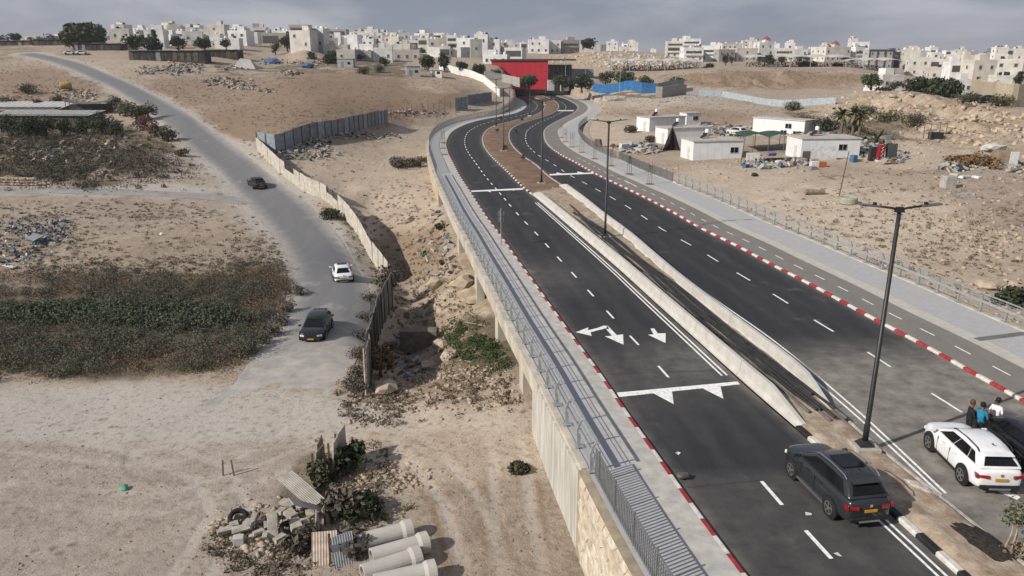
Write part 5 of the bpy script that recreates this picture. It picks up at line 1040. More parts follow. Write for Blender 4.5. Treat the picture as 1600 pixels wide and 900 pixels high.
for (x, y, d, s_, lb) in ((425,92,290,3.4,'large blue tarpaulin covered heap on the middle hill'), (480,104,280,2.6,'blue and white tarpaulin bundle on the middle hill')):
    p = ud(x, y, d); z_ = hz(p[0], p[1]); e = empty('covered_heap', (p[0], p[1], z_), 0, lb, 'tarpaulin'); o = newobj('cover', rockmesh(int(x), BLUE, 2, .5), e, (0, 0, .6)); o.scale = (s_, s_*.6, s_*.8)
def cabin_small(px, py, d, w_, dp, h_, m, label, rz=0.):
    p = ud(px, py, d); z_ = hz(p[0], p[1]); e = empty('cabin', (p[0], p[1], z_), rz, label, 'cabin'); b = MB(); b.box((0, dp/2, h_/2-.3), (w_, dp, h_+.6)); b.build('wall', m, e); b = MB(); b.box((0, dp/2, h_+.06), (w_+.5, dp+.5, .12)); b.build('roof', ROOFW, e)
    b = MB(); b.box((-w_*.2, -.02, 1.0), (.9, .06, 2.0)); b.build('door', mat('door_grey', (.22, .23, .24), .6), e); b = MB(); b.box((w_*.22, -.02, 1.5), (1.0, .06, .8)); b.build('window', GLASS, e)
cabin_small(540, 106, 280, 5.5, 3.5, 3.0, mat('cabin_grey', (.36, .37, .36), .8), 'grey flat roofed cabin alone on the middle hill'); cabin_small(646, 119, 255, 4.4, 3, 3.2, mat('cabin_tin', (.42, .43, .44), .6, .2, 6., stretch=(4, 4, .1)), 'pale corrugated hut at the edge of the rubble slope', .2); cabin_small(681, 117, 258, 3.8, 3, 2.3, WW, 'white kiosk with flat roof beside the curving white wall')

# debris heaps on the middle hill
def debris(name, label, blobs_, n, smin, smax, mats_, seed):
    P = to_ground(scatter(blobs_, n, seed)); R = np.random.default_rng(seed); b = MB()
    for p in P: b.cur = int(R.integers(0, len(mats_))); s_ = R.uniform(smin, smax, 3)*np.array([1.4, 1, .5]); b.box((p[0], p[1], p[2]+R.uniform(0, .3)), tuple(s_), rz=R.uniform(0, 3), rx=R.uniform(-.6, .6), ry=R.uniform(-.6, .6))
    o = b.build(name, mats_); tag(o, label, 'debris', kind='stuff')
DM = [CHUNK, TING, WOODP, DARKP, CHUNK, mat('debris_brown', (.16, .12, .09), .95), mat('scrap_mid', (.34, .33, .31), .7)]
debris('debris_heap', 'long heap of mixed debris on the hill below the animal pens', [(268,110,38,6,.5), (285,106,25,6,.4), (240,113,20,3,.1)], 190, .3, 1.0, DM, 61)
debris('debris_heap', 'heap of broken masonry right of the longer debris heap on the hill', [(345,128,25,5,.5), (380,135,18,5,.4), (418,143,12,2,.1)], 150, .3, .9, DM, 62)
debris('debris_heap', 'dark scrap scattered on the hill below the blue tarpaulins', [(455,115,15,3,.5), (370,107,30,3,.4), (430,98,30,4,.4), (492,100,30,4,.4)], 90, .3, 1.0, DM, 63)
debris('debris_heap', 'rubble spread behind the yellow tank', [(130,152,22,6,.6), (115,145,30,6,.3), (30,150,30,8,.1)], 120, .2, .7, [CHUNK, mat('debris_brown', (.16, .12, .09), .95), ROCKM], 64)
debris('yard_debris', 'stones and scrap thrown about the yard before the left sheds', [(110,240,60,12,.5), (30,235,50,16,.4), (190,235,30,14,.3), (150,222,40,10,.2)], 130, .2, .7, DM[:6], 65)
debris('fence_debris', 'splintered boards and scrap along the foot of the tin fences', [(470,240,40,8,.5), (480,225,25,5,.4), (560,213,50,4,.4), (650,178,50,4,.3), (680,400,35,30,.12), (700,345,20,20,.2), (620,560,30,30,.2)], 230, .15, .7, DM, 66)
debris('cabin_clutter', 'clutter of boxes, sheets and scrap around the white cabins', [(1230,255,30,4,.4), (1345,230,30,14,.5), (1200,258,30,4,.4), (1000,234,30,6,.3), (1120,205,40,8,.4), (1275,215,30,6,.4), (1395,245,20,8,.2), (1500,262,30,5,.3), (1580,262,16,6,.3)], 330, .2, .9, DM+[mat('junk_blue', (.08, .15, .25), .6)], 67)
# ---------------------------------------------------------------- white cabins (right)
CABW = mat('cabin_white_panel', (.70, .71, .72), .6, .06, .6); ROOFC = mat('cabin_roof_dusty', (.46, .42, .37), .85, .15, 1.2); WFR = mat('window_frame', (.55, .56, .57), .5); TANKW = mat('water_tank_white', (.72, .72, .73), .5, .05, 3.)
def cabin(corner_l, corner_r, ht, dep, label, windows=((.78, .55),), back=None, tank=True, rz_extra=0.):
    A_ = G(*corner_l); B_ = G(*corner_r); d = B_-A_; ln = float(np.hypot(d[0], d[1])); an = math.atan2(d[1], d[0]); e = empty('white_cabin', (A_[0], A_[1], min(A_[2], B_[2])), an, label, 'cabin')
    b = MB(); b.box((ln/2, dep/2, ht/2-.2), (ln, dep, ht+.4)); b.build('wall', CABW, e, bevel=.03); b = MB(); b.box((ln/2, dep/2, ht+.07), (ln+.25, dep+.25, .14)); r = b.build('roof', ROOFC, e)
    b = MB(); b.box((ln/2, -.14, ht+.07), (ln+.25, .04, .17)); b.build('fascia', mat('fascia_grey', (.5, .51, .53), .6), r)
    n = int(ln/1.1)
    for i in range(1, n): b = MB(); b.box((ln*i/n, -.006, ht/2), (.03, .012, ht*.98)); b.build('panel_seam', mat('panel_seam', (.56, .57, .585), .6), e)
    for u, v in windows:
        f = MB(); f.box((ln*u, -.02, ht*v), (1.35, .08, .95)); w0 = f.build('window', WFR, e)
        for q in (-.32, .32): f = MB(); f.box((ln*u+q, -.065, ht*v), (.56, .02, .80)); f.build('pane', GLASS, w0)
    f = MB(); f.box((-.02, dep*.35, 1.0), (.06, .95, 2.0)); f.build('door', mat('door_pale', (.60, .60, .58), .6), e)
    if tank:
        wt = empty('solar_water_heater', (0, 0, 0)); wt.parent = e; wt.location = (ln*.36, dep*.62, ht+.14)
        f = MB(); f.lathe([(0, 0), (.30, 0), (.30, 1.1), (.15, 1.18)], (.55, .2, .25), 14, 'Z', cap=False); f.build('tank', TANKW, wt, smooth=True); f = MB(); f.box((-.1, -.1, .45), (1.15, 1.0, .06), ry=-.75); f.build('collector', GLASS, wt)
        for x, y in ((.3, 0), (.8, 0), (.3, .4), (.8, .4)): f = MB(); f.tube([(x, y, 0), (x, y, .3)], .03, 5); f.build('leg', GALVD, wt)
    return e
cabin((1082,251), (1160,247), 2.9, 5.2, 'nearest white cabin with a twin window right of the dark netting', ((.82, .52),))
cabin((1042,226), (1108,221), 2.8, 4.6, 'second white cabin in the row behind the nearest one', ((.9, .52),)); cabin((1014,206), (1070,202), 2.8, 4.6, 'third white cabin at the back of the row', ())
cabin((1175,210), (1256,209.5), 3.2, 4.0, 'separate long white cabin standing behind the green shade net', ((.70, .66), (.62, .27), (.86, .27)), tank=False); cabin((1250,250), (1342,246), 3.1, 5.5, 'right white cabin with striped sheet in front', ((.7, .6),))
cabin((1072,196), (1095,194), 2.6, 3, 'small grey annex cabin at the end of the third cabin', ((.6, .6),), tank=False)
# green shade net on posts
NET = mat('shade_net_green', (.030, .075, .060), .8, .2, 3.); q0 = G(1162, 240); q1 = G(1248, 240)
e = empty('shade_net', q0, 0, 'dark green shade net stretched between the white cabins', 'awning'); b = MB(); ln = q1[0]-q0[0]; V = []; n = 10
for i in range(n+1):
    for j in range(5): u = i/n; v = j/4; V.append((ln*u*1.05-.3, v*7, 2.6+.5*abs(math.sin(u*math.pi*2))*(1-v*.3)+.25*math.sin(v*math.pi)))
b.add(V, [(i*5+j, (i+1)*5+j, (i+1)*5+j+1, i*5+j+1) for i in range(n) for j in range(4)]); b.build('net', NET, e).modifiers.new('s', 'SOLIDIFY').thickness = .03
for i in (0, 2, 5, 8, 10):
    for v in (0, 7): b = MB(); b.tube([(ln*i/n*1.05-.3, v, -.3), (ln*i/n*1.05-.3, v, 2.8)], .05, 6); b.build('post', WOOD, e)
p = G(1248, 250); e = empty('tin_screen', G(1250, 252), .02, 'ribbed white tin screen leaning in front of the right cabin', 'screen'); 
for k in range(7): b = MB(); b.box((2.7, 0, .17+.31*k), (5.4, .07, .29)); b.build('slat', mat('screen_white', (.62, .63, .65), .6), e)
b = MB(); b.box((.8, -.08, .75), (1.1, .06, 1.5)); b.build('door', mat('door_brown', (.12, .09, .075), .8), e)
def junk(name, px, py, dims, m, label, rz=None, cat='junk', lift=0., tilt=0., group=None, bevel=.03):
    p = G(px, py); b = MB(); b.box((0, 0, dims[2]/2), dims, rx=tilt); o = b.build(name, m, bevel=bevel); o.location = (p[0], p[1], p[2]+lift); o.rotation_euler[2] = random.uniform(0, 3) if rz is None else rz; return tag(o, label, cat, group)
ORNG = mat('orange_box', (.42, .13, .035), .7); WPL = mat('white_plastic', (.66, .66, .66), .5)
junk('white_chest', 1272, 261, (1.2, .7, .8), WPL, 'white chest in front of the striped tin screen', .1); junk('orange_cabinet', 1284, 261, (1.1, .6, .75), ORNG, 'orange cabinet beside the white chest', .1); junk('grey_crate', 1270, 265, (.9, .6, .45), TING, 'grey crate on the sand before the white chest', .2)
junk('blue_barrel', 1333, 253, (.8, .8, 1.0), mat('barrel_blue', (.05, .15, .27), .6), 'blue barrel at the right end of the right cabin', .4); junk('white_sheet', 1176, 251, (2.1, .1, 1.2), WPL, 'white sheet hung under the edge of the green net', .02, 'cloth'); junk('blue_bag', 1165, 262, (.8, .6, .5), BLUE, 'small blue bag lying on the sand below the nearest cabin', .6)
# low table with purple blankets under the net
p = G(1206, 254); e = empty('work_table', p, .1, 'rough table under the green net with clutter', 'table'); b = MB(); b.box((0, 0, .82), (3.4, 1.6, .10)); b.build('table_top', WOODP, e)
for x in (-1.5, 1.5):
    for y in (-.6, .6): b = MB(); b.box((x, y, .4), (.12, .12, .8)); b.build('leg', WOOD, e)
junk('purple_blanket', 1204, 252, (1.3, .8, .5), mat('blanket_purple', (.19, .16, .26), .9), 'grey purple blanket heap on the table under the net', .2, 'blanket', .9, .3); junk('wash_trolley', 1216, 257, (1.1, .7, .6), WPL, 'white overturned cart leg under the green net', .9, 'cart')
# black netting tripod
p = G(1048, 236); e = empty('net_tripod', p, 0, 'black netting draped over poles between two white cabins', 'netting'); b = MB(); b.add([(-1.5, 0, 0), (1.7, -.2, 0), (.2, .8, 0), (.1, .1, 4.0), (-.3, -.3, 1.4), (.7, -.3, 1.3)], [(0, 4, 3), (1, 3, 5), (1, 2, 3), (2, 0, 3)]); b.build('netting', mat('net_black', (.02, .02, .021), .9), e)
for a_ in ((-1.4, 0), (1.6, -.2), (.2, .8)): b = MB(); b.tube([(a_[0], a_[1], 0), (.1, .1, 4.3)], .05, 5); b.build('pole', WOOD, e)
# red drinks cooler with pale swirl + dark lean-to
p = G(1374, 252); e = empty('drinks_cooler', p, .12, 'red drinks cooler with a pale swirl standing in a tin lean-to', 'cooler'); b = MB(); b.box((0, 0, 1.2), (.85, .75, 2.4)); b.build('case', mat('cooler_red', (.27, .02, .03), .45), e, bevel=.05)
b = MB(); b.tube([(.2, -.40, .6), (-.16, -.40, .85), (.18, -.40, 1.1), (-.18, -.40, 1.4), (.16, -.40, 1.7), (-.1, -.40, 1.95), (.15, -.40, 2.1)], .04, 6); b.build('swirl_mark', WPL, e); b = MB(); b.box((0, -.1, .1), (1.1, .9, .25)); b.build('base', WPL, e)
p = G(1384, 251); e = empty('tin_lean_to', p, .1, 'dark tin lean-to right of the red drinks cooler', 'shed'); b = MB(); b.box((.7, .6, 1.2), (1.6, .08, 2.5), rz=.4, rx=-.15); b.box((.9, .1, 1.2), (1.5, .08, 2.5), rz=.1); b.build('panel', mat('tin_dark', (.10, .105, .11), .6), e); b = MB(); b.tube([(1.75, 0, -.2), (1.75, 0, 2.9)], .05, 6); b.build('post', GALV, e)
junk('dark_cabinet', 1362, 251, (1.0, .7, 2.0), DARKP, 'black cabinet left of the red drinks cooler', .1, 'cabinet')
# leaning poles, logs, stand pipe tank
p = G(1311, 306); b = MB(); b.tube([(p[0], p[1], p[2]-.3), (p[0]+.55, p[1]+.1, p[2]+5.2)], [.07, .05], 7); tag(b.build('timber_pole', RUST, world='base'), 'leaning brown pole standing alone in the sand', 'pole')
p = G(1157, 256); b = MB(); b.tube([(p[0], p[1], p[2]-.3), (p[0]+.35, p[1], p[2]+4.0)], [.08, .06], 7); tag(b.build('timber_pole', WOOD, world='base'), 'dark pole at the corner of the nearest white cabin', 'pole')
p = G(1325, 318); b = MB(); b.lathe([(.95, 0), (1.0, .1), (.98, .62), (.85, .72), (.8, .6), (.0, .55)], n=20, cap=False); o = b.build('concrete_ring', mat('ring_grey_green', (.33, .335, .27), .85)); o.location = p; tag(o, 'grey green round concrete ring at the foot of the leaning pole', 'ring')
p = G(1272, 304); b = MB(); b.tube([(-1.1, 0, .35), (1.2, .1, .3)], [.34, .30], 12); o = b.build('felled_log', mat('log_bark', (.27, .22, .17), .95, .3, 4.), smooth=False); o.location = p; tag(o, 'short thick log lying on the sand', 'log')
p = G(1296, 280); e = empty('dead_branches', p, 0, 'dry forked branches lying on the sand before the right cabin', 'branches'); R = random.Random(4)
for k in range(7): a_ = R.uniform(0, 6.28); b = MB(); b.tube([(0, 0, .2), (math.cos(a_)*.9, math.sin(a_)*.6, .45), (math.cos(a_)*1.7, math.sin(a_)*1.0, R.uniform(.1, .9))], [.06, .04, .02], 5); b.build('branch', mat('dry_branch', (.24, .19, .13), .9), e)
junk('steel_tank', 1480, 294, (1.3, 1.2, 1.5), mat('tank_steel', (.40, .39, .36), .6), 'grey square tank standing on the stony ground', .1, 'tank'); junk('scrap_beam', 1504, 308, (2.6, .4, .3), TING, 'long grey scrap beam on the stony ground', -.6, 'scrap')
for i, (x, y) in enumerate(((1490,275), (1502,279), (1510,278), (1525,279))): junk('cement_bag', x, y, (1.0, .6, .35), WPL if i % 2 else mat('bag_grey', (.45, .44, .42), .8), 'pale sack dumped above the grey square tank, %s from the left' % ('first', 'second', 'third', 'fourth')[i], None, 'sack', group='pale sacks on the stony ground', bevel=.12)
# hut at the right edge, gate frame, scrap heap by the pavement
e = empty('scrap_hut', G(1572, 262), -.1, 'small patched hut with pale tarpaulin at the right edge', 'hut'); b = MB(); b.box((0, 1.2, 1.0), (2.4, 2.2, 2.2)); b.build('wall', mat('hut_rust', (.30, .23, .17), .9), e); b = MB(); b.box((.8, .02, 1.0), (1.0, .15, 2.2)); b.build('door', WPL, e)
o = newobj('cover', rockmesh(77, mat('tarp_pale', (.52, .51, .48), .8), 2, .6), e, (-.8, 2.4, 2.3)); o.scale = (1.7, 1.2, 1.1)
e = empty('timber_shelter', G(1452, 219), 0, 'open timber frame shelter on the rocky bench', 'frame')
for x in (0, 2.6): 
    for y in (0, 2): b = MB(); b.tube([(x, y, -.2), (x, y, 2.9)], .07, 5); b.build('post', WOOD, e)
for y in (0, 2): b = MB(); b.tube([(-.2, y, 2.5), (2.8, y, 2.7)], .06, 5); b.build('beam', WOOD, e)
b = MB(); b.box((1.5, 1, .6), (2.0, 1.2, 1.2)); b.build('bin', DARKP, e)
for i, (x, y, dm, m_, lb) in enumerate(((975,234,(1.6,.8,1.1),WPL,'white crumpled sheet metal in the scrap heap by the pavement'), (985,228,(1.8,.7,.9),mat('scrap_pale', (.5, .52, .54), .5),'pale scrap bundle behind the white one by the pavement'), (998,236,(2.2,.8,.5),mat('scrap_pale', (.5, .52, .54), .5),'long pale scrap sheet at the front of the heap'), (957,231,(2.4,.6,.6),mat('scrap_red', (.22, .07, .05), .8),'reddish rusted beam in the scrap heap'), (935,230,(1.3,.5,1.5),WOOD,'brown wooden frame left of the scrap heap'), (1015,233,(3.0,.3,.25),WOOD,'dark timber lying right of the scrap heap'), (1030,238,(3.2,.3,.2),WOOD,'long dark timber lying nearest the black netting'))):
    junk('scrap_piece', x, y, dm, m_, lb, None, 'scrap', 0, random.uniform(-.3, .3))
# ---------------------------------------------------------------- red hall, blue fence, walls, canopies
RED = mat('hall_red', (.50, .028, .045), .65, .08, .5); A_ = ud(768, 131, 300); B_ = ud(856, 131, 300); e = empty('red_hall', (A_[0], 300, A_[2]), -.02, 'bright red windowless hall with thin dark roof at the end of the road', 'building'); ln = B_[0]-A_[0]; hh = 8.4
b = MB(); b.box((ln/2, 9, hh/2-1), (ln, 18, hh+2)); b.build('wall', RED, e); b = MB(); b.box((ln/2+5, 9, hh+.25), (ln+11, 19, .5)); b.build('roof', mat('hall_roof', (.06, .055, .06), .7), e)
b = MB(); b.box((ln+4.6, 10, hh*.38), (9.0, 12, hh*.86)); b.build('glazed_wing', mat('hall_dark', (.035, .037, .045), .35), e)
for k in range(6): b = MB(); b.box((ln+.8+k*1.5, 3.95, hh*.45), (.14, .14, hh*.9)); b.build('mullion', GALVD, e)
b = MB(); b.box((ln+13, 10, 2.6), (9, 10, 5.2)); b.build('annex', mat('annex_grey', (.20, .21, .22), .7), e)
for k in range(1, 9): b = MB(); b.box((ln*k/9, -.02, hh/2), (.05, .06, hh*.98)); b.build('cladding_seam', mat('hall_red_dark', (.33, .02, .03), .7), e)
BLF = mat('blue_screen', (.035, .15, .36), .6, .2, 1.2)
def screen(pts, ht, pw, m, label, name='screen_fence', cat='fence', seed=1):
    tin_fence(name, [G(*p) for p in pts], ht, pw, m, label, seed, wobble=.02, tilt=.01, cat=cat)
screen([(926,143), (960,144.5), (1000,145.5), (1026,146)], 3.0, 2.2, BLF, 'bright blue screen fence in front of the trees right of the road', seed=31); screen([(1026,148), (1050,142), (1068,138)], 3.2, 2.4, mat('screen_grey', (.30, .31, .32), .7), 'grey screen fence turning back from the blue fence', seed=32)
plain_wall('concrete_wall', [G(*p) for p in [(1024,152), (1034,152.5), (1072,148)]], 3.0, .4, mat('wall_grey_dark', (.30, .28, .25), .9), 'grey concrete wall below the screen fence on the right')
screen([(1090,149), (1130,151), (1165,158), (1200,165), (1240,166), (1275,164), (1305,163)], 1.7, 2.3, mat('screen_blue_grey', (.37, .42, .46), .7), 'long pale blue grey tin fence across the brown ground', seed=33)
for (px0, px1, py, d, lb) in ((955,1092,111,330,'wide white car park canopy over the cut bank'), (1166,1232,110,335,'left arch of the long white canopy'), (1230,1325,111,332,'long white canopy right of the left arch'), (1316,1402,111,330,'right most white canopy of the row')):
    A_ = ud(px0, py, d); B_ = ud(px1, py, d); ln = B_[0]-A_[0]; z0 = hz((A_[0]+B_[0])/2, d); e = empty('canopy', (A_[0], d, z0), 0, lb, 'canopy', 'white canopies above the cut bank'); n = max(2, int(ln/7)); b = MB(); rings = []
    for i in range(4*n+1): x = ln*i/(4*n); z = 3.6+.5*math.sin(math.pi*((i % 4)/4)); rings.append([(x, -3, z), (x, 5, z+.7), (x, 5, z+.85), (x, -3, z+.15)])
    b.loft(rings); b.build('roof', mat('canopy_white', (.52, .51, .49), .7), e)
    for i in range(n+1):
        for y in (-2.4, 4.4): b = MB(); b.tube([(ln*i/n, y, -1), (ln*i/n, y, 3.8)], .14, 6); b.build('post', GALV, e)
        for sg in (-1, 1):
            if 0 <= i+sg*.3 <= n: b = MB(); b.tube([(ln*i/n, -2.4, 2.4), (ln*i/n+sg*1.6, -2.4, 3.7)], .09, 5); b.build('brace', GALVD, e)
plain_wall('white_gate_wall', [G(*p) for p in [(856,139), (866,139.5)]], 3.0, .5, WW, 'left white gate pier right of the red hall'); plain_wall('white_gate_wall', [G(*p) for p in [(876,140), (889,140)]], 3.0, .5, WW, 'right white gate block beyond the road end')
plain_wall('beige_wall', [G(*p) for p in [(1515,148), (1552,160), (1580,166), (1625,170)]], 4.2, .4, mat('wall_beige', (.50, .43, .32), .9), 'beige boundary wall behind the black cars on the terrace')
# far thin poles
for i, (px, py, h, lb) in enumerate(((1068-800+800,0,0,''), (883,141,10,'thin pale lamp pole right of the red hall'), (914,143,9,'thin pale lamp pole left of the blue fence'), (968,144,9,'thin lamp pole behind the middle of the blue fence'), (1055,138,9,'thin lamp pole behind the grey screen fence'))):
    if h: p = G(px, py); b = MB(); b.tube([(p[0], p[1], p[2]-.2), (p[0], p[1], p[2]+h)], [.10, .07], 6); b.box((p[0]-.5, p[1], p[2]+h), (1.2, .25, .08)); tag(b.build('lamp_pole', GALV, world='base'), lb, 'lamp pole')
# ---------------------------------------------------------------- the town
BC = {'white': [(.70, .70, .69), (.64, .64, .63), (.74, .735, .73)], 'cream': [(.62, .595, .545), (.65, .63, .585), (.60, .57, .515)], 'sand': [(.54, .50, .44), (.57, .535, .475)], 'grey': [(.34, .335, .32), (.38, .37, .345)], 'pink': [(.54, .45, .42)], 'dark': [(.07, .07, .075)], 'framed': [(.42, .41, .39)], 'bungalow': [(.66, .65, .63)]}
BMAT = {k: [mat('house_%s_%d' % (k, i), c, .9, .14, .35, .1, 3.) for i, c in enumerate(v)] for k, v in BC.items()}
WINM = mat('house_window_dark', (.075, .078, .085), .3, .2, 1.); ROOFH = mat('house_roof_flat', (.42, .40, .365), .95, .2, .4); TILE = mat('roof_red_tile', (.30, .075, .055), .85); DARKO = mat('open_storey_shade', (.09, .082, .075), .9)  # DARKO panels paint the shade inside open storeys and behind balconies
wm = MB(); wm.box((0, -.03, 0), (1.15, .10, 1.35)); WMESH = wm.mesh('window', mat('house_window_frame', (.50, .49, .47), .7)); wm = MB(); wm.box((0, -.09, 0), (.82, .03, 1.0)); PMESH = wm.mesh('pane', WINM)
tm = MB(); tm.lathe([(.0, 0), (.62, 0), (.62, 1.3), (.3, 1.5), (0, 1.5)], n=10, cap=False); TMESH = tm.mesh('water_tank', TANKW); tb = MB(); tb.lathe([(.0, 0), (.62, 0), (.62, 1.3), (.3, 1.5), (0, 1.5)], n=10, cap=False); TMESHB = tb.mesh('water_tank', DARKP)
cnt = {}
def house(t, i):
    x0, x1, yt, yb, d, colr, st, ex, words = t; R = random.Random(i*7+1); A_ = ud(x0, yb, d); B_ = ud(x1, yb, d); ln = B_[0]-A_[0]; top = ud(x0, yt, d)[2]; base = A_[2]; ht = max(2.8, top-base); cx = (A_[0]+B_[0])/2; dep = min(14, max(6, ln*R.uniform(.6, 1.0)))
    rz = R.uniform(-.3, .3); ca = abs(math.cos(rz)); sa = abs(math.sin(rz)); ln = max(3.5, (ln-dep*sa*.8)/ca)
    far = words is None; gen = words == 0
    if far or gen:
        zone = next(z for lim, z in ((160, 'at the far left end of the ridge'), (300, 'above the long animal pen'), (430, 'behind the hilltop tents'), (540, 'behind the tall cypress clump'), (620, 'behind the tall apartment block'), (700, 'above the rubble slope'), (800, 'left behind the red hall'), (1100, 'right behind the stony hill'), (1200, 'behind the car park canopy'), (1300, 'behind the house with the red lantern'), (1400, 'behind the dark framed block'), (1500, 'beyond the hillside terrace'), (9999, 'at the far right end of the ridge')) if x0 < lim)
        k_ = (colr, zone, far, st if gen else 0); cnt[k_] = cnt.get(k_, 0)+1
        words = '%s %s %s%s' % ('small' if far else 'plain', ('sand coloured' if colr == 'sand' else colr)+(' far-off house' if far else ' %d-storey house' % st), zone, ['', ', second such one', ', third such one', ', fourth such one', ', fifth such one', ', sixth such one', ', seventh such one', ', eighth such one', ', ninth such one', ', tenth such one', ', eleventh such one', ', twelfth such one'][cnt[k_]-1])
    e = empty('house', (cx, d+2, base), rz, words, 'house', 'far houses of the town' if far else 'houses of the town'); m = R.choice(BMAT[colr])
    b = MB(); b.box((0, dep/2, ht/2-2.5), (ln, dep, ht+5)); b.build('wall', m, e)
    b = MB()                                 # parapet ring around a flat roof
    for c, dm in (((0, .1), (ln+.16, .25)), ((0, dep-.1), (ln+.16, .25)), ((-ln/2+.05, dep/2), (.25, dep-.35)), ((ln/2-.05, dep/2), (.25, dep-.35))): b.box((c[0], c[1], ht+.3), (dm[0], dm[1], .7))
    b.build('parapet', m, e); b = MB(); b.box((0, dep/2, ht+.02), (ln-.4, dep-.4, .04)); b.build('roof', ROOFH, e)
    if far and d > 650 and not ex: nst = 1
    nst = max(1, min(st, int(ht/2.7))); sh = ht/nst; nw = max(1, min(6, int(ln/3.0))); R2 = random.Random(i)
    for s in range(nst):
        if 'd' in ex and s == nst-1: b = MB(); b.box((0, -.03, (s+.5)*sh), (ln*.86, .12, sh*.66)); b.build('storey_shade_panel', DARKO, e); continue
        for q in range(nw):
            if R2.random() < (.12 if 'g' in ex else .3) or far and q % 2: continue
            x = -ln/2+(q+.5)*ln/nw+R2.uniform(-.3, .3)*('g' not in ex); o = newobj('window', WMESH, e, (x, 0, (s+.52)*sh)); k = R2.choice([1, 1, 1.25, .8]) if 'g' not in ex else 1; o.scale = (k, 1, min(1.1, sh/2.8)); newobj('pane', PMESH, o)
        for q in range(max(1, int(dep/4))):
            if far: continue
            sd = -1; o = newobj('window', WMESH, e, (sd*ln/2, (q+.5)*dep/max(1, int(dep/4)), (s+.52)*sh)); o.rotation_euler[2] = -math.pi/2; newobj('pane', PMESH, o)
    if 'b' in ex:
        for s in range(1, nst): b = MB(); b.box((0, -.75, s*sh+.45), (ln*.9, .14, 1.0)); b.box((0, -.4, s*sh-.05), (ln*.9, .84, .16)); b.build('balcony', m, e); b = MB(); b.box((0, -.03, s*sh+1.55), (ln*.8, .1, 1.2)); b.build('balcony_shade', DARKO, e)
    if 't' in ex or R.random() < .55:
        for q in range(R.randint(1, 3)): newobj('water_tank', R.choice([TMESH, TMESH, TMESHB]), e, (R.uniform(-.4, .4)*ln, R.uniform(.2, .8)*dep, ht+.05))
    if R.random() < .5 and not far: b = MB(); w2 = R.uniform(.25, .5)*ln; b.box((R.uniform(-.2, .2)*ln, dep*.6, ht+1.2), (w2, dep*.4, 2.4)); b.build('roof_room', m, e)
    if 'r' in ex: b = MB(); b.box((ln*.1, dep*.4, ht+1.1), (3.4, 3.4, 2.2)); b.build('roof_tower', m, e); b = MB(); b.lathe([(2.3, ht+2.2), (2.0, ht+2.5), (.3, ht+3.9)], (ln*.1, dep*.4, 0), 8); b.build('tower_roof', TILE, e)
    if colr == 'framed':
        for q in range(4): b = MB(); b.box((-ln/2+q*ln/3, -.12, ht/2), (.6, .3, ht+.3)); b.build('dark_frame', BMAT['dark'][0], e)
        b = MB(); b.box((0, -.14, ht+.2), (ln+.7, .34, .7)); b.build('dark_frame', BMAT['dark'][0], e)
    if R.random() < .4 and not far: b = MB(); q = R.uniform(-.4, .4)*ln; b.tube([(q, dep*.5, ht), (q, dep*.5, ht+3)], .05, 4); b.build('mast', GALVD, e)
    return e
for i, t in enumerate(TOWN): house(t, i)
# ---------------------------------------------------------------- trees
LEAFD = leafmat('leaf_dark_green', (.016, .025, .012), (.046, .058, .026)); LEAFG = leafmat('leaf_green', (.028, .042, .016), (.075, .09, .034)); LEAFO = leafmat('leaf_olive', (.038, .042, .022), (.095, .092, .052)); BARK = mat('tree_bark', (.10, .075, .055), .95, .3, 4.); PALML = leafmat('palm_frond', (.035, .042, .018), (.10, .105, .05)); DRYF = leafmat('dry_frond', (.12, .09, .055), (.24, .185, .115))
def tree(p, r, h, m, label, n=900, leaf=.22, name='tree', cat='tree', group=None, seed=0, squash=.8, trunk=True, clumps=16):
    R = np.random.default_rng(seed); e = empty(name, (p[0], p[1], p[2]-.1), R.uniform(0, 6), label, cat, group); zc = h-r*squash
    c = R.normal(size=(clumps, 3)); c /= np.linalg.norm(c, axis=1)[:, None]; c *= (R.random((clumps, 1))**.5)*np.array([r*.72, r*.72, r*squash*.72]); c[:, 2] += zc; cr_ = np.stack([R.uniform(.28, .5, clumps)*r]*3, 1)*np.array([1, 1, .8])
    V, F = leafcloud(c, cr_, n, leaf, R, shell=.6); newobj('crown', rawmesh('crown', V, F, m), e)
    if trunk:
        b = MB(); b.tube([(0, 0, -.4), (.05*r, 0, h*.25), (0, .06*r, zc)], [.11*r, .08*r, .04*r], 7)
        for k in range(5): q = c[k]; b.tube([(.03*r, 0, h*.28+.05*k), tuple(q*.6+np.array([0, 0, h*.15])), tuple(q)], [.05*r, .035*r, .015*r], 5)
        b.build('trunk', BARK, e)
    return e
def dtree(x0, x1, yt, yb, d, m, label, n=900, seed=0, cyp=False, name='tree', dz=None):
    A_ = ud(x0, yb, d); B_ = ud(x1, yb, d); top = ud(x0, yt, d)[2]; r = (B_[0]-A_[0])/2; cx = (A_[0]+B_[0])/2; z_ = A_[2] if dz is None else hz(cx, d); h = max(2.0, (top-z_)*1.05); r *= 1.12; return tree((cx, d, z_), r, h, m, label, int(n*1.5), max(.2, r*.11), name, 'tree', None, seed, h*.46/r, clumps=26)
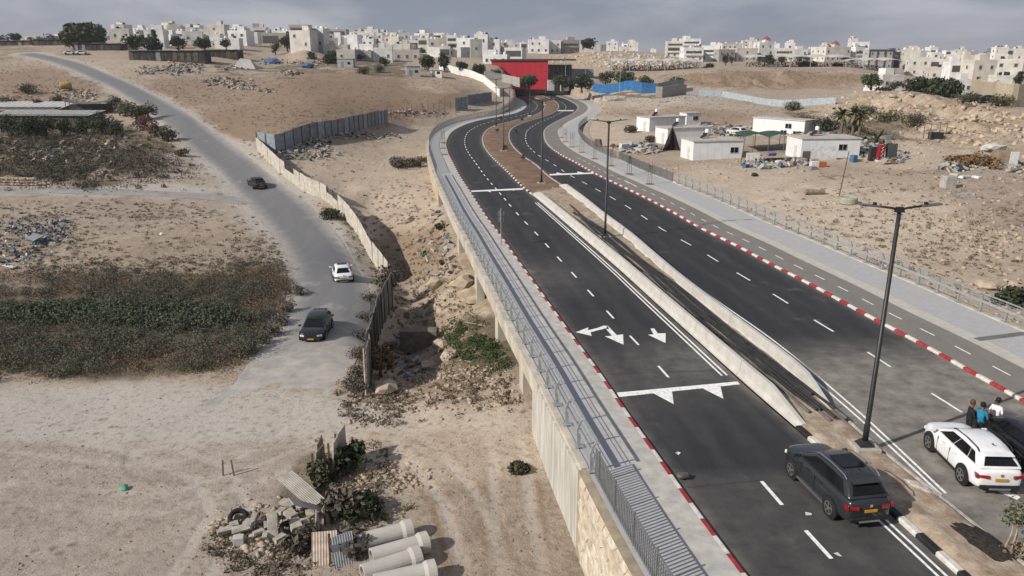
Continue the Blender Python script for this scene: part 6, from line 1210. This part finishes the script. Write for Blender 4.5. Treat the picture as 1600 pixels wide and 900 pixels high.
for i, (x0, x1, yt, yb, d, m, lb) in enumerate((
 (100,168,40,72,300,LEAFG,'big round green tree on the hilltop skyline'), (15,34,52,64,330,LEAFD,'small dark tree at the far left skyline'), (196,228,51,80,280,LEAFD,'dark bushy tree left of the lone cypress'), (222,256,57,82,276,LEAFD,'low spreading dark tree below the lone cypress'), (265,292,58,76,300,LEAFD,'dark tree between the first white houses'), (305,334,58,76,305,LEAFD,'dark tree above the long animal pen'), (345,362,60,76,310,LEAFD,'small dark tree at the end of the pens'),
 (437,462,48,80,330,LEAFD,'tall dark cypress clump on the middle hill'), (480,496,78,100,300,LEAFG,'bright green tree near the blue bundle'), (505,528,82,103,292,LEAFD,'dark tree left of the grey cabin'), (592,610,88,104,290,LEAFD,'dark tree under the white houses'), (655,682,86,108,270,LEAFD,'broad dark tree behind the rubble slope'), (682,706,84,108,275,LEAFD,'dark conical tree near the white kiosk'), (712,732,95,116,270,LEAFD,'dark tree behind the curving white wall'), (735,760,98,120,275,LEAFD,'dark tree left of the red hall'), (765,782,105,124,285,LEAFO,'brownish tree against the red hall'),
 (812,842,117,138,272,LEAFG,'round green tree in front of the red hall'), (864,894,113,140,268,LEAFO,'olive green tree right of the red hall'), (893,925,116,143,262,LEAFD,'large dark tree left of the blue fence'), (935,958,108,134,290,LEAFO,'olive tree behind the blue fence, left one'), (958,992,110,134,285,LEAFG,'green tree behind the middle of the blue fence'), (996,1020,119,138,280,LEAFG,'small green tree at the right end of the blue fence'), (1045,1072,122,134,285,LEAFO,'low olive shrub tree behind the grey screen fence'), (905,932,61,74,480,LEAFD,'dark tree on the stony hill crest'), (1098,1116,99,110,335,LEAFD,'dark tree between the canopies'),
 (1344,1378,115,138,225,LEAFG,'green tree left of the white bungalow'), (1388,1406,126,142,222,LEAFO,'pale olive tree in front of the white bungalow'), (1412,1452,118,152,205,LEAFD,'large dark green tree right of the white bungalow'), (1440,1496,122,164,192,LEAFD,'largest dark green tree on the edge of the rocky slope'), (1524,1548,130,150,205,LEAFD,'dark tree in front of the terrace houses'), (1546,1562,124,146,208,LEAFG,'green tree beside the cream house on the terrace'), (1368,1392,135,148,215,LEAFD,'dark bush at the top of the rocky slope'), (1245,1275,98,110,335,LEAFD,'dark shrub under the long canopy'), (1300,1316,98,110,334,LEAFO,'olive shrub under the right canopy'))):
    dtree(x0, x1, yt, yb, d, m, lb, 1500 if x1-x0 > 40 else 800, i, name='tree')
for i, (x0, x1, yt, yb, d, lb) in enumerate(((238,247,42,66,300,'lone slender cypress between the hilltop houses'), (1583,1598,107,140,205,'dark cypress at the right edge of the terrace'))): dtree(x0, x1, yt, yb, d, LEAFD, lb, 700, 60+i, True, 'cypress')
# distant tree line on the right ridge and between the houses
R = np.random.default_rng(5); cs = []; rs = []
for k in range(190):
    x = R.uniform(1280, 1700) if k < 110 else R.uniform(-80, 800); d = R.uniform(900, 1300) if k < 110 else R.uniform(420, 700); p = ud(x, 88, d); z_ = hz(p[0], d); s_ = R.uniform(3, 7) if k < 110 else R.uniform(1.5, 3.2); cs.append((p[0], d, z_+s_*.5)); rs.append((s_*1.3, s_*1.3, s_))
V, F = leafcloud(cs, rs, 9000, 1.0, R); o = newobj('distant_trees', rawmesh('distant_trees', V, F, LEAFD)); tag(o, 'distant dark tree line along the far ridge and between houses', 'trees', kind='stuff')
# palms by the cabins
def palm(px, py, h, label, seed, nf=34, dry=True, L_=2.4):
    R = random.Random(seed); p = G(px, py); e = empty('palm_tree', p, 0, label, 'palm', 'palms by the cabins')
    if h > 1: b = MB(); b.tube([(0, 0, -.3), (.1, 0, h*.5), (0, .1, h)], [.30, .24, .22], 9); b.build('trunk', mat('palm_trunk', (.17, .125, .085), .95, .3, 6.), e)
    def fr(el, az, ln, m, droop, nm):
        b = MB(); V = []; n = 6
        for k in range(n+1):
            t = k/n; x = ln*t*math.cos(el)*(1-.1*t); z = h+ln*t*math.sin(el)-droop*ln*t*t; w_ = .26*math.sin(math.pi*min(1, .15+t*.85)); ca, sa = math.cos(az), math.sin(az)
            for s_ in (-1, 0, 1): V.append((x*ca-s_*w_*sa, x*sa+s_*w_*ca, z-.10*abs(s_)))
        b.add(V, [(3*k+j, 3*k+3+j, 3*k+4+j, 3*k+1+j) for k in range(n) for j in range(2)]); return b.build(nm, m, e)
    for k in range(nf): fr(R.uniform(-.1, 1.35), R.uniform(0, 6.28), L_*R.uniform(.75, 1.1), PALML, R.uniform(.2, .7), 'frond')
    if dry:
        for k in range(16): fr(R.uniform(-1.3, -.7), R.uniform(0, 6.28), L_*R.uniform(.6, .9), DRYF, .1, 'dry_frond')
palm(1313, 212, 3.6, 'left fan of the three palms behind the right cabin', 1); palm(1331, 214, 4.0, 'tallest palm behind the right cabin', 2); palm(1341, 214, 3.6, 'palm with hanging dry fronds at the right of the pair', 3); palm(1369, 224, .5, 'young low palm with upright fronds behind the red cooler', 4, 22, False, 3.2)
# ---------------------------------------------------------------- bushes as single things
def bush(px, py, r, h, m, label, n=500, leaf=.10, seed=0, cat='bush', name='bush'):
    p = G(px, py); r *= 1.25; h *= 1.12; return tree(p, r, h, m, label, int(n*1.5), leaf*1.2, name, cat, None, seed, h*.47/r, trunk=True, clumps=16)
BOUG = leafmat('bougainvillea', (.03, .042, .018), (.12, .05, .05), (.34, .045, .11)); DRYB = leafmat('leaf_dry_grey', (.055, .048, .036), (.135, .115, .085)); ORG = leafmat('leaf_dry_orange', (.10, .06, .03), (.24, .155, .08))
for i, a_ in enumerate(((180,172,1.6,3.0,LEAFO,'olive bush at the top of the flowering hedge'), (196,182,1.9,3.2,LEAFO,'yellowish bush in the roadside hedge'), (213,190,2.2,3.4,LEAFG,'bright green bush in the middle of the roadside hedge'), (232,186,1.6,3.2,BOUG,'flowering bush leaning over the valley road'), (228,203,1.8,2.6,BOUG,'purple red flowering bush below the green one'), (244,212,1.7,2.4,BOUG,'pink flowering bush at the roadside'), (262,220,1.8,2.3,LEAFO,'dark flowering bush near the end of the hedge'), (284,244,.9,1.1,DRYB,'last dry low bush at the end of the hedge'),
 (60,170,1.0,2.2,LEAFO,'small upright bush left of the yellow tank'), (92,166,1.3,2.6,LEAFO,'bushy shrub in front of the yellow tank'), (20,212,2.6,3.4,LEAFD,'dark bush at the left edge before the sheds'), (45,218,2.4,4.2,LEAFD,'tall dark bush before the white shed roof'), (72,215,2.2,3.8,LEAFD,'dark bush in the middle of the shed row'), (100,212,2.0,3.2,LEAFO,'reddish green bush before the grey roof'), (135,208,2.2,3.0,LEAFD,'dark thorny bush under the curved roof'), (160,210,2.6,4.0,LEAFD,'large dark bush right of the grey roof'), (182,214,1.6,2.6,LEAFD,'dark bush at the end of the shed yard'),
 (622,262,1.8,1.5,DRYB,'grey dry bush on the valley slope, left of two'), (648,260,1.6,1.3,DRYB,'grey dry bush on the valley slope, right of two'), (606,455,1.3,2.3,DRYB,'grey green bush between the two tin fences'), (515,340,1.3,.9,LEAFO,'low green bush at the foot of the cream fence'), (668,255,1.0,1.2,LEAFO,'green bush against the foot of the bridge wall'), (690,357,.6,.6,LEAFG,'small green bush beside the first bridge pier'),
 (596,590,1.0,2.4,ORG,'dry orange reeds inside the pit fence'), (545,735,.8,1.5,LEAFD,'dark weed behind the standing tin panels'), (508,755,.8,1.2,LEAFO,'green weed growing through the olive panels'), (540,800,.9,1.1,DRYB,'grey bush above the pipes'), (565,805,.9,.9,LEAFD,'dark green weed right of the grey bush'), (550,862,.8,1.0,DRYB,'dry pale bush at the end of the pipes'), (470,858,.7,.8,DRYB,'dry tuft below the rubble heap'), (575,795,.5,.5,LEAFD,'small dark weed at the rim of the rubble'), (810,735,.5,.45,LEAFO,'small weed beside the abutment wall'),
 (1585,478,1.6,1.2,LEAFD,'dark green bush beyond the right railing'), (1290,205,2.0,2.2,LEAFD,'dark bush right of the long cabin'), (1180,275,.5,.4,LEAFO,'tiny weed before the cabins'), (985,207,1.3,1.3,LEAFO,'green shrub left of the third cabin'), (1022,222,1.6,1.0,LEAFO,'yellow green low shrub left of the netting'), (1545,262,2.2,1.2,ORG,'long dry brown brush heap near the right hut'), (1520,258,2.0,1.2,ORG,'dry brown brush heap left of the longer one'), (1495,255,1.6,.9,ORG,'low dry brush at the left end of the heaps'))):
    x, y, r, h, m, lb = a_; bush(x, y, r, h, m, lb, int(240+260*r), .10+.02*r, 100+i)
for i, (x, y) in enumerate(((452,488), (440,508), (428,525), (412,538), (394,548), (372,556), (468,462))): bush(x, y, .75, 1.0, DRYB, 'grey dry roadside bush, %s of the row along the valley road' % ('third', 'fourth', 'fifth', 'sixth', 'seventh', 'last', 'first')[i], 420, .06, 400+i)
for i, (x, y) in enumerate(((578,470), (570,500), (566,530), (560,560), (556,590), (562,612), (546,606))): bush(x, y, .7, .8, DRYB, 'pale dry weed clump, %s down the verge outside the pit fence' % ('first', 'second', 'third', 'fourth', 'fifth', 'sixth', 'seventh')[i], 300, .06, 420+i)
for i, (x, y, r, h_, lb) in enumerate(((42,146,2.6,1.8,'dark low thorn bush on the slope left of the yellow tank'), (8,165,2.4,1.6,'dark low bush at the left edge of the slope'), (570,116,2.2,2.0,'dark scrub clump in the hollow of the middle hill'), (592,114,2.6,2.4,'second dark scrub clump in the hollow of the middle hill'), (1265,196,2.5,2.0,'green bush in the hollow behind the long cabin'), (1240,172,2.5,1.6,'green scrub at the end of the pale tin fence'), (1335,205,2.0,1.5,'olive bush beside the palms'), (1390,188,2.5,1.4,'olive scrub on the slope above the young palm'), (1430,192,2.5,1.3,'olive scrub on the slope beside the timber shelter'), (1355,178,2.2,1.3,'olive scrub high on the slope'), (1560,165,2.5,1.8,'dark scrub below the beige wall'), (1505,160,2.2,1.6,'scrub at the terrace edge left of the black cars'))): bush(x, y, r, h_, LEAFO if i > 3 else LEAFD, lb, 700, .13, 440+i)
V, F = leafcloud([(*ud(x, 108, 338)[:2], hz(ud(x, 108, 338)[0], 338)+.8) for x in range(1170, 1400, 5)]+[(*ud(x, 109, 336)[:2], hz(ud(x, 109, 336)[0], 336)+.8) for x in range(960, 1090, 6)], [(1.6, 1.4, 1.3)]*(46+22), 3400, .3, np.random.default_rng(9)); o = newobj('canopy_hedge', rawmesh('canopy_hedge', V, F, LEAFD)); tag(o, 'dark hedge in the shade under the white canopies', 'hedge', kind='stuff')
# big near plant at the lower right corner
p = un(1588, 868); e = empty('shrub', (p[0], p[1], .1), 0, 'leafy shrub with pale stems cut off by the lower right corner', 'shrub'); R = np.random.default_rng(3); cs = []
for k in range(7):
    a_ = R.uniform(-.5, .5); q = np.array([R.uniform(-.5, .7), R.uniform(-.3, .3), 0]); t_ = q+np.array([R.uniform(-.15, .35), .2, R.uniform(1.0, 1.9)]); b = MB(); b.tube([tuple(q), tuple((q+t_)/2+np.array([.05, 0, 0])), tuple(t_)], [.022, .018, .01], 5); b.build('stem', WOODP, e); cs.append(t_)
V, F = leafcloud(cs, [(.4, .4, .35)]*7, 520, .055, R); newobj('foliage', rawmesh('foliage', V, F, LEAFG), e); V, F = leafcloud([(0, 0, .1), (.5, .2, .1)], [(.6, .4, .2)]*2, 240, .07, R); newobj('dry_grass', rawmesh('dry_grass', V, F, DRYF), e)
# median shrubs
R = np.random.default_rng(8)
for i, (x, y, r, h) in enumerate(((790,233,.7,1.0), (817,252,.6,1.3), (777,207,.6,1.1), (806,206,.5,.7), (816,188,.7,.9), (782,188,.6,1.2), (847,170,.7,1.0))):
    p = un(x, y, .2); tree(p, r, h, LEAFO, ('small shrub in the planted median, nearest the middle lamp', 'thin young shrub on the near part of the planted median', 'young shrub in the planted median beside the left kerb', 'low shrub between lamps on the planted median', 'low shrub on the far planted median', 'young plant at the far left kerb', 'shrub at the tip of the planted median')[i], 160, .10, 'shrub', 'shrub', None, 200+i)
# ---------------------------------------------------------------- scrub field, weeds, tufts, stones: masses nobody could count
def bushmass(name, label, P, rmin, rmax, per, leaf, m, seed, flat=.8):
    R = np.random.default_rng(seed); r = R.uniform(rmin, rmax, len(P)); cs = P.copy(); cs[:, 2] += r*flat*.45; rs = np.stack([r, r, r*flat], 1); V, F = leafcloud(cs, rs, per*len(P), leaf, R, shell=.45); o = newobj(name, rawmesh(name, V, F, m)); return tag(o, label, name.replace('_', ' '), kind='stuff')
SCR = [(70,480,130,40,.20), (200,470,150,38,.20), (340,470,110,45,.15), (100,540,150,35,.25), (260,545,130,30,.20), (400,500,60,55,.12), (60,560,90,22,.06)]
P = to_ground(scatter(SCR, 410, 1)); bushmass('scrub', 'dense grey green dry scrub filling the field beside the valley road', P+np.stack([P[:, 0]*0, P[:, 0]*0, np.random.default_rng(77).random(len(P))*.45], 1), .35, 1.35, 270, .055, leafmat('scrub_leaf', (.045, .050, .034), (.135, .135, .098)), 1)
P = to_ground(scatter([(430,470,45,50,.5), (300,452,120,18,.3), (385,445,70,18,.3), (90,448,110,20,.3), (60,555,90,25,.25), (250,560,120,18,.3)], 330, 2)); bushmass('dry_scrub', 'brownish dry scrub on the right part of the field', P, .35, .9, 130, .055, leafmat('scrub_brown', (.085, .058, .036), (.22, .15, .09)), 2)
P = to_ground(scatter([(260,505,75,12,.5), (130,500,120,10,.5), (330,508,40,10,.2)], 320, 3)); bushmass('green_weeds', 'band of bright green broad leaved weeds in the middle of the scrub', P+np.array([0, 0, .55]), .35, .75, 60, .11, leafmat('weed_green', (.028, .045, .020), (.095, .118, .068)), 3)
P = to_ground(scatter([(755,525,50,22,.5), (770,562,45,16,.4), (725,540,40,20,.25), (795,545,12,30,.1)], 110, 4)); bushmass('pit_weeds', 'green weeds growing in the pit beside the bridge', P, .3, .65, 70, .08, leafmat('weed_pit', (.022, .040, .012), (.065, .09, .03)), 4)
P = to_ground(scatter([(90,240,150,42,.6), (170,262,100,22,.3), (60,268,80,14,.2), (220,250,40,22,.1), (60,225,90,20,.5)], 640, 5)); bushmass('yard_scrub', 'tangled dry scrub in front of the left sheds', P, .3, 1.25, 60, .11, leafmat('yard_leaf', (.036, .034, .024), (.12, .10, .07)), 5)
P = to_ground(scatter([(150,330,160,12,.25), (240,420,200,14,.4), (60,380,90,30,.2), (390,400,40,40,.1), (470,335,60,30,.08), (540,420,30,60,.08), (545,570,20,60,.12), (430,450,60,60,.1), (400,250,60,30,.1), (590,640,50,20,.1), (500,255,60,30,.05), (640,390,90,90,.7), (680,470,60,60,.2), (700,610,110,25,.2), (1400,440,180,60,.2), (1470,330,150,60,.25), (1300,200,90,20,.3), (1400,195,80,22,.25), (1150,170,150,20,.15), (500,150,250,40,.35), (60,120,90,35,.25), (300,110,120,20,.1), (600,105,140,10,.35), (560,760,60,60,.15), (420,860,80,40,.15), (1000,150,110,8,.25), (1560,190,80,30,.15), (1200,124,150,12,.8)], 1000, 6)); bushmass('dry_tufts', 'scattered low dry tufts over the bare ground', P, .12, .38, 22, .07, leafmat('tuft_leaf', (.07, .056, .036), (.19, .15, .098)), 6, .55)
STN = mat('loose_stone', (.44, .365, .285), .95, .3, 1.3, col2=(.30, .235, .175))
P = to_ground(scatter([(500,150,240,42,.5), (320,130,120,22,.2), (60,120,90,32,.25), (230,390,200,55,.3), (560,190,120,30,.1), (1420,350,170,70,.25), (1200,122,150,12,.15), (1060,165,160,18,.15), (150,270,160,30,.1)], 1500, 7)); bushmass('dry_grass_tufts', 'thin dry grass tufts over the hillsides and fields', P, .12, .5, 16, .09, leafmat('dry_grass_leaf', (.12, .092, .058), (.26, .205, .14)), 7, .45)
def rockmass(name, label, P, smin, smax, m, seed, pw=2.5, flat=.65):
    import bmesh
    R = np.random.default_rng(seed); bm = bmesh.new(); bmesh.ops.create_icosphere(bm, subdivisions=1, radius=1); base = np.array([v.co[:] for v in bm.verts]); Fb = np.array([[v.index for v in f.verts] for f in bm.faces]); bm.free(); n = len(P); nv = len(base)
    s = (smin+(smax-smin)*R.random(n)**pw)[:, None, None]; V = base[None]*R.uniform(.5, 1.2, (n, nv, 1))*s*R.uniform(.5, 1.4, (n, 1, 3)); V[..., 2] *= flat; a = R.uniform(0, 6.28, n); c, q = np.cos(a)[:, None], np.sin(a)[:, None]; X = V[..., 0]*c-V[..., 1]*q; Y = V[..., 0]*q+V[..., 1]*c; V = np.stack([X, Y, V[..., 2]], -1)+P[:, None]+np.array([0, 0, .1])*s
    F = (Fb[None]+np.arange(n)[:, None, None]*nv).reshape(-1, 3); o = newobj(name, rawmesh(name, V.reshape(-1, 3), F, m)); return tag(o, label, name.replace('_', ' '), kind='stuff')
P = to_ground(scatter([(700,610,110,28,.5), (760,600,60,18,.25), (745,480,45,45,.15), (640,330,90,60,.25), (680,420,70,60,.3), (640,250,80,40,.2), (560,255,100,30,.15), (560,215,90,10,.12), (690,590,40,15,.1), (590,640,50,20,.15), (600,745,60,18,.4), (430,835,70,35,.5), (400,830,55,18,.4), (600,300,80,60,.2)], 1600, 11)); rockmass('rubble_stones', 'loose pale stones and rubble over the valley floor', P, .03, .20, STN, 11, 3.5)
P = to_ground(scatter([(1480,185,140,38,.5), (1400,165,100,25,.3), (1570,205,80,30,.3), (1530,440,110,80,.45), (1400,330,160,60,.35), (1560,330,90,60,.25), (1330,420,90,30,.1), (1130,262,120,12,.15), (960,92,120,18,.35), (1000,165,110,12,.2), (690,132,60,14,.35), (1100,190,150,20,.1), (1200,124,140,12,.5)], 2000, 12)); rockmass('hillside_stones', 'loose pale stones over the right hand slope and sand', P, .03, .36, STN, 12, 4.)
P = to_ground(scatter([(200,800,300,100,.4), (700,800,160,90,.3), (200,420,220,60,.3), (500,150,230,40,.25), (1300,360,250,70,.3), (250,640,250,40,.1), (330,115,60,8,.3), (375,132,35,8,.3), (270,108,60,10,.3)], 1500, 13)); rockmass('pebbles', 'scattered pebbles and clods on the bare ground', P, .015, .085, mat('pebble', (.33, .27, .205), .95, .3, 2.), 13)
# dumped litter at the left edge
for nm, m_, sd, cnt_ in (('blue_litter', mat('litter_blue', (.13, .22, .33), .5, .3, 3.), 21, 75), ('white_litter', mat('litter_white', (.55, .55, .54), .6, .2, 3.), 22, 90), ('dark_litter', mat('litter_dark', (.05, .055, .06), .6, .3, 3.), 23, 130)):
    P = to_ground(scatter([(35,372,55,26,.6), (70,365,35,16,.3), (20,400,40,14,.2), (95,350,12,6,.1)], cnt_, sd)); R = np.random.default_rng(sd); V, F = leafcloud(P+np.array([0, 0, .12]), [(.22, .22, .12)]*len(P), len(P)*5, .16, R); o = newobj(nm, rawmesh(nm, V, F, m_)); tag(o, {'blue_litter': 'blue plastic litter strewn over the left dump', 'white_litter': 'white paper and plastic litter strewn over the left dump', 'dark_litter': 'dark rags and litter strewn over the left dump'}[nm], 'litter', kind='stuff')
p = G(55, 378); b = MB(); b.box((0, 0, .5), (1.9, 1.1, .07), rx=.35); o = b.build('scrap_board', TING); o.location = p; o.rotation_euler[2] = -.6; tag(o, 'grey board standing out of the litter dump', 'board')
p = G(12, 417); b = MB(); b.box((0, 0, .1), (2.2, .35, .08)); o = b.build('plank', WPL); o.location = p; o.rotation_euler[2] = -.5; tag(o, 'long white plank at the lower edge of the litter dump', 'plank')
p = G(253, 367); o = newobj('plastic_bag', rockmesh(50, WPL, 1, .6), None, (p[0], p[1], p[2]+.1)); o.scale = (.35, .25, .3); tag(o, 'lone white plastic bag on the bare field', 'bag')
# dark gravel heap and pale spill on the near median
for nm, px, py, rx, ry, m_, lb in (('gravel_heap', 1519, 838, .75, 1.5, mat('gravel_black', (.045, .038, .032), .95, .4, 9., .8, 20.), 'flat heap of blackish gravel on the near median sand'), ('pale_spill', 1437, 760, .35, .75, mat('spill_pale', (.55, .50, .45), .95, .3, 6.), 'pale cement spill on the median sand between the parked cars')):
    q = un(px, py, .2); b = MB(); R = random.Random(px); n = 22; V = [(0, 0, .10 if nm[0] == 'g' else .05)]
    for ring, hh_ in ((.5, .08 if nm[0] == 'g' else .045), (1., -.06)):
        for k in range(n): a_ = 2*math.pi*k/n; j = R.uniform(.85, 1.12); V.append((rx*ring*j*math.cos(a_), ry*ring*j*math.sin(a_), hh_))
    b.add(V, [(0, 1+k, 1+(k+1) % n) for k in range(n)]+[(1+k, 1+n+k, 1+n+(k+1) % n, 1+(k+1) % n) for k in range(n)]); o = b.build(nm, m_, smooth=True); o.location = (q[0], q[1], .19); o.rotation_euler[2] = .35; tag(o, lb, 'gravel', kind='stuff')

# more garden trees between the town houses
R = random.Random(21); _ord = {}
for i in range(36):
    x = R.choice([R.uniform(170, 430), R.uniform(440, 800), R.uniform(440, 800), R.uniform(1050, 1340), R.uniform(1400, 1600)]); d = R.uniform(300, 460); yb = (74 if x < 430 else 96 if x < 800 else 98 if x < 1340 else 118)+R.uniform(-6, 4)
    zone = 'above the animal pens' if x < 330 else 'around the tent houses' if x < 440 else 'left of the tall apartment block' if x < 560 else 'below the tall apartment block' if x < 660 else 'left of the red hall' if x < 800 else 'behind the canopies' if x < 1340 else 'on the hillside terrace'
    _ord[zone] = _ord.get(zone, 0)+1; wd = R.uniform(9, 18); dtree(x, x+wd, yb-R.uniform(8, 16), yb, d, R.choice([LEAFD, LEAFD, LEAFO]), 'small dark garden tree number %s in the cluster %s' % (['one', 'two', 'three', 'four', 'five', 'six', 'seven', 'eight', 'nine', 'ten', 'eleven', 'twelve', 'thirteen', 'fourteen'][_ord[zone]-1], zone), 420, 300+i, name='garden_tree', dz=1)
# rock ledges on the right-hand slope, pale blocks on the stony hill
P = to_ground(scatter([(1430,178,90,22,.4), (1500,195,90,26,.5), (1580,205,60,26,.3), (1360,165,50,16,.2)], 190, 31)); R = np.random.default_rng(31); V = []; F = []
for k, p in enumerate(P):
    b = MB(); l_, w_, t_ = R.uniform(.3, 1.5), R.uniform(.3, .9), R.uniform(.2, .7); b.box((p[0], p[1], p[2]+.05), (l_, w_, t_), rz=R.normal(-.5, .9), rx=R.normal(0, .2), ry=R.normal(.12, .12), top=R.uniform(.7, 1)); n_ = len(V); V += [tuple(np.array(v)+R.normal(size=3)*.12) for v in b.v]; F += [tuple(i+n_ for i in f) for f in b.f]
o = newobj('rock_ledges', rawmesh('rock_ledges', V, F, mat('ledge_limestone', (.52, .435, .34), .95, .3, .8, .6, 5., col2=(.36, .275, .195)))); tag(o, 'broken pale rock ledges across the right hand slope', 'rock', kind='stuff')
P = to_ground(scatter([(1000,92,60,10,.5), (930,92,60,10,.3), (1050,98,40,6,.2)], 420, 32)); rockmass('hill_stones', 'white stone blocks scattered over the stony hill', P, .3, 1.3, mat('white_block_stone', (.60, .56, .50), .95, .25, .5, col2=(.40, .35, .29)), 32, 1.5)

# small litter on the carriageways
for i, (x, y, lb) in enumerate(((1263,804,'scrap of white paper on the asphalt behind the dark grey car'), (1059,709,'scrap of white paper on the asphalt beyond the left kerb'), (1309,868,'scrap of paper near the last lane dash'))):
    q = un(x, y); b = MB(); b.add([(-.12, -.07, .01), (.1, -.09, .03), (.13, .06, .012), (-.09, .08, .05)], [(0, 1, 2, 3)]); o = b.build('paper_scrap', WPL); o.location = (q[0], q[1], .008); o.rotation_euler[2] = i; tag(o, lb, 'paper')
q = un(1068, 748); o = newobj('rubbish_bag', rockmesh(91, mat('bag_dark', (.09, .08, .08), .6), 2, .7), None, (q[0], q[1], .14)); o.scale = (.28, .2, .22); tag(o, 'crumpled dark bag lying against the left kerb', 'bag')

# ---------------------------------------------------------------- air
hzm = bpy.data.materials.new('haze_air'); hzm.use_nodes = True; t_ = hzm.node_tree; t_.nodes.clear(); pv = t_.nodes.new('ShaderNodeVolumePrincipled'); om = t_.nodes.new('ShaderNodeOutputMaterial'); pv.inputs['Color'].default_value = (.86, .89, .95, 1); pv.inputs['Density'].default_value = .00016; pv.inputs['Anisotropy'].default_value = .2; t_.links.new(pv.outputs[0], om.inputs['Volume'])
b = MB(); b.box((0, 0, 24), (13000, 13000, 92)); o = b.build('haze', hzm); tag(o, kind='stuff')
